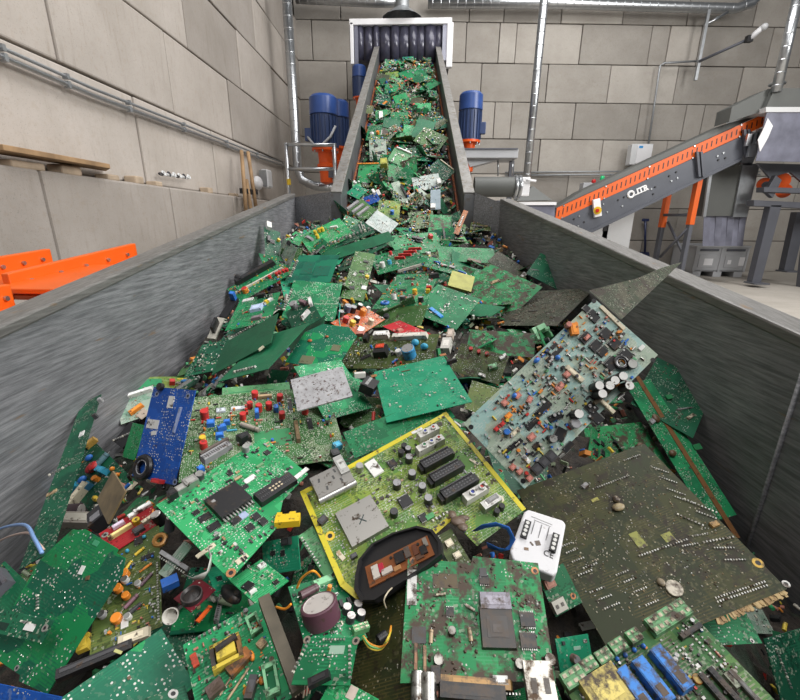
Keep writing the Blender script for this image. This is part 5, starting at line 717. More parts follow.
 ('circuit_board','green board corner with white plug and grey capacitor','circuit board',None,'pcb_dark',(-0.4093,1.4211,0.9544),(0.9287,0.2482,-0.1825,0.2066),0.1055,0.132,0.0016,None,None,'part',('smd',10),[('cyl',-0.0123,0.064,0.01423,0.02134,(0.3,0.3,0.31,0),(0.3,0.3,0.31,0)),('box',0.0216,0.0543,0.01423,0.03202,0.01779,(0.2,0.12,0.14,0),0.524),('box',0.0456,0.0397,0.01067,0.04269,0.01423,(0.72,0.72,0.7,0),-0.175),('box',0.0084,-0.0125,0.01067,0.04269,0.01423,(0.72,0.72,0.7,0),-1.047)]),
 ('circuit_board','green board with white label and blue white display at left','circuit board',None,'pcb_green',(-0.6925,1.6872,0.9118),(0.9816,0.1551,-0.1003,0.0485),0.1882,0.2589,0.0016,None,None,'part',('mix',20),[('box',-0.0543,0.1152,0.05077,0.02539,0.00338,(0.72,0.72,0.7,0),0.0),('box',0.0107,0.005,0.05077,0.04654,0.01269,(0.45,0.55,0.75,0),0.0),('box',0.0505,0.0504,0.02115,0.05077,0.00846,(0.72,0.72,0.7,0),-0.698),('box',0.0475,0.0426,0.01692,0.01692,0.01269,(0.72,0.5,0.04,0),-0.698),('box',0.03,-0.0865,0.04231,0.02115,0.01269,(0.2,0.16,0.18,0),0.0),('box',0.0106,0.115,0.03385,0.02115,0.01692,(0.012,0.012,0.014,0),0.0)]),
 ('display_port','silver plug with pale shell resting on the left hopper wall side','connector',None,'part_shell',(-0.8326,1.6164,0.8502),(0.951,0.3057,0.047,0.0019),0.0341,0.1124,0.008,None,None,'part',None,[('box',0.001,-0.001,0.01238,0.05777,0.03714,(0.012,0.012,0.014,0),0.0)]),
 ('connector_strip','long black connector beside silver plug at left wall','connector',None,'black_plastic',(-0.8901,1.8751,0.8834),(0.9463,0.3087,0.0674,-0.0681),0.0373,0.1252,0.009,None,None,'part',None,[('box',0.0004,0.0534,0.02353,0.01882,0.0447,(0.03,0.16,0.55,0),0.0)]),
 ('circuit_board','flat dark green sheet leaning above the left wall foot','circuit board',None,'pcb_darksheet',(-0.5448,1.2392,0.9039),(0.957,0.15,-0.2423,0.0545),0.217,0.1919,0.0016,None,None,'part',None,[('box',0.0782,-0.1047,0.01913,0.00638,0.00638,(0.62,0.56,0.42,0),0.524),('pins',-0.0039,0.1043,0.16578,18,0.0)]),
 ('circuit_board','second dark green sheet under the leaning sheet','circuit board',None,'pcb_darksheet',(-0.4471,1.1457,0.9081),(0.9683,0.1094,-0.1861,-0.1257),0.1837,0.2559,0.0016,None,None,'part',None,[('pins',-0.0122,-0.0969,0.08878,8,-0.035)]),
 ('circuit_board','third green sheet edge beside the octagonal board','circuit board',None,'pcb_darksheet',(-0.3913,1.3995,0.8953),(0.9463,0.1366,-0.293,-0.0054),0.1517,0.1139,0.0016,None,None,'part',None,[]),
 ('circuit_board','dark board dotted with white joints at the left wall foot','circuit board',None,'pcb_dark',(-0.7481,1.3648,0.808),(0.9763,0.1826,-0.1146,0.0183),0.1088,0.1807,0.0016,None,None,'part',('white',46),[]),
 ('circuit_board','eight sided green board with clipped corner at heap centre','circuit board',None,'pcb_solder',(-0.2968,1.1964,0.9142),(0.9579,0.2658,-0.0109,-0.108),0.1735,0.1737,0.0016,[(-0.081,-0.0833),(-0.0702,0.0446),(-0.0254,0.0878),(0.0637,0.0874),(0.1017,0.0535),(0.0818,-0.0906)],None,'part',('solder',30),[('box',-0.0171,-0.0648,0.04279,0.03057,0.00122,(0.16,0.17,0.1,0),0.0),('box',0.0535,-0.0048,0.02751,0.02445,0.00122,(0.16,0.17,0.1,0),0.0),('disc',-0.0386,0.0101,0.01528,0.01223,0.00458,(0.4,0.1,0.03,0)),('disc',0.0089,0.0347,0.01223,0.00917,0.00458,(0.4,0.1,0.03,0))]),
 ('metal_plate','white speckled metal plate leaning at heap centre','metal plate',None,'speckled_plate',(-0.2233,0.8852,0.9047),(0.9539,0.2319,-0.0436,0.1856),0.1266,0.0982,0.004,None,None,'part',('dirt',16),[]),
 ('circuit_board','green board underneath the white speckled plate','circuit board',None,'pcb_green',(-0.2146,0.985,0.864),(0.8775,0.2396,0.172,0.3781),0.1526,0.1738,0.0016,None,None,'part',('smd',16),[]),
 ('circuit_board','orange board crowded with black and white capacitors','circuit board',None,'pcb_orange',(-0.2186,1.4915,0.9198),(0.8194,0.2123,0.0605,0.529),0.2082,0.1097,0.0016,None,None,'part',('mix',26),[('cyl',0.0253,0.052,0.01304,0.02608,(0.012,0.012,0.014,0),(0.3,0.3,0.31,0)),('cyl',-0.0389,0.0619,0.01118,0.02235,(0.05,0.05,0.055,0),(0.3,0.3,0.31,0)),('cyl',0.0439,0.0172,0.01304,0.02608,(0.8,0.26,0.03,0),(0.8,0.26,0.03,0)),('cyl',-0.017,0.0032,0.01118,0.02235,(0.012,0.012,0.014,0),(0.72,0.72,0.7,0)),('cyl',0.0131,0.0673,0.0149,0.02608,(0.12,0.15,0.25,0),(0.3,0.3,0.31,0)),('cyl',0.0206,-0.0363,0.01118,0.02235,(0.62,0.56,0.42,0),(0.62,0.56,0.42,0)),('cyl',-0.0466,0.0006,0.01118,0.01863,(0.72,0.5,0.04,0),(0.72,0.5,0.04,0)),('cyl',0.0804,0.0178,0.00931,0.02235,(0.72,0.72,0.7,0),(0.72,0.72,0.7,0)),('cyl',-0.0541,0.0274,0.01118,0.02235,(0.55,0.03,0.03,0),(0.55,0.03,0.03,0)),('box',-0.0568,-0.0429,0.03353,0.02235,0.0149,(0.72,0.72,0.7,0),0.349),('cyl',0.0687,0.0488,0.01118,0.02235,(0.012,0.012,0.014,0),(0.46,0.46,0.44,0.85))]),
 ('circuit_board','brown board with red topped transformer and blue capacitor','circuit board',None,'pcb_olive',(-0.09,1.2715,0.8745),(0.9622,0.2256,-0.0912,-0.1222),0.3043,0.1552,0.0016,None,None,'part',('mix',46),[('box',-0.0226,-0.0131,0.04533,0.03885,0.0259,(0.012,0.012,0.014,0),0.087),('box',-0.0253,-0.0038,0.02914,0.01943,0.02914,(0.6,0.06,0.02,0),0.087),('cyl',0.0753,-0.0234,0.02105,0.03562,(0.04,0.3,0.6,0),(0.3,0.3,0.3,0.2)),('disc',0.0839,0.0268,0.0259,0.02267,0.02267,(0.05,0.36,0.55,0)),('disc',0.1179,0.0076,0.0259,0.01943,0.02267,(0.05,0.36,0.55,0)),('box',-0.0464,0.0698,0.05504,0.02267,0.01943,(0.72,0.72,0.7,0),0.035),('box',0.0556,0.0613,0.12304,0.01943,0.01619,(0.6,0.58,0.52,0),0.035),('cyl',0.0361,-0.0139,0.00971,0.01619,(0.72,0.72,0.7,0),(0.72,0.72,0.7,0)),('box',-0.0978,0.0563,0.01619,0.02914,0.01943,(0.012,0.012,0.014,0),0.0),('chip',-0.075,-0.0264,0.03562,0.01295,0.524),('box',0.1883,0.0107,0.02914,0.05181,0.02267,(0.6,0.58,0.54,0),0.0),('box',0.193,0.0614,0.01943,0.03885,0.01943,(0.5,0.42,0.36,0),0.0),('box',-0.1292,0.083,0.02914,0.01619,0.01295,(0.5,0.2,0.16,0),0.0),('lcap',0.0319,-0.0497,0.01943,0.00809,(0.03,0.16,0.55,0),0.873)]),
 ('circuit_board','flat teal green board with copper corner pads right of centre','circuit board',None,'pcb_teal',(0.0039,0.9784,0.878),(0.9881,0.0681,-0.0912,0.103),0.2018,0.2519,0.0016,None,None,'part',('white',30),[('box',-0.1035,0.1026,0.0153,0.01275,0.00127,(0.45,0.2,0.09,0.4),0.0),('box',0.1016,0.1309,0.01785,0.01275,0.00127,(0.45,0.2,0.09,0.4),0.0),('box',0.1113,0.0732,0.02804,0.00892,0.0102,(0.012,0.012,0.014,0),0.175),('box',-0.0153,0.0886,0.02549,0.00408,0.00153,(0.12,0.07,0.035,0),0.0),('pins',0.0862,-0.1028,0.0204,3,-1.222)]),
 ('circuit_board','plain green board tucked above the yellow edged board','circuit board',None,'pcb_green',(-0.0354,0.8429,0.8365),(0.9381,0.2385,-0.0361,0.2485),0.2499,0.0704,0.0016,None,None,'part',None,[('box',0.0365,0.0123,0.03179,0.02271,0.00068,(0.1,0.24,0.05,0),0.0)]),
 ('circuit_board','bright red sheet board lying in heap centre','circuit board',None,'pcb_red',(-0.0407,1.418,0.9067),(0.9564,0.0295,-0.0954,0.2745),0.0741,0.2269,0.0016,None,None,'part',None,[('box',-0.0186,0.0132,0.02128,0.02128,0.00709,(0.5,0.2,0.16,0),0.0)]),
 ('circuit_board','grey green board leaning right of the orange board','circuit board',None,'pcb_greenolive',(-0.0722,1.6242,0.9097),(0.9346,0.2794,-0.1361,-0.173),0.2156,0.1106,0.0016,None,None,'part',('solder',14),[('cyl',-0.0608,0.0006,0.01207,0.01207,(0.05,0.05,0.055,0),(0.05,0.05,0.055,0))]),
 ('circuit_board','muddy board with small green relay below the brown coated board','circuit board',None,'pcb_olive',(0.1857,1.1759,0.873),(0.9026,0.3724,-0.0168,-0.2153),0.1507,0.0984,0.0016,None,None,'part_dirty',('dirt',60),[('box',0.0432,-0.0029,0.01495,0.02691,0.01495,(0.22,0.52,0.28,0),-0.873),('box',0.0216,-0.0378,0.02093,0.00897,0.00897,(0.72,0.72,0.7,0),0.0),('box',0.0602,0.0378,0.01196,0.02392,0.01196,(0.72,0.72,0.7,0),-0.698),('cyl',-0.0387,0.0351,0.00598,0.01196,(0.55,0.03,0.03,0),(0.55,0.03,0.03,0)),('cyl',-0.0123,0.0325,0.00598,0.01196,(0.55,0.03,0.03,0),(0.55,0.03,0.03,0)),('cyl',0.0126,0.0332,0.00598,0.01196,(0.55,0.03,0.03,0),(0.55,0.03,0.03,0))]),
 ('circuit_board','dark muddy board under the brown coated board','circuit board',None,'pcb_dirtygreen',(0.2937,1.4146,0.8675),(0.9456,0.2952,-0.0528,-0.1265),0.2305,0.107,0.0016,None,None,'part_dirty',('dirt',60),[]),
 ('terminal_block','pale green terminal block beside the pale teal board','terminal block',None,'part_lightgreen',(0.4645,1.5236,0.8847),(0.8366,0.4276,0.0891,0.3307),0.0763,0.0512,0.014,None,None,'part',None,[('box',-0.005,-0.0018,0.02629,0.01127,0.0338,(0.1,0.3,0.14,0),0.0),('box',0.0076,-0.0233,0.01127,0.03004,0.02629,(0.1,0.3,0.14,0),0.0)]),
 ('circuit_board','long green strip board with copper line along right wall','circuit board',None,'pcb_green',(0.6995,1.0142,0.7112),(0.9283,0.3405,-0.001,0.1494),0.0844,0.3879,0.0016,None,None,'part',('dirt',16),[('box',0.0067,-0.0154,0.01341,0.45066,0.00161,(0.2,0.09,0.03,0),0.0),('box',0.0642,0.1296,0.02146,0.01341,0.00268,(0.02,0.2,0.07,0),0.0),('box',0.0518,-0.0196,0.02414,0.01609,0.00268,(0.02,0.2,0.07,0),0.0),('disc',-0.0319,-0.0208,0.02146,0.01878,0.01341,(0.12,0.07,0.035,0)),('disc',-0.0172,0.0776,0.02146,0.02682,0.01073,(0.12,0.07,0.035,0)),('box',-0.0338,0.0721,0.01609,0.01341,0.00805,(0.3,0.3,0.31,0),0.349)]),
 ('circuit_board','dark board with pale edge near the right hopper wall','circuit board',None,'pcb_dark',(0.7467,1.1413,0.8011),(0.9127,0.2462,0.1065,-0.3081),0.1677,0.2318,0.0016,None,None,'part_dirty',('dirt',30),[('box',0.0585,-0.0498,0.00872,0.02906,0.00581,(0.62,0.56,0.42,0),-0.349),('lcap',0.0377,-0.0329,0.04649,0.00436,(0.3,0.3,0.31,0),0.873)]),
 ('circuit_board','muddy green board between pale teal board and brown motherboard','circuit board',None,'pcb_dirtygreen',(0.5413,1.0007,0.6978),(0.9466,0.2732,0.0708,0.1558),0.261,0.1431,0.0016,None,None,'part_dirty',('dirt',60),[('disc',0.0747,-0.0015,0.03213,0.02142,0.01339,(0.12,0.07,0.035,0)),('disc',0.1385,0.0128,0.02677,0.01606,0.01339,(0.12,0.07,0.035,0))]),
 ('circuit_board','shadowed green board under the pale teal board','circuit board',None,'pcb_dark',(0.2301,0.7899,0.7789),(0.9438,0.2564,0.1423,0.1524),0.1511,0.1394,0.0016,None,None,'part',('dirt',20),[]),
 ('circuit_board','board with yellow wrapped transformer at bottom left of centre','circuit board',None,'pcb_green',(-0.2039,0.3382,0.7789),(0.9401,0.1213,-0.0191,0.3181),0.0912,0.1212,0.0016,None,None,'part_dirty',('mix',70),[('coil',-0.0038,0.0189,0.03497,0.02797,0.01748,(0.62,0.48,0.06,0),-0.087),('box',-0.0011,0.0246,0.02564,0.00699,0.01981,(0.012,0.012,0.014,0),0.087),('disc',0.0194,0.0022,0.00699,0.01399,0.00816,(0.8,0.26,0.03,0)),('disc',0.0151,0.0113,0.00699,0.00932,0.00816,(0.8,0.26,0.03,0)),('lgclip',0.0328,0.0325,0.01399,0.02331,0.01166,(0.22,0.52,0.28,0),0.0),('lgclip',0.0305,-0.0349,0.01515,0.03264,0.01166,(0.22,0.52,0.28,0),-0.209),('box',-0.0372,0.0349,0.00699,0.01632,0.0035,(0.5,0.06,0.03,0),0.087),('box',0.0335,0.008,0.01049,0.01049,0.00583,(0.42,0.3,0.17,0),0.349),('box',0.0056,0.0028,0.03031,0.01399,0.00816,(0.25,0.09,0.02,0),0.349),('disc',0.006,-0.0297,0.01282,0.01049,0.00816,(0.8,0.26,0.03,0)),('disc',0.0211,-0.0286,0.00699,0.00932,0.00699,(0.8,0.26,0.03,0)),('cyl',0.0377,-0.0149,0.00303,0.00583,(0.3,0.3,0.31,0),(0.42,0.3,0.17,0)),('pins',-0.0152,0.0574,0.04196,7,0.0),('box',-0.024,-0.0075,0.01865,0.01399,0.00816,(0.1,0.07,0.06,0),0.175),('lcap',-0.0023,-0.0164,0.03497,0.00291,(0.42,0.3,0.17,0),0.524),('lcap',-0.0055,-0.004,0.03963,0.00233,(0.42,0.3,0.17,0),0.611),('box',0.0094,-0.0297,0.00932,0.02331,0.01049,(0.05,0.05,0.055,0),-0.611),('cyl',0.0289,0.0564,0.00303,0.00466,(0.3,0.3,0.31,0),(0.3,0.3,0.31,0))]),
 ('metal_bar','dirty brown metal bar lying beside the transformer board','metal bar',None,'sheet_bar',(-0.1558,0.3565,0.8064),(0.938,0.1386,0.0206,0.3171),0.0144,0.1144,0.012,None,None,'part',None,[]),
 ('circuit_board','green board with huge purple capacitor near bottom centre','circuit board',None,'pcb_green',(-0.1147,0.4162,0.7813),(0.9598,0.0118,0.1038,0.2605),0.0774,0.1033,0.0016,None,None,'part',('white',30),[('bigcap',-0.0107,-0.0072,0.02402,0.02402,(0.1,0.04,0.06,0),(0.5,0.47,0.45,0)),('lcap',-0.0161,0.0307,0.02669,0.01201,(0.1,0.05,0.06,0),0.262),('cyl',0.0251,-0.0092,0.00614,0.01068,(0.05,0.05,0.055,0),(0.6,0.57,0.55,0.2)),('cyl',0.0412,-0.0094,0.00614,0.01068,(0.05,0.05,0.055,0),(0.6,0.57,0.55,0.2)),('cyl',0.0256,-0.0231,0.00614,0.01068,(0.05,0.05,0.055,0),(0.6,0.57,0.55,0.2)),('cyl',0.0401,-0.0231,0.00614,0.01068,(0.05,0.05,0.055,0),(0.6,0.57,0.55,0.2)),('chip',0.0419,0.0273,0.01869,0.01068,-1.222),('box',0.034,0.0025,0.00534,0.01201,0.004,(0.012,0.012,0.014,0),0.0),('box',0.0223,0.0028,0.00534,0.01201,0.004,(0.012,0.012,0.014,0),0.0),('box',0.0438,0.0044,0.00534,0.01201,0.004,(0.012,0.012,0.014,0),0.0),('box',0.0134,0.0023,0.00534,0.01201,0.004,(0.012,0.012,0.014,0),0.0),('term',0.033,-0.0401,0.02135,0.00934,0.00801,3,0.0),('box',0.0386,0.052,0.01335,0.01068,0.00667,(0.22,0.52,0.28,0),0.0),('box',0.0101,0.0454,0.02936,0.01068,0.004,(0.22,0.52,0.28,0),0.175),('cyl',0.0141,0.0302,0.0032,0.00801,(0.8,0.26,0.03,0),(0.8,0.26,0.03,0)),('cyl',0.048,0.0475,0.0032,0.00801,(0.72,0.5,0.04,0),(0.72,0.5,0.04,0))]),
 ('circuit_board','small green board with two mounting holes at bottom centre','circuit board',None,'pcb_green',(-0.0934,0.3256,0.8193),(0.9904,0.0766,-0.1067,-0.0426),0.0653,0.0467,0.0016,None,None,'part',('white',14),[('hole',-0.0294,0.0208,0.00438,(0.3,0.25,0.2,0.3)),('hole',0.0306,0.0194,0.00438,(0.3,0.25,0.2,0.3)),('pins',0.0039,0.0206,0.02849,8,0.0),('pins',-0.0306,0.0031,0.03507,8,1.326),('pins',0.0284,-0.0017,0.03507,8,-1.326),('box',0.0103,0.0102,0.01753,0.00877,0.00044,(0.3,0.45,0.35,0),0.0),('box',-0.0008,-0.0197,0.02411,0.00877,0.00658,(0.012,0.012,0.014,0),0.436)]),
 ('circuit_board','bottom edge green board marked with the letter E','circuit board',None,'pcb_bright',(-0.0643,0.293,0.8054),(0.9783,0.0613,-0.0103,-0.1978),0.0552,0.0333,0.0016,None,None,'part',('solder',6),[('box',-0.0008,0.0099,0.00925,0.01234,0.00062,(0.5,0.42,0.36,0),0.0),('letterE',-0.0219,0.0115,0.00617,0.00822)]),
 ('circuit_board','dark olive brown board with golden tracks beneath bottom centre','circuit board',None,'pcb_brown',(-0.0416,0.3962,0.7547),(0.9533,0.1558,-0.2584,0.0098),0.1295,0.1445,0.0016,None,None,'part',('solder',30),[]),
 ('circuit_board','small olive board with two cream blocks beside black shell','circuit board',None,'pcb_olive',(0.0593,0.5098,0.8037),(0.9392,0.2274,-0.0709,0.2473),0.0297,0.0554,0.0016,None,None,'part',None,[('box',-0.0004,0.0093,0.01213,0.01062,0.00607,(0.62,0.56,0.42,0),0.0),('box',0.0009,-0.011,0.01213,0.0091,0.00607,(0.62,0.56,0.42,0),0.0)]),
 ('circuit_board','small dark red board holding a black speaker','circuit board',None,'pcb_maroon',(-0.3013,0.4311,0.7832),(0.8491,0.0405,0.0095,0.5266),0.0387,0.0361,0.0016,None,None,'part',('smd',6),[('speaker',-0.0058,-0.0017,0.01387)]),
 ('circuit_board','long pale connector board left of the digital board','circuit board',None,'pcb_pale',(-0.3554,0.4804,0.7928),(0.8052,0.2204,-0.1197,0.5374),0.0509,0.0169,0.004,None,None,'part',None,[('box',-0.0025,-0.001,0.006,0.05696,0.006,(0.3,0.3,0.31,0),0.0),('pins',-0.0085,-0.0012,0.05097,12,1.571)]),
 ('circuit_board','small teal board under the lower corner of the digital board','circuit board',None,'pcb_teal',(-0.2842,0.4753,0.7678),(0.9253,-0.0235,0.158,0.344),0.0368,0.049,0.0016,None,None,'part',('white',6),[('chip',-0.0062,-0.0019,0.00749,0.00749,0.0)]),
 ('circuit_board','thin dark green board with dots leaning behind the octagonal board','circuit board',None,'pcb_dark',(-0.248,1.6919,0.8942),(0.977,0.2014,-0.0682,-0.0177),0.0865,0.1958,0.0016,None,None,'part',('solder',10),[]),
 ('circuit_board','wide green board between heap centre and conveyor foot','circuit board',None,'pcb_bright',(-0.0175,2.929,1.1276),(0.9292,0.2798,0.032,0.2393),0.3778,0.2186,0.0016,None,None,'part',('mix',30),[('box',0.0164,0.0351,0.08244,0.02748,0.02061,(0.012,0.012,0.014,0),-0.524),('box',0.1229,0.0426,0.02748,0.02748,0.02748,(0.55,0.03,0.03,0),0.0),('torus',0.0186,0.023,0.02061,0.00687,(0.012,0.012,0.014,0))]),
 ('circuit_board','muddy dark board right of the flat teal green board','circuit board',None,'pcb_olive',(0.1785,1.0046,0.8325),(0.9321,0.3298,0.0714,-0.1318),0.0885,0.0887,0.0016,None,None,'part_dirty',('dirt',30),[]),
 ('circuit_board','dark green sheet board right of the conveyor middle','circuit board','boards riding the incline conveyor','pcb_darksheet',(0.0201,5.4341,2.3023),(0.9062,0.3992,0.0797,-0.1142),0.2225,0.3355,0.0016,None,None,'part',None,[]),
 ('circuit_board','olive grey board leaning at the right conveyor wall','circuit board','boards riding the incline conveyor','pcb_greenolive',(0.1065,5.2217,2.1595),(0.8767,0.4091,0.1345,-0.2143),0.317,0.2619,0.0016,None,None,'part',('white',20),[]),
 ('circuit_board','pale mint board with white edge at conveyor middle','circuit board','boards riding the incline conveyor','pcb_lightgreen',(-0.2255,4.7425,1.9057),(0.8974,0.3944,0.1477,-0.1319),0.205,0.212,0.0016,None,None,'part',('white',10),[('box',0.0028,0.1089,0.17865,0.01471,0.01576,(0.72,0.72,0.7,0),0.0)]),
 ('circuit_board','grey green board with silver chips left of conveyor middle','circuit board','boards riding the incline conveyor','pcb_pale',(-0.4727,4.9321,2.0065),(0.9221,0.3839,-0.0135,0.0458),0.1856,0.3448,0.0016,None,None,'part',('smd',18),[('chip',-0.0197,0.0647,0.04359,0.0327,0.0),('chip',0.02,-0.0537,0.04359,0.0327,0.0)]),
 ('circuit_board','bright green board with yellow edge left of conveyor middle','circuit board','boards riding the incline conveyor','pcb_bright',(-0.5277,4.3994,1.7185),(0.9158,0.4015,-0.0111,-0.0071),0.1886,0.253,0.0016,None,None,'part',('smd',12),[('box',-0.0043,0.1266,0.22735,0.01186,0.00988,(0.8,0.26,0.03,0),0.0)]),
 ('circuit_board','green board lying flat on the lower conveyor centre','circuit board','boards riding the incline conveyor','pcb_green',(-0.1362,4.368,1.6859),(0.8214,0.4623,-0.2117,0.2586),0.1747,0.1966,0.0016,None,None,'part',('solder',14),[]),
 ('circuit_board','whitish crusted board at the right of the lower conveyor','circuit board','boards riding the incline conveyor','pcb_white',(0.0548,4.2756,1.6248),(0.9217,0.3773,-0.0688,0.0589),0.2628,0.1979,0.0016,None,None,'part',('white',24),[('box',0.1152,-0.0381,0.03843,0.07686,0.02882,(0.72,0.72,0.7,0),0.0)]),
 ('circuit_board','blue grey flat plate right of the lower conveyor','metal plate','boards riding the incline conveyor','plate_bluegrey',(0.1339,3.9146,1.4564),(0.9387,0.3426,-0.0359,-0.0151),0.0888,0.274,0.0016,None,None,'part',None,[('box',-0.022,-0.102,0.04445,0.06223,0.01778,(0.72,0.72,0.7,0),0.0)]),
 ('circuit_board','dark green board with pale upper edge at right conveyor wall','circuit board','boards riding the incline conveyor','pcb_dark',(0.2018,4.4879,1.7558),(0.8325,0.4249,0.1836,-0.3045),0.2272,0.1676,0.0016,None,None,'part',('smd',10),[('box',-0.0004,0.0876,0.18976,0.00999,0.00999,(0.62,0.56,0.42,0),0.0)]),
 ('circuit_board','green board of parallel dark bars at the left conveyor foot','circuit board','boards riding the incline conveyor','pcb_greenolive',(-0.5013,3.7073,1.361),(0.8531,0.3708,0.1476,-0.3362),0.1967,0.1703,0.0016,None,None,'part',None,[('box',-0.0272,-0.0156,0.02564,0.13672,0.01709,(0.3,0.3,0.31,0),0.0),('box',0.0288,-0.0089,0.02564,0.13672,0.01709,(0.3,0.3,0.31,0),0.0),('box',-0.0837,-0.0223,0.02564,0.13672,0.01709,(0.3,0.3,0.31,0),0.0)]),
 ('circuit_board','small blue board left of the lower conveyor centre','circuit board','boards riding the incline conveyor','pcb_blue',(-0.4354,3.9378,1.4577),(0.7704,0.3489,0.1711,-0.5054),0.1119,0.1309,0.0016,None,None,'part',('white',6),[('box',-0.0605,0.0439,0.054,0.027,0.027,(0.72,0.72,0.7,0),0.0)]),
 ('circuit_board','pale patchy board at the conveyor foot centre','circuit board','boards riding the incline conveyor','pcb_white',(-0.2886,3.2873,1.2551),(0.9011,0.3369,0.2145,-0.1691),0.1974,0.1767,0.0016,None,None,'part',('smd',18),[]),
 ('circuit_board','yellow green board with orange edge on the lower conveyor','circuit board','boards riding the incline conveyor','pcb_yellowgreen',(-0.2704,3.7783,1.3709),(0.9552,0.2933,0.0403,0.005),0.1919,0.258,0.0016,None,None,'part',('mix',10),[('cyl',0.0309,-0.0733,0.01736,0.03471,(0.03,0.16,0.55,0),(0.03,0.16,0.55,0))]),
 ('circuit_board','cream toothed connector strip on the lower conveyor','circuit board','boards riding the incline conveyor','pcb_pale',(-0.1945,4.0624,1.5262),(0.9068,0.383,-0.091,0.1507),0.0801,0.2737,0.0016,None,None,'part',None,[('pins',-0.0338,-0.0017,0.16584,8,-1.134),('box',0.0384,-0.0184,0.01843,0.16584,0.02764,(0.012,0.012,0.014,0),0.0)]),
 ('circuit_board','green board leaning outward at the left conveyor foot','circuit board','boards riding the incline conveyor','pcb_dark',(-0.6951,3.6989,1.3423),(0.4021,0.8187,-0.1927,-0.3619),0.2739,0.1801,0.0016,None,None,'part',('smd',14),[]),
 ('circuit_board','small dark board leaning on the left conveyor wall','circuit board','boards riding the incline conveyor','pcb_dark',(-0.7076,4.2452,1.5963),(0.4424,0.788,-0.1721,-0.3921),0.1876,0.1678,0.0016,None,None,'part',('smd',8),[]),
 ('circuit_board','teal green board near the left wall of lower conveyor','circuit board','boards riding the incline conveyor','pcb_teal',(-0.5907,4.1001,1.5283),(0.8987,0.3286,0.0996,-0.2727),0.1489,0.1525,0.0016,None,None,'part',('white',8),[]),
 ('circuit_board','thin brown toothed stick board at the right conveyor foot','circuit board','boards riding the incline conveyor','pcb_orangebrown',(0.3087,3.2597,1.269),(0.9528,0.2628,0.1007,-0.1135),0.0379,0.35,0.0016,None,None,'part',None,[('pins',-0.0007,-0.003,0.14994,8,1.571)]),
 ('circuit_board','dark board slab beside the brown stick board','circuit board','boards riding the incline conveyor','pcb_dark',(0.2462,3.4735,1.2874),(0.9351,0.2435,-0.2494,-0.0641),0.1652,0.1303,0.0016,None,None,'part',('dirt',10),[]),
 ('circuit_board','grid patterned green board at the conveyor foot left','circuit board','boards riding the incline conveyor','pcb_dark',(-0.4275,3.1971,1.2171),(0.9049,0.293,0.1306,-0.2798),0.1318,0.1179,0.0016,None,None,'part',None,[('pins',-0.0213,0.0188,0.08959,6,-0.611),('pins',-0.0097,-0.0172,0.08959,6,-0.611),('pins',0.0181,0.0075,0.08959,6,-0.611)]),
 ('circuit_board','green board right under the strip curtain','circuit board','boards riding the incline conveyor','pcb_green',(-0.1613,7.7577,3.5384),(0.9093,0.3345,-0.0872,0.2315),0.4029,0.3462,0.0016,None,None,'part',('smd',6),[]),
 ('circuit_board','long green board tilted at the right wall below the curtain','circuit board','boards riding the incline conveyor','pcb_green',(0.1041,7.1635,3.2098),(0.8522,0.299,-0.1377,0.4067),0.4013,0.1513,0.0016,None,None,'part',None,[]),
 ('circuit_board','bright green scrap piece on the upper conveyor centre','circuit board','boards riding the incline conveyor','pcb_bright',(-0.2984,6.5301,2.889),(0.9002,0.3987,-0.1038,0.1407),0.1943,0.1951,0.0016,None,None,'part',None,[]),
 ('circuit_board','bright green board left of the upper conveyor middle','circuit board','boards riding the incline conveyor','pcb_bright',(-0.5082,5.9099,2.5439),(0.92,0.3896,-0.0195,0.0386),0.1729,0.2403,0.0016,None,None,'part',('smd',4),[('box',-0.0159,0.0004,0.05107,0.1532,0.01915,(0.72,0.72,0.7,0),0.0)]),
 ('circuit_board','olive board at the left conveyor wall halfway up','circuit board','boards riding the incline conveyor','pcb_olive',(-0.7373,6.1782,2.6816),(0.92,0.379,0.07,0.0703),0.182,0.1826,0.0016,None,None,'part',('smd',8),[]),
 ('circuit_board','small bright green triangle of board at conveyor middle','circuit board','boards riding the incline conveyor','pcb_bright',(-0.1582,5.4749,2.2988),(0.9201,0.3887,0.048,-0.0054),0.1225,0.1916,0.0016,None,None,'part',None,[]),
 ('circuit_board','narrow dark board leaning on left wall at conveyor middle','circuit board','boards riding the incline conveyor','pcb_dark',(-0.7044,5.4597,2.2688),(0.3241,0.8225,-0.2112,-0.4171),0.1822,0.1803,0.0016,None,None,'part',('smd',6),[]),
 ('circuit_board','green board with white blob left of conveyor middle','circuit board','boards riding the incline conveyor','pcb_green',(-0.5636,5.4048,2.2605),(0.9225,0.3807,-0.0408,-0.0485),0.1695,0.2664,0.0016,None,None,'part',('smd',8),[('disc',-0.0189,-0.0408,0.05907,0.04725,0.03544,(0.72,0.72,0.7,0)),('cyl',0.0521,-0.0301,0.0189,0.03544,(0.8,0.26,0.03,0),(0.8,0.26,0.03,0))]),
 ('circuit_board','narrow bright green board near conveyor middle centre','circuit board','boards riding the incline conveyor','pcb_bright',(-0.2279,5.2388,2.1503),(0.9238,0.3353,0.0974,0.157),0.1072,0.314,0.0016,None,None,'part',('smd',6),[]),
 ('circuit_board','small olive board on the right wall above conveyor middle','circuit board','boards riding the incline conveyor','pcb_olive',(0.2258,5.6414,2.4052),(0.8536,0.4015,-0.145,0.2987),0.1911,0.0899,0.0016,None,None,'part',('smd',6),[]),
 ('circuit_board','green studded board at right of the upper conveyor','circuit board','boards riding the incline conveyor','pcb_bright',(-0.0005,6.2641,2.7248),(0.9214,0.3883,0.0005,-0.0131),0.2344,0.171,0.0016,None,None,'part',('white',8),[('cyl',-0.1104,-0.0009,0.01876,0.0402,(0.55,0.03,0.03,0),(0.55,0.03,0.03,0))]),
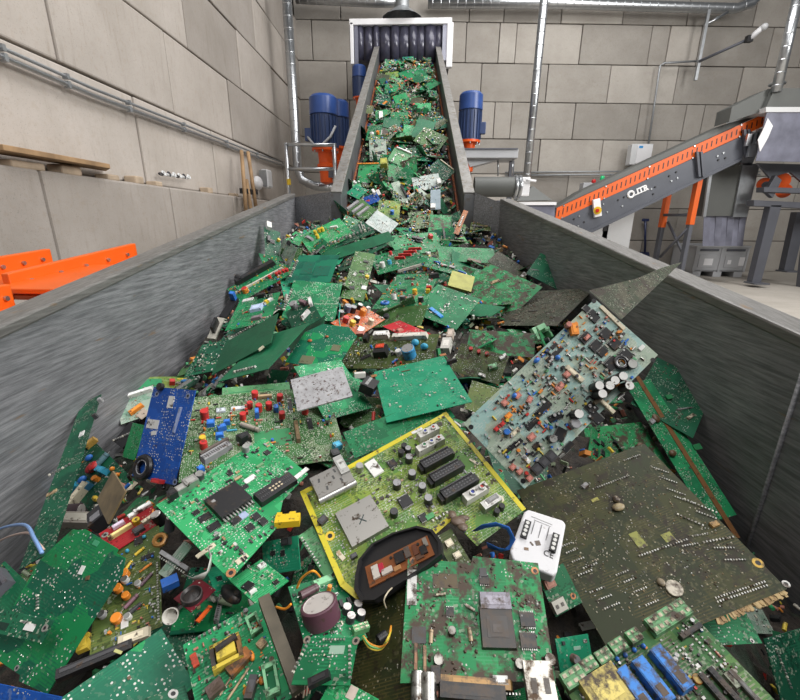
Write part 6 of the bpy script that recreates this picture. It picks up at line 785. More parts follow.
 ('circuit_board','tan crusted board at left of upper conveyor','circuit board','boards riding the incline conveyor','pcb_darkbrown',(-0.6419,7.6014,3.4538),(0.9134,0.3978,0.0833,-0.0226),0.206,0.1828,0.0016,None,None,'part',('dirt',8),[]),
 ('circuit_board','yellow green scrap board near the curtain at left','circuit board','boards riding the incline conveyor','pcb_yellowgreen',(-0.501,7.7133,3.5234),(0.9182,0.3941,-0.0342,0.0223),0.2122,0.148,0.0016,None,None,'part',('smd',5),[]),
 ('circuit_board','flat dark brown board on the upper conveyor centre','circuit board','boards riding the incline conveyor','pcb_brown',(-0.092,6.4896,2.8536),(0.9201,0.3913,0.0139,-0.0115),0.2008,0.1439,0.0016,None,None,'part',None,[]),
 ('circuit_board','green board across the upper conveyor below tan board','circuit board','boards riding the incline conveyor','pcb_green',(-0.4378,7.1474,3.1817),(0.9207,0.3876,-0.03,-0.0341),0.2835,0.237,0.0016,None,None,'part',('mix',10),[]),
 ('circuit_board','green board lying across conveyor between dark sheet and olive board','circuit board','boards riding the incline conveyor','pcb_green',(-0.2917,5.928,2.5271),(0.92,0.3918,-0.0083,0.0033),0.2241,0.2279,0.0016,None,None,'part',('smd',10),[]),
 ('circuit_board','yellow block board at left of lower conveyor','circuit board','boards riding the incline conveyor','pcb_olive',(-0.369,4.5232,1.8074),(0.9239,0.3808,-0.0278,0.023),0.0814,0.1644,0.0016,None,None,'part',None,[('box',-0.005,-0.0002,0.07063,0.0908,0.05045,(0.35,0.35,0.06,0),0.0)]),
 ('circuit_board','dark teal board in the middle of the lower conveyor','circuit board','boards riding the incline conveyor','pcb_dark',(-0.1022,4.8518,1.9232),(0.8999,0.3742,-0.0298,0.2219),0.2168,0.2806,0.0016,None,None,'part',('mix',14),[]),
 ('circuit_board','mixed green board left of the pale patchy board','circuit board','boards riding the incline conveyor','pcb_green',(-0.5425,3.3233,1.2333),(0.9424,0.2754,0.1883,-0.0238),0.1404,0.2263,0.0016,None,None,'part',('mix',16),[]),
 ('circuit_board','green board crusted with white parts right of conveyor foot','circuit board','boards riding the incline conveyor','pcb_speckle',(0.0199,3.5205,1.2836),(0.958,0.2733,-0.029,0.082),0.2055,0.2459,0.0016,None,None,'part',('mix',26),[]),
 ('circuit_board','dark muddy board at the right of conveyor foot','circuit board','boards riding the incline conveyor','pcb_dirtygreen',(0.1573,3.3955,1.2494),(0.9633,0.2654,0.0079,-0.0382),0.1719,0.2747,0.0016,None,None,'part',('dirt',24),[]),
]
KEEP = {191: 'just below the small dark red board holding a black speaker',
 211: 'left of the plain green board tucked above the yellow edged board',
 182: 'just below the small dark red board holding a black speaker',
 214: 'right of the shadowed green board under the pale teal board',
 192: 'just below the narrow light green strip board under the television board',
 197: 'right of the green board corner poking out under the brown motherboard',
 258: 'just above the dark muddy board under the brown coated board',
 199: 'just below the narrow green board sliver under the blue board',
 13: 'just below the yellow block board at left of lower conveyor',
 279: 'just above the plain green board below the smooth teal board',
 312: 'just below the dark muddy board at the right of conveyor foot',
 218: 'just below the second dark green sheet under the leaning sheet',
 185: 'just below the shadowed green board under the pale teal board',
 225: 'just above the narrow green board sliver under the blue board',
 201: 'just below the green board underneath the white speckled plate',
 226: 'left of the second dark green sheet under the leaning sheet',
 289: 'just below the mixed green board left of the pale patchy board',
 184: 'left of the bottom edge green board marked with the letter E',
 247: 'just above the grey green board leaning right of the orange board',
 27: 'just below the narrow bright green board near conveyor middle centre',
 26: 'just below the yellow block board at left of lower conveyor',
 262: 'left of the plain green board below the smooth teal board',
 230: 'just below the dark muddy board under the brown coated board',
 82: 'just below the green studded board at right of the upper conveyor',
 248: 'right of the bright red sheet board lying in heap centre',
 282: 'just above the plain green board below the smooth teal board',
 67: 'just above the narrow bright green board near conveyor middle centre',
 231: 'just below the dark muddy board under the brown coated board',
 250: 'right of the dark muddy board under the brown coated board',
 285: 'just below the dark board slab beside the brown stick board',
 332: 'right of the dark board slab beside the brown stick board',
 306: 'just above the plain green board below the smooth teal board',
 291: 'just below the pale patchy board at the conveyor foot centre',
 276: 'just below the dark board slab beside the brown stick board',
 243: 'left of the second dark green sheet under the leaning sheet',
 9: 'right of the cream toothed connector strip on the lower conveyor',
 96: 'just below the green board across the upper conveyor below tan board',
 10: 'left of the blue grey flat plate right of the lower conveyor',
 275: 'just above the bright red sheet board lying in heap centre',
 51: 'right of the narrow bright green board near conveyor middle centre',
 34: 'just below the olive grey board leaning at the right conveyor wall',
 232: 'just above the shadowed green board under the pale teal board',
 229: 'right of the green board underneath the white speckled plate',
 86: 'just above the narrow bright green board near conveyor middle centre',
 311: 'just above the wide green board between heap centre and conveyor foot',
 245: 'just below the green board corner with white plug and grey capacitor',
 265: 'just above the orange board crowded with black and white capacitors',
 288: 'just above the plain green board below the smooth teal board',
 5: 'left of the dark board slab beside the brown stick board',
 189: 'just above the bright blue board edge in the bottom left corner',
 234: 'left of the second dark green sheet under the leaning sheet',
 294: 'just below the wide green board between heap centre and conveyor foot',
 71: 'right of the narrow bright green board near conveyor middle centre',
 322: 'just below the dark board slab beside the brown stick board',
 12: 'just below the yellow block board at left of lower conveyor',
 6: 'just above the pale patchy board at the conveyor foot centre',
 92: 'right of the bright green scrap piece on the upper conveyor centre',
 304: 'just below the dark board slab beside the brown stick board',
 130: 'just below the green board right under the strip curtain',
 253: 'just above the third green sheet edge beside the octagonal board',
 212: 'just below the dark muddy board under the brown coated board',
 240: 'left of the dark muddy board under the brown coated board',
 127: 'right of the tan crusted board at left of upper conveyor',
 11: 'right of the blue grey flat plate right of the lower conveyor',
 320: 'just above the wide green board between heap centre and conveyor foot',
 40: 'right of the pale mint board with white edge at conveyor middle',
 113: 'just above the green studded board at right of the upper conveyor',
 3: 'just below the cream toothed connector strip on the lower conveyor',
 17: 'just above the dark board slab beside the brown stick board',
 303: 'just below the dark board slab beside the brown stick board',
 162: 'just above the tan crusted board at left of upper conveyor',
 8: 'just below the cream toothed connector strip on the lower conveyor',
 203: 'left of the shadowed green board under the pale teal board',
 249: 'just above the dark muddy board under the brown coated board',
 83: 'right of the tan crusted board at left of upper conveyor',
 323: 'right of the cream toothed connector strip on the lower conveyor',
 274: 'just below the green board with four red bars near conveyor foot',
 48: 'just below the green board with white blob left of conveyor middle',
 60: 'left of the narrow bright green board near conveyor middle centre',
 46: 'right of the narrow bright green board near conveyor middle centre',
 62: 'left of the small bright green triangle of board at conveyor middle',
 70: 'just above the narrow bright green board near conveyor middle centre',
 125: 'right of the green board right under the strip curtain',
 204: 'just below the shadowed green board under the pale teal board',
 244: 'left of the third green sheet edge beside the octagonal board',
 53: 'right of the narrow bright green board near conveyor middle centre',
 14: 'left of the cream toothed connector strip on the lower conveyor',
 18: 'just above the small blue board left of the lower conveyor centre',
 31: 'just above the yellow block board at left of lower conveyor',
 233: 'just below the pale green terminal block beside the pale teal board',
 177: 'just above the green board right under the strip curtain',
 255: 'right of the plain green board below the smooth teal board',
 55: 'left of the narrow bright green board near conveyor middle centre',
 284: 'just above the bright red sheet board lying in heap centre',
 30: 'left of the yellow block board at left of lower conveyor',
 68: 'just above the small bright green triangle of board at conveyor middle',
 50: 'just below the narrow bright green board near conveyor middle centre',
 4: 'left of the blue grey flat plate right of the lower conveyor',
 219: 'right of the green board underneath the white speckled plate',
 264: 'right of the plain green board below the smooth teal board',
 16: 'right of the cream toothed connector strip on the lower conveyor',
 126: 'just below the tan crusted board at left of upper conveyor',
 235: 'left of the second dark green sheet under the leaning sheet',
 109: 'lower left of the green board right under the strip curtain',
 314: 'right of the dark board slab beside the brown stick board',
 319: 'right of the pale patchy board at the conveyor foot centre',
 0: 'just above the pale patchy board at the conveyor foot centre',
 155: 'just above the flat dark brown board on the upper conveyor centre',
 87: 'just below the flat dark brown board on the upper conveyor centre',
 25: 'right of the yellow block board at left of lower conveyor',
 170: 'just above the green board right under the strip curtain',
 101: 'just below the green board right under the strip curtain',
 41: 'just above the cream toothed connector strip on the lower conveyor',
 72: 'just above the yellow block board at left of lower conveyor',
 286: 'just below the dark board slab beside the brown stick board',
 90: 'just below the tan crusted board at left of upper conveyor',
 228: 'just above the green board underneath the white speckled plate',
 44: 'just below the narrow bright green board near conveyor middle centre',
 259: 'just above the dark muddy board under the brown coated board',
 114: 'just below the tan crusted board at left of upper conveyor',
 290: 'just above the plain green board below the smooth teal board',
 35: 'just above the cream toothed connector strip on the lower conveyor',
 299: 'left of the pale patchy board at the conveyor foot centre',
 223: 'right of the shadowed green board under the pale teal board',
 15: 'right of the cream toothed connector strip on the lower conveyor',
 112: 'lower right of the green board right under the strip curtain',
 267: 'right of the grey green board leaning right of the orange board',
 260: 'right of the pale green terminal block beside the pale teal board',
 49: 'left of the narrow bright green board near conveyor middle centre',
 111: 'just below the green board right under the strip curtain',
 179: 'just above the green board right under the strip curtain',
 307: 'left of the green board leaning outward at the left conveyor foot',
 252: 'just above the second dark green sheet under the leaning sheet',
 137: 'right of the green board right under the strip curtain',
 28: 'just above the cream toothed connector strip on the lower conveyor',
 1: 'just above the pale patchy board at the conveyor foot centre',
 246: 'left of the orange board crowded with black and white capacitors',
 329: 'just below the cream toothed connector strip on the lower conveyor',
 78: 'just above the bright green board left of the upper conveyor middle',
 19: 'just below the yellow block board at left of lower conveyor',
 161: 'right of the green board right under the strip curtain',
 287: 'just above the dark muddy board under the brown coated board',
 22: 'right of the yellow block board at left of lower conveyor',
 61: 'right of the green board with white blob left of conveyor middle',
 75: 'just above the narrow bright green board near conveyor middle centre',
 33: 'right of the pale mint board with white edge at conveyor middle',
 39: 'right of the yellow block board at left of lower conveyor',
 105: 'right of the bright green scrap piece on the upper conveyor centre',
 120: 'left of the green board right under the strip curtain',
 150: 'just above the tan crusted board at left of upper conveyor',
 315: 'left of the pale patchy board at the conveyor foot centre',
 23: 'just above the blue grey flat plate right of the lower conveyor',
 283: 'just above the grey green board leaning right of the orange board',
 54: 'just above the yellow block board at left of lower conveyor',
 119: 'just below the green board right under the strip curtain',
 171: 'just above the green board right under the strip curtain',
 309: 'just below the cream toothed connector strip on the lower conveyor',
 129: 'just below the green board right under the strip curtain',
 151: 'left of the green board right under the strip curtain',
 160: 'right of the green board across the upper conveyor below tan board',
 301: 'just below the pale patchy board at the conveyor foot centre',
 43: 'just above the yellow block board at left of lower conveyor',
 167: 'right of the green board right under the strip curtain',
 36: 'just below the green board with white blob left of conveyor middle',
 135: 'just above the bright green scrap piece on the upper conveyor centre',
 272: 'just above the orange board crowded with black and white capacitors',
 45: 'right of the narrow bright green board near conveyor middle centre',
 173: 'just above the green board across the upper conveyor below tan board',
 186: 'just below the white plastic relay module with two black terminal strips',
 305: 'right of the dark board slab beside the brown stick board',
 324: 'left of the pale patchy board at the conveyor foot centre',
 165: 'just above the green board right under the strip curtain'}
REST = {2,131,132,261,134,7,144,273,146,20,21,278,149,280,153,24,281,156,157,158,152,163,164,166,296,169,42,297,172,300,174,175,178,52,56,313,63,321,66,65,325,326,328,73,76,79,81,210,84,88,91,95,103,106,107,108,110,239,238,116,117,118,122,123,124}
# ================================================================== the heap of boards
plain('sheet_mica', (.22, .16, .08), .35, .1, .35, 40); plain('sheet_olive', (.30, .30, .07), .5, .2, .2, 30); plain('sheet_bar', (.10, .085, .06), .6, .2, .35, 30)
plain('white_module', (.68, .68, .70), .5, 0, .04, 20, (.16, .10, .07), .02); plain('part_shell', (.5, .48, .42), .4, .3, .2, 40); plain('speckled_plate', (.55, .55, .57), .35, .4, .15, 50, (.12, .08, .07), .45)
plain('plate_bluegrey', (.22, .28, .32), .45, .2, .12, 20); plain('part_lightgreen', (.25, .52, .3), .45, 0, .1, 30)
pcb('pcb_orange', (.62, .13, .04), (.7, .2, .06), (.6, .5, .4), .5, 120, .2); pcb('pcb_white', (.42, .5, .48), (.5, .56, .54), (.6, .62, .6), .5, 120, .25)
K_ = (.012, .012, .014, 0); SV_ = (.46, .46, .44, .85)
PAL = {'mix': [K_, K_, (.05, .05, .055, 0), (.55, .04, .03, 0), (.03, .16, .55, 0), (.7, .25, .04, 0), (.6, .45, .05, 0), (.5, .48, .42, 0), (.42, .3, .17, 0), SV_, (.6, .6, .58, 0), (.45, .18, .13, 0), (.1, .35, .16, 0)],
       'smd': [K_, K_, (.05, .05, .055, 0), (.3, .3, .31, 0), (.42, .3, .17, 0), SV_, (.55, .55, .52, 0), (.35, .22, .12, 0)],
       'white': [(.66, .66, .62, 0), SV_, (.5, .5, .47, 0), K_, (.6, .55, .42, 0)],
       'solder': [SV_, (.45, .45, .4, .6), (.46, .45, .38, 0), (.4, .37, .28, .3)], 'solder2': [(.5, .46, .36, .4), (.62, .58, .48, .2), (.4, .36, .26, .2), (.28, .2, .1, 0), (.5, .5, .48, .8)],
       'dirt': [(.07, .045, .03, 0), (.05, .035, .025, 0), (.1, .07, .045, 0), (.13, .1, .07, 0), (.045, .035, .03, 0), (.28, .24, .19, 0), (.3, .3, .28, .5)]}
def inside(p, poly):
    c = False; n = len(poly)
    for i in range(n):
        a, b = poly[i], poly[i - 1]
        if (a[1] > p[1]) != (b[1] > p[1]) and p[0] < (b[0] - a[0]) * (p[1] - a[1]) / (b[1] - a[1]) + a[0]: c = not c
    return c
def field_mesh(kind, n, poly, rng, bumpy=1.0, lim=1.0, big=1.0):
    xs = [p[0] for p in poly]; ys = [p[1] for p in poly]; w, h = max(xs) - min(xs), max(ys) - min(ys); q = math.sqrt(w * h) * big
    m = MB(); pal = PAL[kind]; done = 0; tries = 0
    cl = [(rng.uniform(min(xs), max(xs)), rng.uniform(min(ys), max(ys)), rng.choice((0, 1)), rng.choice(pal)) for _ in range(max(3, n // 7))]
    while done < n and tries < n * 12:
        tries += 1
        cx, cy, ax, cc = rng.choice(cl); k = rng.randint(-4, 4) * q * .035; j = rng.gauss(0, q * .012)
        x, y = (cx + k, cy + j) if ax else (cx + j, cy + k)
        if rng.random() < .3: x, y = rng.uniform(min(xs), max(xs)), rng.uniform(min(ys), max(ys))
        if not inside((x * 1.06, y * 1.06), poly): continue
        done += 1; col = cc if rng.random() < .6 else rng.choice(pal)
        if kind in ('solder', 'solder2'):
            s = min(max(q * .008, .0007), .004, lim * .35) * rng.uniform(.6, 1.25); m.box((x, y, s * .25), (s, s * rng.uniform(.6, 1.6), s * .5), col, rng.choice((0, 1.57, .5)), taper=.5)
        elif kind == 'dirt':
            s = min(q * rng.uniform(.01, .035), lim * rng.uniform(.5, 1.3)); m.ell((x, y, 0), (s * rng.uniform(.6, 1.8), s, s * rng.uniform(.25, .6)), col, 5, 3, Matrix.Rotation(rng.uniform(0, 3.1), 3, 'Z'))
        else:
            s = min(q * rng.uniform(.018, .045), lim * rng.uniform(.6, 1.2)); t = rng.random(); rz = rng.choice((0, 1.5708))
            if kind == 'mix' and t < .25: m.cyl((x, y, 0), (x, y, s * 1.3), s * .5, col, 7, capcol=rng.choice(((.5, .5, .5, .5), col)))
            elif kind == 'mix' and t < .55:
                d = Vector((math.cos(rz), math.sin(rz), 0)) * s * .8; m.cyl(Vector((x, y, s * .3)) - d, Vector((x, y, s * .3)) + d, s * .28, col, 6)
            else: m.box((x, y, s * .2 * bumpy), (s * rng.uniform(.5, 1.5), s * rng.uniform(.4, .8), s * .4 * bumpy), col, rz)
    return m
def c_chip(p, th_):
    u, v, w, d, rz = p[:5]; h = max(.0012, min(w, d) * .22); m = MB(); m.box((u, v, h / 2 + .0004), (w, d, h), K_, rz)
    n = max(3, min(10, int(w / .0022))); r = Matrix.Rotation(rz, 3, 'Z')
    for k in range(n):
        for sg in (-1, 1):
            q = r @ Vector(((k + .5) / n * w - w / 2, sg * (d / 2 + d * .07), 0)); m.box((u + q.x, v + q.y, h * .3), (w / n * .45, d * .16, h * .5), SV_, rz)
    q = r @ Vector((-w * .35, d * .25, 0)); m.box((u + q.x, v + q.y, h + .0005), (d * .12, d * .12, .0002), (.3, .3, .3, 0), rz)
    return 'chip', m
def screws(m, u, v, rz, w, d, h, n, col, ny=1):
    r = Matrix.Rotation(rz, 3, 'Z')
    for k in range(n):
        for j in range(ny):
            q = r @ Vector(((k + .5) / n * w - w / 2, (j + .5) / ny * d - d / 2, 0)); m.box((u + q.x, v + q.y, h + .0002), (w / n * .55, d / ny * .45, .0008), col, rz)
def comp_mesh(c, th_, poly):
    k, u, v = c[:3]; a = c[3:]
    if k == 'chip': return c_chip((u, v) + tuple(a), th_)
    m = MB()
    if k == 'box':
        w, d, h, col, rz = a; m.box((u, v, h / 2), (w, d, h), col, rz, taper=.0 if h < .002 else .06)
        if h > .004: r = Matrix.Rotation(rz, 3, 'Z'); q = r @ Vector((0, 0, 0)); m.box((u, v, h + .0002), (w * .6, d * .5, .0006), tuple(min(1, x * 1.35 + .01) for x in col[:3]) + (col[3],), rz)
        return ('printed_patch' if h < .0012 else 'component_block'), m
    if k == 'cyl':
        r, h, col, top = a; m.lathe([(r, 0), (r, h * .12), (r * .93, h * .16), (r, h * .2), (r, h * .94), (r * .9, h), (r * .82, h), (0, h * .99)], (u, v, 0), (0, 0, 1), col, 12, [col] * 5 + [top] * 2); return 'capacitor', m
    if k == 'cyl2':
        r, l, col = a; m.cyl((u, v - l / 2, r), (u, v + l / 2, r), r, col, 12).cyl((u, v - l / 2 - .0015, r), (u, v - l / 2, r), r * .6, (.1, .1, .1, 0), 10); return 'socket_barrel', m
    if k == 'lcap':
        l, r, col, rz = a; r *= .5; d = Vector((math.cos(rz), math.sin(rz), 0)) * l / 2; c0 = Vector((u, v, r))
        m.cyl(c0 - d, c0 + d, r, col, 10).cyl(c0 - d * 1.35, c0 - d, r * .15, SV_, 5).cyl(c0 + d, c0 + d * 1.35, r * .15, SV_, 5).cyl(c0 + d * .55, c0 + d * .7, r * 1.02, tuple(x * .5 for x in col[:3]) + (0,), 10, cap=False); return 'capacitor', m
    if k == 'disc':
        w, d, h, col = a; m.ell((u, v, h * .5), (w, d, h), col, 10, 6); return 'disc_component', m
    if k == 'torus':
        R0, r, col = a; m.torus((u, v, r), R0, r, (0, 0, 1), col, 18, 8).torus((u, v, r * 1.6), R0 * .72, r * .2, (0, 0, 1), (.4, .4, .42, .5), 18, 5); return 'coil_ring', m
    if k == 'hole':
        r, col = a; m.lathe([(r, 0), (r, .0006), (r * .5, .0006), (r * .5, .0003)], (u, v, 0), (0, 0, 1), col, 14).cyl((u, v, 0), (u, v, .0004), r * .5, K_, 12); return 'mounting_hole', m
    if k == 'pins':
        l, n, rz = a; r = Matrix.Rotation(rz, 3, 'Z'); s = l / n
        for i in range(int(n)):
            q = r @ Vector(((i + .5) * s - l / 2, 0, 0)); m.box((u + q.x, v + q.y, s * .25), (s * .55, s * .7, s * .5), SV_ if i % 4 else (.6, .58, .5, 0), rz, taper=.2)
        return 'pin_row', m
    if k in ('conn', 'socket', 'relay', 'heat'):
        w, d, h, col, rz = a; m.box((u, v, h / 2), (w, d, h), col, rz, taper=.03); n = max(4, int(max(w, d) / .004))
        dk = tuple(x * .35 for x in col[:3]) + (0,)
        if k == 'heat':
            screws(m, u, v, rz, w, d, h + .001, n, dk, 1)
        elif k == 'relay':
            m.box((u, v, h + .0003), (w * .8, d * .9, .0008), tuple(min(1, x * 1.15) for x in col[:3]) + (0,), rz); r = Matrix.Rotation(rz, 3, 'Z'); q = r @ Vector((0, -d * .25, 0)); m.box((u + q.x, v + q.y, h + .0009), (w * .5, d * .25, .0005), (.09, .06, .04, 0), rz)
        elif k == 'socket':
            screws(m, u, v, rz, w * .9, d * .7, h, n, (.05, .05, .055, 0), 2); screws(m, u, v, rz, w * .35, d * .5, h + .0005, 4, (.6, .5, .35, .3), 2)
        else: screws(m, u, v, rz, w, d, h, n if w > d else 1, dk, 1 if w > d else n)
        return {'conn': 'connector', 'socket': 'socket', 'relay': 'relay', 'heat': 'heatsink'}[k], m
    if k == 'term':
        w, d, h, n, rz = a; col = (.13, .34, .15, 0); m.box((u, v, h * .5), (w, d, h), col, rz); r = Matrix.Rotation(rz, 3, 'Z')
        for sg in (-.5, .5):
            q = r @ Vector((0, sg * d * .52, 0)); m.box((u + q.x, v + q.y, h * 1.02), (w, d * .3, h * .12), (.2, .46, .22, 0), rz)
        screws(m, u, v, rz, w, d, h * 1.09, int(n), (.45, .4, .3, .5), 2); return 'terminal_block', m
    if k in ('can', 'can2'):
        w, d, h, rz = a; m.box((u, v, h / 2), (w, d, h), (.33, .32, .3, .75), rz, taper=.03); r = Matrix.Rotation(rz, 3, 'Z')
        if k == 'can':
            for x, y in ((-.3, .2), (-.2, -.25), (.05, .05), (.2, -.2), (.15, .3)):
                q = r @ Vector((x * w, y * d, 0)); m.box((u + q.x, v + q.y, h + .0003), (w * .05, d * .16, .0006), (.08, .08, .08, 0), rz + x)
            q = r @ Vector((0, -d * .5, 0)); m.cyl(Vector((u + q.x, v + q.y, h * .5)) - r @ Vector((w * .5, 0, 0)), Vector((u + q.x, v + q.y, h * .5)) + r @ Vector((w * .5, 0, 0)), h * .4, (.6, .6, .58, .9), 10)
        else:
            for s_ in (.7, -.9): m.box((u, v, h + .0003), (w * .26, w * .025, .0005), (.03, .05, .05, 0), rz + s_)
        return 'metal_shield', m
    if k == 'scart':
        w, d, h, col, rz = a; r = Matrix.Rotation(rz, 3, 'Z'); m.box((u, v, h / 2), (w * .86, d, h), col, rz)
        for sg in (-1, 1):
            q = r @ Vector((sg * w * .46, 0, 0)); m.box((u + q.x, v + q.y, h * .35), (w * .1, d * .8, h * .7), col, rz)
        for sg in (-1, 1):
            q = r @ Vector((0, sg * d * .42, 0)); m.box((u + q.x, v + q.y, h * 1.06), (w * .84, d * .12, h * .12), (.03, .03, .033, 0), rz)
        screws(m, u, v, rz, w * .78, d * .55, h, 10, (.08, .08, .085, .2), 2); return 'scart_socket', m
    if k == 'rca':
        w, d, h, col, rz, n = a; r = Matrix.Rotation(rz, 3, 'Z'); m.box((u, v, h / 2), (w, d, h), (.62, .61, .57, 0), rz, taper=.04); cc = [(.03, .2, .08, 0), (.03, .05, .3, 0), (.5, .03, .02, 0)]
        for i in range(n):
            q = r @ Vector(((i + .5) / n * w * .8 - w * .36, 0, 0)); cl_ = cc[(3 - n) + i] if n > 1 else cc[2]; p = Vector((u + q.x, v + q.y, h)); rr = d * .36
            m.lathe([(rr, 0), (rr, h * .3), (rr * .6, h * .3), (rr * .6, 0)], p, (0, 0, 1), SV_, 12).cyl(p, p + Vector((0, 0, h * .22)), rr * .55, cl_, 10)
        return 'phono_socket', m
    if k == 'usb':
        w, d, h = a; m.box((u, v, h / 2), (w, d, h), (.5, .48, .43, .75), 0)
        for sx in (-.22, .22): m.box((u + sx * w, v, h + .0002), (w * .2, d * .3, .0008), (.12, .11, .1, 0), 0)
        m.box((u, v - d * .5, h * .5), (w * .8, .001, h * .7), (.03, .03, .03, 0), 0); return 'metal_port', m
    if k == 'border':
        wd, col = a; n = len(poly); pts = [Vector(p) for p in poly]; ar = sum(pts[i].x * pts[(i + 1) % n].y - pts[(i + 1) % n].x * pts[i].y for i in range(n)); sg = 1 if ar > 0 else -1
        for i in range(n):
            if i in (3, 4): continue
            p, q = pts[i], pts[(i + 1) % n]; d = (q - p).normalized(); nn = Vector((-d.y, d.x)) * sg * wd
            m.add([(x.x, x.y, z) for z in (.0001, .0007) for x in (p, q, q + nn, p + nn)], ((4, 5, 6, 7), (0, 1, 5, 4), (1, 2, 6, 5), (2, 3, 7, 6), (3, 0, 4, 7)), col)
        return 'border', m
    if k == 'bigcap':
        r, h, col, top = a; ax = Vector((-.25, .35, .8)).normalized(); c0 = Vector((u, v, r * .35)) - ax * h * .4
        m.lathe([(0, 0), (r, 0), (r, h * .95), (r * .93, h), (r * .84, h), (r * .8, h * .97), (0, h * .97)], c0, ax, col, 28, [col] * 4 + [top] * 2); return 'capacitor', m
    if k == 'coil':
        w, d, h, col, rz = a; r = Matrix.Rotation(rz, 3, 'Z')
        for off, sz, hh, cc in (((0, 0), (w * .62, d * .55), h, col), ((0, d * .42), (w, d * .16), h * .8, col), ((0, -d * .42), (w, d * .16), h * .8, col), ((-w * .42, 0), (w * .14, d), h * .8, (.05, .045, .04, 0)), ((w * .42, 0), (w * .14, d), h * .8, (.2, .1, .03, 0))):
            q = r @ Vector((off[0], off[1], 0)); m.box((u + q.x, v + q.y, hh / 2), (sz[0], sz[1], hh), cc, rz, taper=.05)
        return 'transformer', m
    if k == 'lgclip':
        w, d, h, col, rz = a; r = Matrix.Rotation(rz, 3, 'Z')
        for off, sz in (((-w * .4, 0), (w * .2, d)), ((w * .4, 0), (w * .2, d * .9)), ((0, d * .42), (w, d * .16)), ((0, -d * .42), (w, d * .16))):
            q = r @ Vector((off[0], off[1], 0)); m.box((u + q.x, v + q.y, h / 2), (sz[0], sz[1], h), col, rz + .05)
        return 'plastic_clip', m
    if k == 'speaker':
        r = a[0]; m.lathe([(r, 0), (r, r * .5), (r * .9, r * .6), (r * .7, r * .35), (r * .3, r * .5), (0, r * .6)], (u, v, 0), (0, 0, 1), (.025, .022, .022, 0), 22).torus((u, v, r * .55), r * .93, r * .06, (0, 0, 1), (.08, .07, .07, 0), 22, 6); return 'speaker_cone', m
    if k == 'letterE':
        w, h = a; cc = (.01, .06, .03, 0); m.box((u - w * .4, v, .0003), (w * .2, h, .0006), cc)
        for t in (-.42, 0, .42): m.box((u, v + t * h, .0003), (w * .8, h * .16, .0006), cc)
        return 'letter', m
    if k == 'brownboard':
        w, d, h, col, rz = a[0], a[1], a[2], a[3], a[4]; r = Matrix.Rotation(rz, 3, 'Z'); z = .002; m.box((u, v, z), (w, d, .003), (.24, .075, .02, 0), rz)
        for x, y, sx, sy, hh, cc in ((-.36, .0, .1, .6, 3, (.6, .56, .5, 0)), (-.27, .05, .07, .4, 3, (.45, .02, .05, 0)), (-.2, -.2, .16, .25, 3, (.55, .5, .45, 0)), (.02, .1, .14, .5, 3, K_), (.15, .15, .08, .5, 3, (.1, .08, .07, 0)), (.27, .1, .07, .5, 2, (.12, .04, .02, 0)), (.38, -.1, .1, .4, 3, K_), (.44, .2, .06, .4, 3, (.3, .28, .25, .5)), (-.05, -.3, .1, .2, 2, (.4, .2, .08, 0)), (.3, -.3, .12, .2, 2, (.1, .05, .03, 0))):
            q = r @ Vector((x * w, y * d, 0)); m.box((u + q.x, v + q.y, z + hh * .0005 + .0015), (sx * w, sy * d, hh * .001 + .001), cc, rz)
        for x in (-.38, -.1, .1, .33):
            q = r @ Vector((x * w, .3 * d, 0)); m.cyl((u + q.x, v + q.y, z), (u + q.x, v + q.y, z + .003), .0022, (.02, .02, .02, 0), 8)
        return 'inner_board', m
    raise ValueError(k)
def board_mesh(w, h, th, ol, mat, edge):
    poly = list(ol) if ol else [(-w / 2, -h / 2), (w / 2, -h / 2), (w / 2, h / 2), (-w / 2, h / 2)]
    ar = sum(poly[i][0] * poly[(i + 1) % len(poly)][1] - poly[(i + 1) % len(poly)][0] * poly[i][1] for i in range(len(poly)))
    if ar < 0: poly = poly[::-1]
    m = MB().prism(poly, -th, 0); me = m.mesh('board', MT[mat])
    if edge:
        key = 'edge_%d_%d' % (edge[0] * 99, edge[1] * 99)
        if key not in MT: plain(key, edge, .6)
        me.materials.append(MT[key])
        for i in range(2, len(me.polygons)): me.polygons[i].material_index = 1
    return me, poly
rng = random.Random(11)
HERO = []
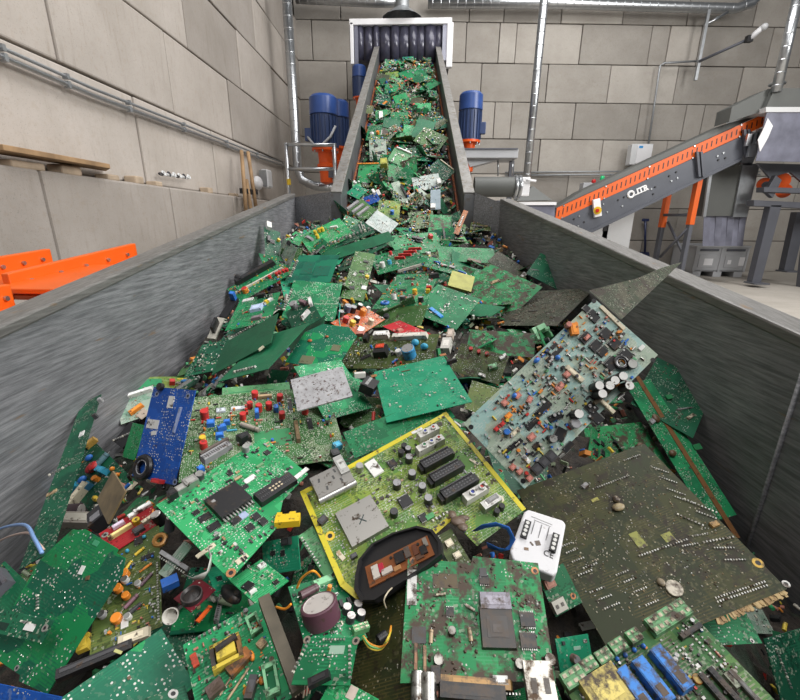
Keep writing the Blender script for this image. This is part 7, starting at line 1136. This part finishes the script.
for (name, label, cat, grp, mat, loc, qt, w, h, th, ol, edge, pm, field, comps) in BOARDS:
    me, poly = board_mesh(w, h, th, ol, scaled(mat, loc[1]), edge)
    o = link(name, me); o.rotation_mode = 'QUATERNION'; o.rotation_quaternion = qt; o.location = loc
    tag(o, label, cat, grp)
    if name == 'remote_shell':
        me.materials[0] = MT['black_plastic']; b = o.modifiers.new('bevel', 'BEVEL'); b.width = .004; b.segments = 3
        n = len(poly); MB().prism([(x * .97, y * .97) for x, y in poly], 0, .001, K_).build('inner_tray', MT['black_plastic'], o)
        rm = MB()
        for i in range(n):
            p, q = Vector(poly[i]), Vector(poly[(i + 1) % n]); rm.add([(x.x * s, x.y * s, z) for s, z in ((1, 0), (1, .007), (.93, .007), (.93, 0)) for x in (p, q)], ((0, 1, 3, 2), (2, 3, 5, 4), (4, 5, 7, 6)), K_)
        rm.build('rim', MT['black_plastic'], o)
    if name == 'module_box':
        b = o.modifiers.new('bevel', 'BEVEL'); b.width = .003; b.segments = 3
        for sx in (-1, 1):
            t = MB().box((sx * w * .33, h * .02 + (sx < 0) * h * .03, .0022), (w * .15, h * .36, .006), K_).build('terminal_strip', MT['part_clean'], o)
            for k in range(4): MB().cyl((sx * w * .33, h * .02 + (sx < 0) * h * .03 + (k - 1.5) * h * .085, .005), (sx * w * .33, h * .02 + (sx < 0) * h * .03 + (k - 1.5) * h * .085, .0056), w * .045, (.5, .5, .48, .6), 8).build('screw', MT['part_clean'], t)
        text('lettering', 'CE', (w * .16, -h * .27, .0005), h * .15, Matrix.Identity(4), 'black_plastic', None, .0002).parent = o
        pr = MB()
        for k in range(9): pr.box((-w * .19 + (k % 3) * w * .17, h * (.2 - .055 * (k // 3)) - (k % 2) * .001 + h * .02, .0003), (w * .018, h * .18, .0004), (.2, .2, .2, 0))
        pr.box((-w * .05, h * .38, .0003), (w * .5, h * .012, .0004), (.4, .4, .4, 0)).box((-w * .02, h * .33, .0003), (w * .4, h * .01, .0004), (.4, .4, .4, 0)).box((.0, -h * .1, .0003), (w * .11, h * .09, .0006), (.13, .1, .08, 0), .6).box((-w * .12, -h * .16, .0003), (w * .1, h * .03, .0006), (.13, .1, .08, 0), -.6).box((-w * .2, -h * .3, .0003), (w * .1, h * .05, .0006), (.2, .13, .08, 0), .3)
        tag(pr.build('printed_patch', MT['part_clean'], o), kind='stuff')
    for c in comps:
        if c[0] == 'moduletop': continue
        nm, m = comp_mesh(c, th, poly); m.build(nm, MT[pm], o)
    if field:
        fm = field_mesh(field[0], int(field[1] * (1.6 if loc[1] < 1.3 else 2.6)), poly, rng, 1.0, .003 + .0035 * max(loc[1], .3), 1.8 if loc[1] > 3.3 else 1.0); 
        if fm.v: tag(fm.build('tiny_components', MT[pm], o), kind='stuff')
    HERO.append(o)
# ------------------------------------------------------------------ heap surface
PY = [0.0, .3, .45, .63, 1.0, 1.5, 2.0, 2.5, 3.0, 3.5, 3.9, 9.1]; PZ = [.68, .70, .74, .79, .83, .87, .93, 1.0, 1.11, 1.22, 1.34, 4.19]
def xcen(y): return -.055 - .063 * (y - .85) if y < 3.9 else -.155 - .027 * (y - 3.8)
def surf(x, y):
    z = float(np.interp(y, PY, PZ)); e = abs(x - xcen(y)) / .88; k = float(np.interp(y, [0, .9, 1.6, 2.6], [.26, .25, .12, .03])); t = min(max((e - .45) / .55, 0), 1.2)
    return z - k * t * t * (3 - 2 * min(t, 1))
def surf_n(x, y):
    h = .12; return Vector((-(surf(x + h, y) - surf(x - h, y)) / (2 * h), -(surf(x, y + h) - surf(x, y - h)) / (2 * h), 1)).normalized()
t = NT('scrap_bed'); co = t.coord(False); n1 = t.noise(co, 30, 6, .7); n2 = t.noise(co, 9, 4)
c_ = t.mix(t.ramp(n1, .35, .65), (.012, .010, .009), (.05, .038, .028)); c_ = t.mix(t.math('MULTIPLY', t.ramp(n2, .55, .65), .5), c_, (.012, .05, .025)); t.base(c_); t.set(.75); t.bump(n1, .6, .02); MT['scrap_bed'] = t.m
rng = random.Random(5)
v = []; f = []; nx = 44; ys = [.0 + .04 * i for i in range(98)] + [3.9 + .06 * i for i in range(86)]
for y in ys:
    hw0, hw1 = ((-.99 - .063 * (y - .85) + .07), (.748 - .063 * (y - 2) - .01)) if y < 3.85 else (xcen(y) - .49, xcen(y) + .49)
    for i in range(nx + 1):
        x = hw0 + (hw1 - hw0) * i / nx; v.append((x, y, surf(x, y) - (.055 if y < 3.85 else .03) + rng.uniform(-.018, .018)))
for j in range(len(ys) - 1):
    for i in range(nx): a = j * (nx + 1) + i; f.append((a, a + 1, a + nx + 2, a + nx + 1))
m = MB(); m.add(v, f, (.05, .04, .03, 0)); bed = m.build('scrap_bed', MT['scrap_bed']); tag(bed, 'dark bed of crushed electronic scrap under the boards', 'scrap', kind='stuff')
# ------------------------------------------------------------------ smaller boards that fill the heap
FILLMAT = [('pcb_green', 'green'), ('pcb_bright', 'bright green'), ('pcb_dark', 'dark green'), ('pcb_darksheet', 'dark green'), ('pcb_teal', 'teal green'), ('pcb_olive', 'olive'), ('pcb_greenolive', 'olive'), ('pcb_speckle', 'speckled'), ('pcb_pale', 'pale'), ('pcb_dirtygreen', 'muddy green'), ('pcb_lightgreen', 'light green'), ('pcb_solder', 'green')]
WT = [14, 10, 9, 6, 7, 5, 6, 8, 5, 7, 4, 8]
PROTO = []
rng = random.Random(21)
for zone_y, (mt_, cn) in [(1.0, f_) for f_ in FILLMAT] + [(2.0, f_) for f_ in FILLMAT] + [(5.0, f_) for f_ in FILLMAT]:
    for vv in range(3):
        w = 1.0; h = rng.uniform(.5, 1.0)
        ol = None
        if vv == 1: ol = [(-.5, -h / 2), (.38, -h / 2), (.5, -h / 2 + .13), (.5, h / 2), (-.42, h / 2), (-.5, h / 2 - .1)]
        if vv == 2: ol = [(-.5, -h / 2), (.5, -h / 2), (.5, h / 2), (.1, h / 2), (.1, h / 2 - .12), (-.25, h / 2 - .12), (-.25, h / 2), (-.5, h / 2)]
        me, poly = board_mesh(.16, .16 * h, .0025, [(x * .16, y * .16) for x, y in ol] if ol else None, scaled(mt_, zone_y), None)
        kd = rng.choice(('mix', 'mix', 'smd', 'white')) if 'sheet' not in mt_ else 'solder'
        if 'dirty' in mt_: kd = 'dirt'
        fm = field_mesh(kd, 46 if vv else 60, poly, rng, 1.6, 1.0, 1.0 if zone_y < 3 else 1.9); sub = fm.mesh('tiny_components', MT['part'])
        big = []
        for k in range(rng.choice((2, 3, 4)) if 'sheet' not in mt_ else 0):
            u, v_ = rng.uniform(-.055, .055), rng.uniform(-.05, .05) * h; typ = rng.random()
            if typ < .45: c = ('chip', u, v_, rng.uniform(.015, .035), rng.uniform(.012, .022), 0)
            elif typ < .65: c = ('conn', u, v_, rng.uniform(.04, .09), .009, .009, rng.choice((K_, (.6, .58, .52, 0), (.3, .3, .3, 0))), rng.choice((0, 1.57)))
            elif typ < .85: c = ('cyl', u, v_, rng.uniform(.006, .01), rng.uniform(.012, .02), rng.choice((K_, (.03, .16, .5, 0), (.6, .25, .04, 0), (.5, .04, .03, 0))), (.5, .5, .5, .4))
            else: c = ('box', u, v_, .02, .014, .012, rng.choice(((.6, .6, .57, 0), (.03, .2, .5, 0), (.6, .45, .05, 0), K_)), 0)
            nm, cm = comp_mesh(c, .002, poly); big.append((nm, cm.mesh(nm, MT['part'])))
        PROTO.append((mt_, cn, me, sub, big))
FILL = []; REST_Q = []
def put_fill(i, x, y, lift, size, tilt, zone):
    k = rng.choices(range(len(FILLMAT)), WT)[0]; mt_, cn, me, sub, big = PROTO[(0 if y < 1.25 else 36 if y < 3.3 else 72) + k * 3 + rng.randrange(3)]
    n = surf_n(x, y); n = (n + Vector((rng.gauss(0, tilt), rng.gauss(0, tilt), rng.gauss(0, tilt)))).normalized()
    q = n.to_track_quat('Z', 'Y') @ Quaternion((0, 0, 1), rng.uniform(0, 6.28)); s = size / .16
    if KEEP and i not in KEEP:
        if i in REST: REST_Q.append((Matrix.LocRotScale((x, y, surf(x, y) + lift), q, (s, s, min(s, 1.3))), [me, sub] + [c_[1] for c_ in big]))
        return
    o = link('circuit_board', me, None, (x, y, surf(x, y) + lift)); o.rotation_mode = 'QUATERNION'; o.rotation_quaternion = q; o.scale = (s, s, s if s < 1.3 else 1.3)
    tag(o, 'small ' + cn + ' board scrap ' + KEEP.get(i, zone), 'circuit board', 'small boards ' + zone); o['fid'] = i; o['cn'] = cn
    tag(link('tiny_components', sub, o), kind='stuff')
    for nm, cm in big: link(nm, cm, o)
    FILL.append(o)
n_ = 0
for a in range(30):        # up the conveyor
    for b in range(6):
        s = (a + rng.random()) / 30; x = -.40 + .8 * (b + rng.random()) / 6; y = 3.85 + s * 5.0
        zone = 'on the lower conveyor' if s < .33 else 'on the middle of the conveyor' if s < .66 else 'on the upper conveyor near the curtain'
        put_fill(n_, xcen(y) + x, y, rng.uniform(.01, .075), rng.uniform(.13, .26), .38, zone); n_ += 1
for a in range(17):        # in the hopper
    for b in range(9):
        y = .36 + 3.45 * ((a + rng.random()) / 17) ** 1.15; u = (b + rng.random()) / 9; lo = -.86 - .063 * (y - .85); hi = .68 - .063 * (y - 2); x = lo + (hi - lo) * u
        zone = 'wedged low between the near boards' if y < 1.1 else 'wedged between boards in mid heap' if y < 2.3 else 'lying below the conveyor foot'
        put_fill(n_, x, y, rng.uniform(-.065, -.025) if y < 1.3 else rng.uniform(-.045, .0) if y < 2.4 else rng.uniform(-.03, .04), rng.uniform(.08, .14) if y < 1.2 else rng.uniform(.12, .24), .25 if y < 1.2 else .3, zone); n_ += 1
if REST_Q:                # barely showing offcuts beyond the countable ones
    v = []; f = []; c_ = []; mi = []; slots = []
    for M_, ms in REST_Q:
        for me in ms:
            k0 = len(v); v += [tuple(M_ @ p.co) for p in me.vertices]; mat = me.materials[0]
            if mat not in slots: slots.append(mat)
            ca = me.color_attributes['Col'].data
            for p in me.polygons: f.append(tuple(k0 + t_ for t_ in p.vertices)); c_.append(tuple(ca[p.loop_start].color)); mi.append(slots.index(mat))
    m = MB(); m.v = v; m.f = f; m.c = c_; m.sm = [False] * len(f); o = m.build('board_offcuts')
    for mat in slots: o.data.materials.append(mat)
    o.data.polygons.foreach_set('material_index', np.array(mi, 'i')); tag(o, 'barely showing board offcuts buried deep in the heap', 'scrap', kind='stuff')
# ------------------------------------------------------------------ crumbs: loose tiny parts nobody could count
rng = random.Random(8); m = MB()
for k in range(7400):
    if k < 2600: y = 3.85 + rng.random() * 5.1; x = xcen(y) + rng.uniform(-.46, .46); s = rng.uniform(.012, .045); z = surf(x, y) + rng.uniform(-.02, .06)
    else:
        y = .2 + 3.7 * rng.random() ** 1.6; lo = -.90 - .063 * (y - .85); hi = .72 - .063 * (y - 2); x = rng.uniform(lo, hi); s = rng.uniform(.004, .012) * (1 + y * .6); z = surf(x, y) + rng.uniform(-.06, -.01)
    col = rng.choice(PAL['mix'] + [(.02, .25, .09, 0), (.015, .12, .05, 0), (.03, .3, .1, 0), (.5, .5, .46, 0), (.25, .3, .2, 0)])
    rot = Quaternion((rng.gauss(0, 1), rng.gauss(0, 1), rng.gauss(0, 1), rng.gauss(0, 1))).normalized().to_matrix()
    if k % 3 == 0: d = rot @ Vector((0, 0, s * .7)); c0 = Vector((x, y, z)); m.cyl(c0 - d, c0 + d, s * .3, col, 7)
    else: m.box((x, y, z), (s * rng.uniform(.6, 1.8), s * rng.uniform(.4, 1), s * rng.uniform(.15, .6)), col, m=rot)
tag(m.build('scrap_crumbs', MT['part']), 'loose tiny electronic parts scattered between the circuit boards', 'scrap', kind='stuff')
# ================================================================== loose things lying in the heap
def on_heap(px, py, lift=0.):
    d = ray(px, py); t0 = .2
    for i in range(1, 3000):
        t1 = .2 + i * .004; p = CAMP + d * t1
        if p[2] - surf(p[0], p[1]) - lift < 0: return Vector(p)
    return Vector(CAMP + d * 2)
def pxs(p): return (MC @ (np.array(p) - CAMP))[2] * -1 / F     # metres per pixel there
def loose(name, label, cat, mb, px, py, lift, rot=(0, 0, 0), mat='part', group=None, bevel=0.):
    p = on_heap(px, py, lift); o = mb(pxs(p)).build(name, MT[mat], None, bevel); o.location = p; o.rotation_euler = [R(a) for a in rot]; tag(o, label, cat, group); return o
Kc = (.012, .012, .014, 0)
loose('plastic_connector', 'bright yellow plastic connector below the digital board', 'connector', lambda s: MB().box((0, 0, 3 * s), (24 * s, 12 * s, 7 * s), (.75, .5, .02, 0)).box((-9 * s, 7 * s, 3 * s), (5 * s, 5 * s, 6 * s), (.75, .5, .02, 0)).box((4 * s, 7 * s, 3 * s), (6 * s, 5 * s, 6 * s), (.75, .5, .02, 0)), 288, 523, .06, (0, 0, 10))
loose('coin_block', 'blue plastic block with small print left of the red speaker board', 'block', lambda s: MB().box((0, 0, 0), (15 * s, 10 * s, 9 * s), (.02, .11, .42, 0)), 170, 583, .05, (10, 0, 40), bevel=.0006)
loose('plastic_cup', 'white broken plastic cup left of the black plug', 'plastic cup', lambda s: MB().lathe([(0, 0), (6 * s, 0), (7.5 * s, 9 * s), (6.8 * s, 9 * s), (5.4 * s, s), (0, s)], (0, 0, 0), (0, 0, 1), (.62, .6, .55, 0), 16), 173, 614, .045, (50, 20, 0))
loose('plastic_sliver', 'thin orange plastic sliver beside the black plug', 'plastic sliver', lambda s: MB().box((0, 0, 0), (4 * s, 18 * s, 2 * s), (.75, .12, .02, 0)), 204, 614, .035, (0, 0, -15))
loose('plug', 'black rounded plastic plug under the digital board corner', 'plug', lambda s: MB().ell((0, 0, 0), (30 * s, 15 * s, 12 * s), Kc, 14, 8).cyl((9 * s, 2 * s, 4 * s), (9 * s, 2 * s, 7 * s), 3 * s, (.05, .05, .055, 0), 10), 231, 594, .03, (0, 0, -35))
loose('dirt_clump', 'brown sticky clump of dirt on the yellow edged board', 'dirt', lambda s: MB().ell((0, 0, 0), (16 * s, 14 * s, 5 * s), (.13, .09, .065, 0), 9, 5).ell((6 * s, 5 * s, 0), (13 * s, 8 * s, 4 * s), (.11, .075, .055, 0), 8, 5).ell((-5 * s, 9 * s, 0), (9 * s, 13 * s, 4 * s), (.14, .1, .07, 0), 8, 5).ell((4 * s, -8 * s, 0), (11 * s, 12 * s, 4 * s), (.12, .085, .06, 0), 8, 5), 458, 521, .075)
loose('socket_strip', 'long black socket strip between two green boards at lower left', 'connector', lambda s: MB().box((0, 0, 0), (62 * s, 9 * s, 10 * s), Kc).box((0, 1 * s, 5.2 * s), (56 * s, 3 * s, 1 * s), (.05, .05, .055, 0)), 96, 660, .04, (20, 0, 33))
loose('relay_block', 'black relay block below the mica sheet', 'relay', lambda s: MB().box((0, 0, 0), (24 * s, 16 * s, 14 * s), (.02, .02, .024, 0)).box((4 * s, 0, 7.2 * s), (10 * s, 10 * s, s), (.25, .25, .27, 0)), 100, 518, .03, (30, 0, -50), bevel=.0008)
loose('relay_block', 'grey flat relay block left of the mica sheet', 'relay', lambda s: MB().box((0, 0, 0), (26 * s, 14 * s, 9 * s), (.22, .2, .17, 0)).box((0, 0, 4.6 * s), (20 * s, 9 * s, s), (.35, .33, .28, 0)), 76, 520, .02, (10, 15, 20), bevel=.0008)
loose('capacitor', 'dark brown capacitor lying left of the black relay block', 'capacitor', lambda s: MB().cyl((-8 * s, 0, 0), (8 * s, 0, 0), 7 * s, (.06, .04, .045, 0), 14).cyl((8 * s, 0, 0), (9 * s, 0, 0), 6 * s, (.5, .48, .45, .3), 14), 72, 511, .035, (0, 0, 10))
loose('capacitor', 'upright dark capacitor between red board and digital board', 'capacitor', lambda s: MB().lathe([(5 * s, 0), (5 * s, 14 * s), (4 * s, 15 * s), (0, 14.6 * s)], (0, 0, 0), (0, 0, 1), Kc, 12, [Kc, (.5, .48, .46, .4), (.5, .48, .46, .4)]), 162, 523, .03, (15, -10, 0))
loose('capacitor', 'upright grey capacitor beside the dark one near red board', 'capacitor', lambda s: MB().lathe([(5 * s, 0), (5 * s, 14 * s), (4 * s, 15 * s), (0, 14.6 * s)], (0, 0, 0), (0, 0, 1), (.1, .1, .12, 0), 12, [(.1, .1, .12, 0), (.6, .58, .55, .4), (.6, .58, .55, .4)]), 169, 530, .03, (-10, 15, 0))
loose('copper_coil', 'small copper coil between the red board and long pale connector', 'coil', lambda s: MB().torus((0, 0, 0), 5 * s, 2.5 * s, (0, 0, 1), (.45, .22, .06, .3), 16, 7), 160, 540, .035, (30, 10, 0))
loose('black_socket', 'black socket block right of the white speckled plate', 'connector', lambda s: MB().box((0, 0, 0), (14 * s, 22 * s, 9 * s), Kc).box((-2 * s, 0, 4.7 * s), (3 * s, 18 * s, s), (.3, .3, .3, .4)), 369, 386, .035, (0, 20, -10))
loose('white_plug', 'small white plug above the black socket at heap centre', 'plug', lambda s: MB().box((0, 0, 0), (11 * s, 5 * s, 5 * s), (.65, .64, .6, 0)), 360, 375, .05, (0, 0, 15))
loose('pin_bundle', 'bundle of bent pale pins at the bottom edge', 'pins', lambda s: [m_ := MB()] and [m_.cyl(((k - 4) * 2.6 * s, (k % 3) * 2 * s, 0), ((k - 4) * 3.2 * s, (k % 3) * 3 * s + 5 * s, 16 * s), 1.1 * s, (.5, .42, .33, .4), 6) for k in range(9)] and m_, 298, 697, .05)
def wire(name, label, cat, pts, lift, r, col, group=None):
    P = [on_heap(x, y, lift + dz) for x, y, dz in pts]; Q = []
    for i in range(len(P) - 1):
        a, b, c, d = P[max(i - 1, 0)], P[i], P[i + 1], P[min(i + 2, len(P) - 1)]
        for k in range(6):
            t = k / 6; Q.append(.5 * ((2 * b) + (c - a) * t + (2 * a - 5 * b + 4 * c - d) * t * t + (3 * b - a - 3 * c + d) * t ** 3))
    Q.append(P[-1]); s = pxs(P[0]); tag(MB().tube(Q, r * s, col, 6).build(name, MT['part_clean']), label, cat, group)
wire('wire', 'light blue wire looping at the left hopper wall foot', 'wire', [(-12, 534, .05), (5, 527, .07), (25, 525, .08), (34, 538, .08), (42, 553, .07)], .06, 1.2, (.2, .35, .65, 0))
wire('wire', 'pale pink wire beneath the light blue wire', 'wire', [(-10, 546, .05), (8, 537, .06), (28, 533, .07), (38, 543, .07), (44, 550, .06)], .055, 1.0, (.5, .36, .3, 0))
wire('wire', 'orange wire arching near the purple capacitor', 'wire', [(297, 588, .04), (302, 578, .06), (313, 571, .08), (320, 577, .06)], .05, 1.2, (.85, .35, .02, 0))
wire('wire', 'orange wire below the board of tiny white parts', 'wire', [(276, 607, .03), (285, 609, .05), (291, 604, .06)], .05, 1.2, (.85, .3, .02, 0))
for i, cc in enumerate(((.7, .28, .03, 0), (.1, .3, .08, 0), (.65, .5, .05, 0))): wire('wire', ['orange wire curling on the dark olive board', 'green wire curling on the dark olive board', 'yellow wire curling on the dark olive board'][i], 'wire', [(363, 636 + i, .05), (370, 644 + i * 2, .05), (381, 647 + i, .05), (388, 640 - i, .06), (391, 626 + i * 2, .04)], .03, 1.1, cc, 'coloured wires on the olive board')
loose('ferrite', 'black ferrite bead holding the coloured wires', 'ferrite bead', lambda s: MB().cyl((-5 * s, 0, 0), (5 * s, 0, 0), 4.5 * s, Kc, 12), 382, 637, .055, (0, 0, 40))
wire('wire', 'thin cream wire between olive board and dirty green board', 'wire', [(386, 608, .05), (384, 600, .07), (388, 592, .07), (392, 588, .05)], .03, .8, (.55, .48, .36, 0))
wire('wire', 'thin teal wire curving past the plain green board', 'wire', [(338, 303, .06), (340, 306, .06), (339, 318, .06), (341, 330, .04)], .03, .5, (.02, .35, .25, 0))
# flat ribbons
def ribbon(name, label, pts, w, col, lift):
    P = [on_heap(x, y, lift + dz) for x, y, dz in pts]; s = pxs(P[0]); v = []; n = len(P)
    for i, p in enumerate(P):
        d = (P[min(i + 1, n - 1)] - P[max(i - 1, 0)]).normalized(); sd = Vector((.35, -.5, .8)); sd = (sd - d * sd.dot(d)).normalized() * w * s / 2
        v += [p - sd, p + sd]
    m = MB().add(v, [(2 * i, 2 * i + 1, 2 * i + 3, 2 * i + 2) for i in range(n - 1)], col, True); o = m.build(name, MT['part_clean']); so = o.modifiers.new('t', 'SOLIDIFY'); so.thickness = .0006; tag(o, label, 'ribbon cable')
ribbon('ribbon_cable', 'blue flat ribbon cable looping beside the white module', [(474, 531, .05), (484, 526, .07), (497, 524, .09), (508, 528, .09), (513, 538, .08), (510, 547, .06), (500, 550, .05), (487, 545, .04)], 6, (.03, .16, .6, 0), .05)
ribbon('ribbon_cable', 'white grey flat ribbon cable curling under digital board', [(189, 577, .03), (198, 578, .05), (208, 571, .06), (211, 560, .06), (208, 549, .05)], 12, (.5, .5, .47, 0), .04)
# fringe of torn fibre along the brown motherboard's near edge
mb_ = next(o for o in HERO if o['label'].startswith('huge brown')); w_, h_ = max(v.co.x for v in mb_.data.vertices), max(v.co.y for v in mb_.data.vertices); m = MB(); rng = random.Random(3)
for k in range(90):
    y = -h_; x = w_ * rng.uniform(.15, .98); s = rng.uniform(.004, .01); m.box((x, y - s * .3, -.001 - rng.random() * .003), (rng.uniform(.002, .005), s, .0012), rng.choice(((.36, .24, .09, 0), (.28, .17, .06, 0), (.42, .3, .13, 0))), rng.uniform(-.5, .5))
tag(m.build('torn_fringe', MT['part_clean'], mb_), kind='stuff')
